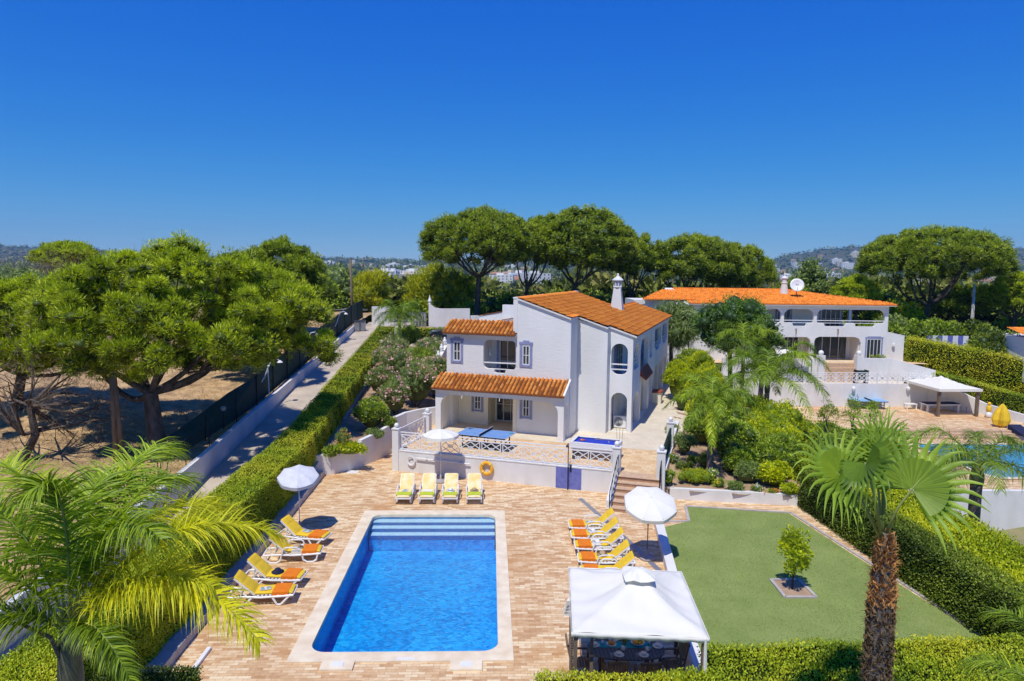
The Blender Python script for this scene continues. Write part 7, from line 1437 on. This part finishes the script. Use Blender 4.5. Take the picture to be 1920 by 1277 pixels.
for r_, z in prof_:
    for k in range(S): a = 2*math.pi*k/S; f = 1+.22*(1 if k % 2 else -1)*(1 if r_ > .1 else 0); vs.append((r_*f*math.cos(a)+.12*z*.3, r_*f*math.sin(a), z))
mb = MB(); mb.add(vs, [(i*S+k, i*S+(k+1) % S, (i+1)*S+(k+1) % S, (i+1)*S+k) for i in range(5) for k in range(S)]+[tuple(range(S))]); mb.build('canopy', m_yel, t, local=True); MB().cyl((0, 0, 0), (0, 0, .8), .03).lathe([(.3, 0), (.28, .08), (.05, .1)], (0, 0, 0), 12).build('pole', m_ppl, t, local=True)
q = g(1916, 822, ZD-.5); t = thing('blue_lounger', 'dark blue covered lounger at the right edge beside the yellow parasol', 'lounger', (q.x, q.y, ZD-.5)); MB().prism([(-.5, -.9), (.5, -.9), (.5, .9), (-.5, .9)], .3, [.38, .38, .9, .9]).build('cushion', m_navy, t, local=True); MB().box(-.45, -.85, 0, .45, .85, .3).build('base', m_blue, t, local=True)
# grey garden pavilion left of the neighbour's stairs
q = h(1478, 690, 62); t = thing('wrought_iron_pergola', 'dark metal arched pergola with white cloth left of the neighbouring steps', 'pergola', (q.x, 62, zm-.25)); mb = MB()
for sx_ in (-1.7, 1.7):
    for y in (-1.0, .9): mb.cyl((sx_, y, 0), (sx_, y, 2.2), .035, n=6)
for y in (-1.0, .9): mb.tube([(-1.7, y, 2.2), (-1.1, y, 2.75), (0, y, 3.0), (1.1, y, 2.75), (1.7, y, 2.2)], .035, 6)
mb.build('frame', m_dark, t, local=True); mb = MB()
vs = [];  pf = [(-1.7, 2.24), (-1.1, 2.79), (0, 3.04), (1.1, 2.79), (1.7, 2.24), (2.3, 2.1)]
for x, z in pf: vs += [(x, -1.0, z), (x, .9, z)]
mb.add(vs, [(2*i, 2*i+1, 2*i+3, 2*i+2) for i in range(5)]); mb.build('cloth', m_cloth, t, local=True).modifiers.new('t', 'SOLIDIFY').thickness = .02
q = h(1620, 714, 61); t = thing('green_chair', 'green folding chair behind the lattice railing of the neighbour', 'chair', (q.x, 61.3, zm-.25)); MB().box(-.5, 0, .4, .5, .6, .45).box(-.5, -.05, .45, .5, 0, 1.3).build('canvas', m_green, t, local=True); MB().box(-.52, -.1, 0, -.46, .6, 1.3).box(.46, -.1, 0, .52, .6, 1.3).build('frame', m_dark, t, local=True)
for px, lb_ in ((1600, 'round lamp on the tall pale retaining wall, left one'), (1702, 'round lamp on the tall pale retaining wall behind the grey gazebo')):
    q = h(px, 728, GY-.2); t = thing('wall_lamp', lb_, 'lamp', (q.x, GY-.14, q.z)); MB().lathe([(.06, -.3), (.16, -.1), (.17, .05), (.06, .18)], (q.x, GY-.3, q.z), 10).build('shade', m_frame, t); MB().box(q.x-.04, GY-.25, q.z-.05, q.x+.04, GY-.12, q.z+.03).build('bracket', m_dark, t)
# hedges of the neighbour
def hp(px, py, Y, z0): p = d(px, py, Y); return (p.x, p.y, z0, p.z)
hedge('neighbour_hedge', 'tall sunlit hedge running down the right side of the neighbouring garden', [hp(1704, 635, 66, .3), hp(1760, 645, 64.5, .2), hp(1830, 657, 62.5, -.2), hp(1965, 684, 59, -1)], 1.6, 0, 0, lf_hedge, 130, dens=300, L=.13, W=.08, rough=.28, tonebias=.24, topbias=.3)
hedge('neighbour_hedge', 'lower trimmed hedge below the tall one, behind the grey gazebo', [hp(1752, 697, 61.5, -1), hp(1830, 717, 59.2, -2), hp(1940, 749, 55.5, -3)], 1.3, 0, 0, lf_hedge, 131, dens=300, L=.10, W=.06, rough=.12, tonebias=-.02)
q = d(1775, 634, 72); t = thing('blue_fence', 'low blue and white panel fence behind the tall sunlit hedge', 'fence', (q.x, 72, q.z-1.2))
mb = MB(); mc = MB(); xa, xb = d(1738, 634, 72).x, d(1816, 634, 72).x
for k in range(8): (mb if k % 2 == 0 else mc).box(xa+(xb-xa)*k/8, 72, q.z-1.4, xa+(xb-xa)*(k+1)/8, 72.1, q.z+.25)
mb.build('blue_panels', m_bluetile, t); mc.build('white_panels', m_ppl, t)
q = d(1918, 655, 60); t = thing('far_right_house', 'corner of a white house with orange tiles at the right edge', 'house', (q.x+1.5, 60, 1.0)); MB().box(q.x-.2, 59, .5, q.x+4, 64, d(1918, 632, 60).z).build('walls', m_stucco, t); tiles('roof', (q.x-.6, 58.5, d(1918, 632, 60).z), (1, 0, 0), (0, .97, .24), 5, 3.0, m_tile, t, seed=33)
rt_ = d(1880, 640, 66); shrub('dark_shrub', 'rounded dark green shrub beside the right edge house', (d(1868, 650, 63).x, 63, .8), (3.0, 2.2, d(1868, 615, 63).z-.8), lf_dhedge, 140, n=6000, L=.2, W=.12, K=50)
shrub('potted_flowers', 'red flowering plants in front of the right window of the neighbouring villa', (d(1645, 680, 63.9).x, 63.9, 1.3), (1.3, .4, 1.2), lf_mid, 141, n=600, L=.16, W=.06, K=12, flowers=LEAF('coral_petals', [(.6, .1, .08), (.7, .2, .15)], trans=.1), nf=10, core=.4)

# ------------------------------------------------------------------ pines and background trees
def P_(px, py, Y): return np.array(d(px, py, Y))
def pine_px(name, label, Y, cpx, cpy, rpx, tpy, bpx, bpz, fpy, K, n, L, W, tr, mat, seed, bottom=None, **kw):
    """centre pixel, radius px, top pixel row, trunk base px / ground level, fork row"""
    c = P_(cpx, cpy, Y); rx = rpx/FPX*Y*.9; top = P_(cpx, tpy, Y)[2]; rz_ = (top-c[2])/.98; b = P_(bpx, cpy, Y); f = P_((cpx+bpx)/2*.4+bpx*.6, fpy, Y)
    kw['crs'] = kw.get('crs', .16)*.95
    return pine(name, label, (b[0], Y, bpz), tuple(f), tuple(c), (rx, rx*.9, rz_), int(K*1.4), n, L, W, tr, mat, seed, **kw)
# the large near pine of the field
q = g(300, 845, 1.75)
pine('stone_pine', 'huge bright green pine with thick forked trunk in the dry field on the left', (q.x, q.y, 1.4), (q.x-.5, q.y+.4, 4.3), tuple(P_(318, 650, 33)), (6.6, 4.8, 4.7), 330, 480, .25, .038, .33, lf_pine, 201, nl=9, crs=.155, core=.5, under=.30, rim=.45)
pine('stone_pine', 'second bright green pine at the left edge beside the huge one', (-25.5, 37, 1.4), (-25.0, 37, 4.2), tuple(P_(60, 668, 36)), (4.4, 4.0, 3.9), 170, 440, .25, .038, .25, lf_pine, 202, nl=6, crs=.18, core=.5, under=.34, rim=.45)
pine('stone_pine', 'lower pine crown reaching over the green fence on the left', (-18.9, 47.0, 2.8), (-18.5, 46.6, 5.6), tuple(P_(478, 640, 46)), (3.2, 3.0, 4.3), 150, 420, .25, .040, .22, lf_pine, 203, nl=6, crs=.2, core=.5, under=.42, rim=.5)
pine_px('stone_pine', 'dark rounded pine behind the huge one, left of the driveway end', 58, 520, 545, 96, 457, 525, 3.2, 600, 170, 170, .36, .07, .28, lf_pined, 204, crs=.2, under=.4)
pine_px('stone_pine', 'flat topped pine far behind on the left, near the hill', 88, 128, 492, 58, 459, 130, 2.5, 530, 90, 110, .45, .10, .25, lf_pine, 205, crs=.2)
pine_px('stone_pine', 'flat crowned pine with two leaning dark trunks behind the gate wall', 75, 903, 478, 110, 398, 897, 3.3, 520, 190, 170, .40, .07, .30, lf_pined, 206, crs=.17, under=.25, nl=8)
pine_px('stone_pine', 'broad dome shaped pine behind the villa, right of the twin trunk pine', 80, 1092, 480, 118, 397, 1075, 3.0, 535, 230, 170, .42, .075, .30, lf_pined, 207, crs=.17, under=.35, nl=9)
pine_px('stone_pine', 'pine crown filling the gap between the twin trunk pine and the dome', 79, 1000, 478, 62, 415, 985, 3.0, 540, 90, 170, .42, .075, .24, lf_pined, 208, crs=.22, under=.4)
pine_px('stone_pine', 'pine rising behind the villa chimney', 84, 1190, 500, 60, 440, 1180, 2.5, 560, 80, 160, .42, .08, .22, lf_pined, 209, crs=.22, under=.4)
pine_px('stone_pine', 'large pine behind the left end of the neighbouring roof', 86, 1300, 510, 92, 446, 1290, 2.2, 560, 160, 160, .44, .08, .26, lf_pined, 210, crs=.19, under=.4)
pine_px('stone_pine', 'pine behind the middle of the neighbouring roof, sloping to the right', 88, 1385, 522, 64, 462, 1380, 2.0, 560, 100, 160, .44, .08, .24, lf_pined, 211, crs=.22, under=.45)
pine_px('umbrella_pine', 'big lone umbrella pine with dark straight trunk on the right', 80, 1750, 506, 142, 433, 1738, 1.2, 572, 260, 160, .42, .07, .34, lf_pined, 212, crs=.125, under=.3, nl=8, core=.45)
pine_px('stone_pine', 'bushy pine in front of the lone umbrella pine, left of its trunk', 82, 1605, 560, 42, 524, 1605, 1.0, 590, 60, 150, .44, .09, .2, lf_pine, 213, crs=.27, under=.5)
pine_px('stone_pine', 'dark bushy pine at the right edge beyond the tall hedge', 78, 1905, 565, 62, 518, 1900, 1.0, 600, 90, 150, .44, .09, .22, lf_pine, 214, crs=.23, under=.4)
pine_px('stone_pine', 'bushy pine between the pale pole and the umbrella pine trunk', 84, 1800, 578, 52, 540, 1800, 1.0, 605, 80, 150, .44, .09, .22, lf_pined, 215, crs=.25, under=.5)
BT = [(1520, 478, 92, 2.8, lf_grey, 'loose pale green conical tree behind the satellite dish'), (1478, 520, 90, 2.6, lf_mid, 'dark tree left of the satellite dish'), (1655, 540, 90, 3.4, lf_mid, 'rounded green tree behind the right end of the neighbouring roof'), (1690, 562, 82, 3.0, lf_bright, 'low yellow green tree left of the lone umbrella pine trunk'), (1560, 545, 95, 3.2, lf_mid, 'dark green tree behind the satellite dish, right side'),
      (630, 497, 84, 4.2, lf_grey, 'dull green tree left of the tall wooden pole'), (600, 520, 80, 3.4, lf_mid, 'dark tree beside the tall wooden pole at the road'), (955, 540, 82, 3.5, lf_mid, 'green tree seen between the twin trunks'), (1045, 545, 90, 3.5, lf_mid, 'dark green tree under the dome shaped pine'), (1130, 548, 88, 3.6, lf_mid, 'dark green tree left of the villa chimney'), (1240, 560, 84, 3.2, lf_mid, 'dark tree right of the villa chimney'), (790, 560, 80, 2.6, lf_mid, 'green bush tree right of the first bamboo'), (880, 565, 78, 2.8, lf_mid, 'green bush behind the street wall'),
      (1345, 575, 86, 3.4, lf_mid, 'dark undergrowth tree behind the neighbouring ridge'), (1430, 560, 90, 3.4, lf_mid, 'dark undergrowth tree near the end of the pine row'), (1830, 600, 74, 2.4, lf_dhedge, 'dark clipped tree behind the blue fence'), (1720, 605, 74, 2.2, lf_mid, 'dark shrub tree under the lone umbrella pine'), (1760, 600, 75, 2.4, lf_mid, 'dark shrub tree right of the lone pine trunk'), (1675, 592, 76, 2.4, lf_grey, 'grey green bush tree behind the side wing of the neighbouring villa'), (1900, 600, 80, 3, lf_mid, 'dark tree at the far right edge')]
for k, (px, py, Y, r_, mt_, lb_) in enumerate(BT):
    q = P_(px, py, Y); gz = float(base_h(np.array([q[0]]), np.array([Y]))[0]); gz = max(min(gz, q[2]-2.5), -2); hh = q[2]-gz
    tree('background_tree', lb_, (q[0], Y, gz), hh, r_, mt_, 300+k, K=50, n=80, L=.42, W=.2, tr=.2, zc=.55, rz=.45, crs=.3, group='trees behind the houses')
for k, (px, py, Y, r_, lb_) in enumerate(((695, 498, 80, 2.5, 'yellow green bamboo clump right of the tall wooden pole'), (828, 488, 80, 3.3, 'wide yellow green bamboo clump behind the gate wall finial'), (858, 500, 82, 2.6, 'yellow green bamboo clump touching the twin trunk pine'), (790, 505, 82, 2.2, 'thin yellow green bamboo clump left of the wide one'))):
    q = P_(px, py, Y); tree('bamboo_clump', lb_, (q[0], Y, 3.0), q[2]-3.0, r_, lf_yel, 340+k, K=70, n=90, L=.5, W=.09, tr=.1, zc=.55, rz=.48, crs=.28, up=.9, cat='bamboo')
# bare trees, thicket and dead branches at the left
def baretree(base, h, r, seed, label, nb=26, mat=None, twigs=2600):
    rg = np.random.default_rng(seed); t = thing('bare_tree', label, 'tree', base, 0); b = np.array(base, float); mb = MB(); top = b+[r*.2, 0, h*.45]; mb.tube([tuple(b-[0, 0, .3]), tuple((b+top)/2+[r*.15, 0, 0]), tuple(top)], [.22, .17, .12], 8, cap=False); ends = []
    for i in range(nb):
        dd = unit(rg.normal(size=3)*[1, 1, .6]+[0, 0, .35]); e = top+dd*np.array([r, r, h*.5])*(.5+.5*rg.random()); pts = limb(mb, top if i % 3 else (b+top)/2, e, .07, .015, rg, sag=-.05, seg=4, n=4)
        for _ in range(3): e2 = e+rg.normal(size=3)*r*.25; limb(mb, pts[3], e2, .02, .006, rg, sag=0, seg=2, n=3); ends.append(e2)
        ends.append(e)
    mb.build('trunk', m_bark, t); ends = np.array(ends); C = ends[rg.integers(0, len(ends), twigs)]+rg.normal(size=(twigs, 3))*r*.13; V, Q = leafquads(C, unit(rg.normal(size=(twigs, 3))+[0, 0, .2]), .35, .02, rg); npmesh('twigs', V, Q, rg.random(twigs), mat or lf_dead, t); return t
q = g(32, 860, 1.6); baretree((q.x, q.y, 1.4), 5.6, 3.4, 401, 'leaning bare tree with grey twigs at the left edge under the pines')
for k, (px, py, Y, r_, h_, lb_) in enumerate(((60, 500, 75, 5, 6.5, 'grey leafless thicket tree far left below the hill'), (5, 505, 70, 5, 6.5, 'grey leafless thicket tree at the left edge'), (110, 510, 72, 3.5, 5.5, 'small bare tree between the thicket and the huge pine'), (240, 478, 80, 3.0, 7.5, 'black burnt looking branches rising above the huge pine'))):
    q = P_(px, py, Y); baretree((q[0], Y, max(1.5, q[2]-h_*.75)), h_, r_, 410+k, lb_, twigs=4200 if k < 3 else 300, nb=34 if k < 3 else 22)
for k, (px, py, Y, r_, lb_) in enumerate(((20, 520, 62, 3.5, 'grey green scrub bush under the leafless thicket'), (90, 535, 60, 3.0, 'dull green scrub bush beside the huge pine'), (-40, 560, 50, 3.0, 'dull scrub bush at the left edge'), (180, 510, 66, 2.2, 'scrub bush with rusty twigs behind the huge pine'))):
    q = P_(px, py, Y); tree('scrub_bush', lb_, (q[0], Y, q[2]-3.2), 4.2, r_, lf_grey, 430+k, K=50, n=80, L=.3, W=.09, zc=.5, rz=.45, crs=.3)
q = g(20, 905, 1.2); tree('young_pine', 'young bright pine top at the left edge above the palm fronds', (q.x+.6, q.y-5, 1.0), 3.6, 1.3, lf_pine, 440, K=40, n=120, L=.22, W=.03, zc=.6, rz=.4, crs=.33, up=.5)
# ------------------------------------------------------------------ far woodland, distant town, dry grass, haze
rg = np.random.default_rng(909)
def woodland(name, label, n, y0, y1, r0, r1, k, mat, L0, seed, a0=-.85, a1=.85, avoid=None):
    rg = np.random.default_rng(seed); Yv = y0*(y1/y0)**rg.random(n); A = a0+(a1-a0)*rg.random(n); Xv = A*Yv; Z = base_h(Xv, Yv); r = (r0+(r1-r0)*rg.random(n)**2)
    ok = np.ones(n, bool)
    if avoid is not None: ok = avoid(Xv, Yv)
    Xv, Yv, Z, r = Xv[ok], Yv[ok], Z[ok], r[ok]; n = len(Xv); h = r*(1.1+.7*rg.random(n)); h = np.minimum(h, 6.5)
    C = np.stack([Xv, Yv, Z+h*.75], 1); idx = np.repeat(np.arange(n), k); dd = unit(rg.normal(size=(n*k, 3))); dd[:, 2] = np.where(dd[:, 2] < -.3, -dd[:, 2], dd[:, 2])
    P = C[idx]+dd*(r[idx]*(.75+.35*rg.random(n*k)))[:, None]*np.array([1, 1, .62]); D = unit(dd+rg.normal(size=(n*k, 3))*.6); L = r[idx]*L0*(.7+.6*rg.random(n*k))
    V, Q = leafquads(P, D, L, L*.55, rg); tn = rg.random(n); t = np.clip(tn[idx]*.7+.15*dd[:, 2]+rg.normal(size=n*k)*.12+.1, 0, 1)
    bv, bq = blobs(C, r*.62, .55); return tag(npmesh(name, V, Q, t, mat, None, (bv, bq), m_core, origin=(0, y0, -5)), label, 'woodland', None, 'stuff')
lf_wood = LEAF('woodland_leaves', [(.045, .06, .018), (.10, .13, .030), (.17, .21, .05), (.25, .24, .10)], trans=.15, rough=.8, spec=.1)
woodland('near_woodland', 'dense dark green wood filling the ground behind the two villas', 900, 92, 240, 2.2, 4.2, 110, lf_wood, .30, 1)
woodland('far_woodland', 'far woodland and scrub spreading to the hills', 4200, 230, 1500, 3.5, 7.5, 16, lf_wood, .5, 2)
woodland('hill_scrub', 'dark scrub dotted over the distant hills', 5200, 1400, 5200, 8, 18, 7, lf_wood, .8, 3)
# ground scrub under the pines beyond the walls
shr = [(x, 73.5+3*((i*7) % 5)/5) for i, x in enumerate(np.linspace(-1, 44, 22))]
cs = []; 
for i, (x, y) in enumerate(shr): cs += [(x+rg.normal()*.6, y+rg.normal()*.8, 2.6+rg.random()*1.2) for _ in range(7)]
cs = np.array(cs); V, Q, t, ex = clumpleaves(cs, (.9+.7*rg.random(len(cs))), 110, .36, .16, rg, core=.45); tag(npmesh('undergrowth', V, Q, t, lf_mid, None, ex, m_core), 'tangled green undergrowth beneath the pines behind the walls', 'undergrowth', None, 'stuff')
# distant town
town = []; cols = [M('town_white', (.78, .77, .74)), M('town_cream', (.70, .60, .44)), M('town_ochre', (.60, .42, .25))]; m_troof = M('town_roof', (.45, .22, .12))
protos = {}
def bmesh_house(w_, d_, h_, c, hip):
    mb = MB(); mb.box(-w_/2, -d_/2, -3, w_/2, d_/2, h_)
    b = len(mb.f)
    if hip: mb.add([(-w_*.54, -d_*.54, h_), (w_*.54, -d_*.54, h_), (w_*.54, d_*.54, h_), (-w_*.54, d_*.54, h_), (-w_*.25, 0, h_+2.2), (w_*.25, 0, h_+2.2)], [(0, 1, 5, 4), (1, 2, 5), (2, 3, 4, 5), (3, 0, 4)])
    else: mb.box(-w_*.2, -d_*.2, h_, w_*.1, d_*.2, h_+2.2)
    nw0 = len(mb.f)
    for k in range(max(2, int(w_/4))):
        for j in range(int(h_/3)): x = -w_/2+(k+.5)*w_/max(2, int(w_/4)); mb.add([(x-.6, -d_/2-.05, j*3+1), (x+.6, -d_/2-.05, j*3+1), (x+.6, -d_/2-.05, j*3+2.3), (x-.6, -d_/2-.05, j*3+2.3)], [(0, 1, 2, 3)])
    o = mb.build('town_house', c, None, local=True); o.data.materials.append(m_troof); o.data.materials.append(m_glass)
    for i, p in enumerate(o.data.polygons):
        zc = sum(o.data.vertices[v].co.z for v in p.vertices)/len(p.vertices)
        if i >= nw0: p.material_index = 2
        elif hip and b <= i < nw0: p.material_index = 1
    return o
PT = [bmesh_house(14, 10, 6, cols[0], True), bmesh_house(22, 12, 9, cols[0], False), bmesh_house(18, 12, 9, cols[1], False), bmesh_house(12, 10, 6, cols[1], True), bmesh_house(26, 13, 12, cols[0], False), bmesh_house(16, 11, 6, cols[2], True)]
zones = [(690, 800, 900, 2600, 46, 'pale building of the distant town seen left of the central pines'), (930, 1010, 800, 2400, 30, 'pale building of the distant town seen through the central pines'), (1440, 1660, 1300, 3600, 34, 'white house scattered below the hill behind the satellite dish'), (1840, 1960, 900, 3200, 22, 'white house of the distant slope at the right edge'), (560, 690, 2200, 4200, 16, 'white speck of a house on the far blue ridge'), (1700, 1840, 900, 2200, 8, 'pale house glimpsed under the lone umbrella pine')]
first = True
for (xa, xb, ya, yb, n_, lb_) in zones:
    for k in range(n_):
        px = xa+(xb-xa)*rg.random(); Yv = ya*(yb/ya)**rg.random(); q = d(px, 500, Yv); i = int(rg.integers(0, 6)); x = q.x
        z = float(base_h(np.array([x]), np.array([Yv]))[0]); o = PT[i].copy() if not (first and i == 0) else PT[0]; 
        if o is not PT[0]: COL.objects.link(o)
        else: first = False
        o.location = (x, Yv, z+1.5); o.rotation_euler = (0, 0, rg.normal()*.5); s_ = 1.0+.5*rg.random()+(Yv > 2000)*.5; o.scale = (s_, s_, s_); tag(o, lb_, 'building', 'group: '+lb_[:0]+lb_)
        o['group'] = lb_+'s' if False else 'houses of the distant town'
for o in PT[1:]: bpy.data.objects.remove(o)
if first: bpy.data.objects.remove(PT[0])
# dry grass and scrub tufts of the field
n = 26000; X_ = WX-.3-(rg.random(n)**1.6)*28; Y_ = 17+rg.random(n)*55; Zf = field_z(X_, Y_)
pt = (np.sin(X_*1.1)*np.cos(Y_*.8)+rg.normal(size=n)*.6) > -.2; X_, Y_, Zf = X_[pt], Y_[pt], Zf[pt]; n = len(X_)
V, Q = leafquads(np.stack([X_, Y_, Zf-.02], 1), unit(rg.normal(size=(n, 3))*.7+[0, 0, .8]), .12+.2*rg.random(n), .03, rg); tag(npmesh('dry_grass', V, Q, rg.random(n), lf_straw), 'dry straw coloured grass of the field', 'grass', None, 'stuff')
hz = MB(); hz.box(-9300, -260, -40, 9300, 6900, 420); ho = hz.build('haze', m_white); ho['kind'] = 'stuff'; ho['label'] = 'thin bluish haze in the air over the land'; ho['category'] = 'haze'
hm = bpy.data.materials.new('haze_air'); hm.use_nodes = True; ht = hm.node_tree; ht.nodes.remove(ht.nodes['Principled BSDF']); pv = ht.nodes.new('ShaderNodeVolumePrincipled'); pv.inputs['Color'].default_value = (.36, .68, 1.0, 1); pv.inputs['Density'].default_value = .00010; pv.inputs['Anisotropy'].default_value = 0.0
ht.links.new(pv.outputs[0], ht.nodes['Material Output'].inputs['Volume']); ho.data.materials.clear(); ho.data.materials.append(hm)
# turf blades: short fibre over the lawn
def inpoly(x, y, poly):
    c = np.zeros(len(x), bool); j = len(poly)-1
    for i in range(len(poly)):
        xi, yi = poly[i]; xj, yj = poly[j]; c ^= ((yi > y) != (yj > y)) & (x < (xj-xi)*(y-yi)/(yj-yi+1e-9)+xi); j = i
    return c
n = 90000; X_ = 5.2+rg.random(n)*8.6; Y_ = 14.5+rg.random(n)*13.6; k_ = inpoly(X_, Y_, lawn) & ~inpoly(X_, Y_, [(9.2, 19.9), (10.25, 19.9), (10.25, 21.2), (9.2, 21.2)]); X_, Y_ = X_[k_], Y_[k_]; n = len(X_)
V, Q = leafquads(np.stack([X_, Y_, np.full(n, .008)], 1), unit(rg.normal(size=(n, 3))*.8+[0, 0, .8]), .045, .010, rg); tag(npmesh('turf_blades', V, Q, np.clip(.5+.2*np.sin(X_*1.3+1)*np.cos(Y_*.9)+rg.normal(size=n)*.2, 0, 1), LEAF('turf_fibre', [(.16, .22, .05), (.23, .29, .08), (.29, .35, .11)], trans=.1, rough=.8, spec=.1)), 'short artificial turf pile of the lawn', 'turf', None, 'stuff')
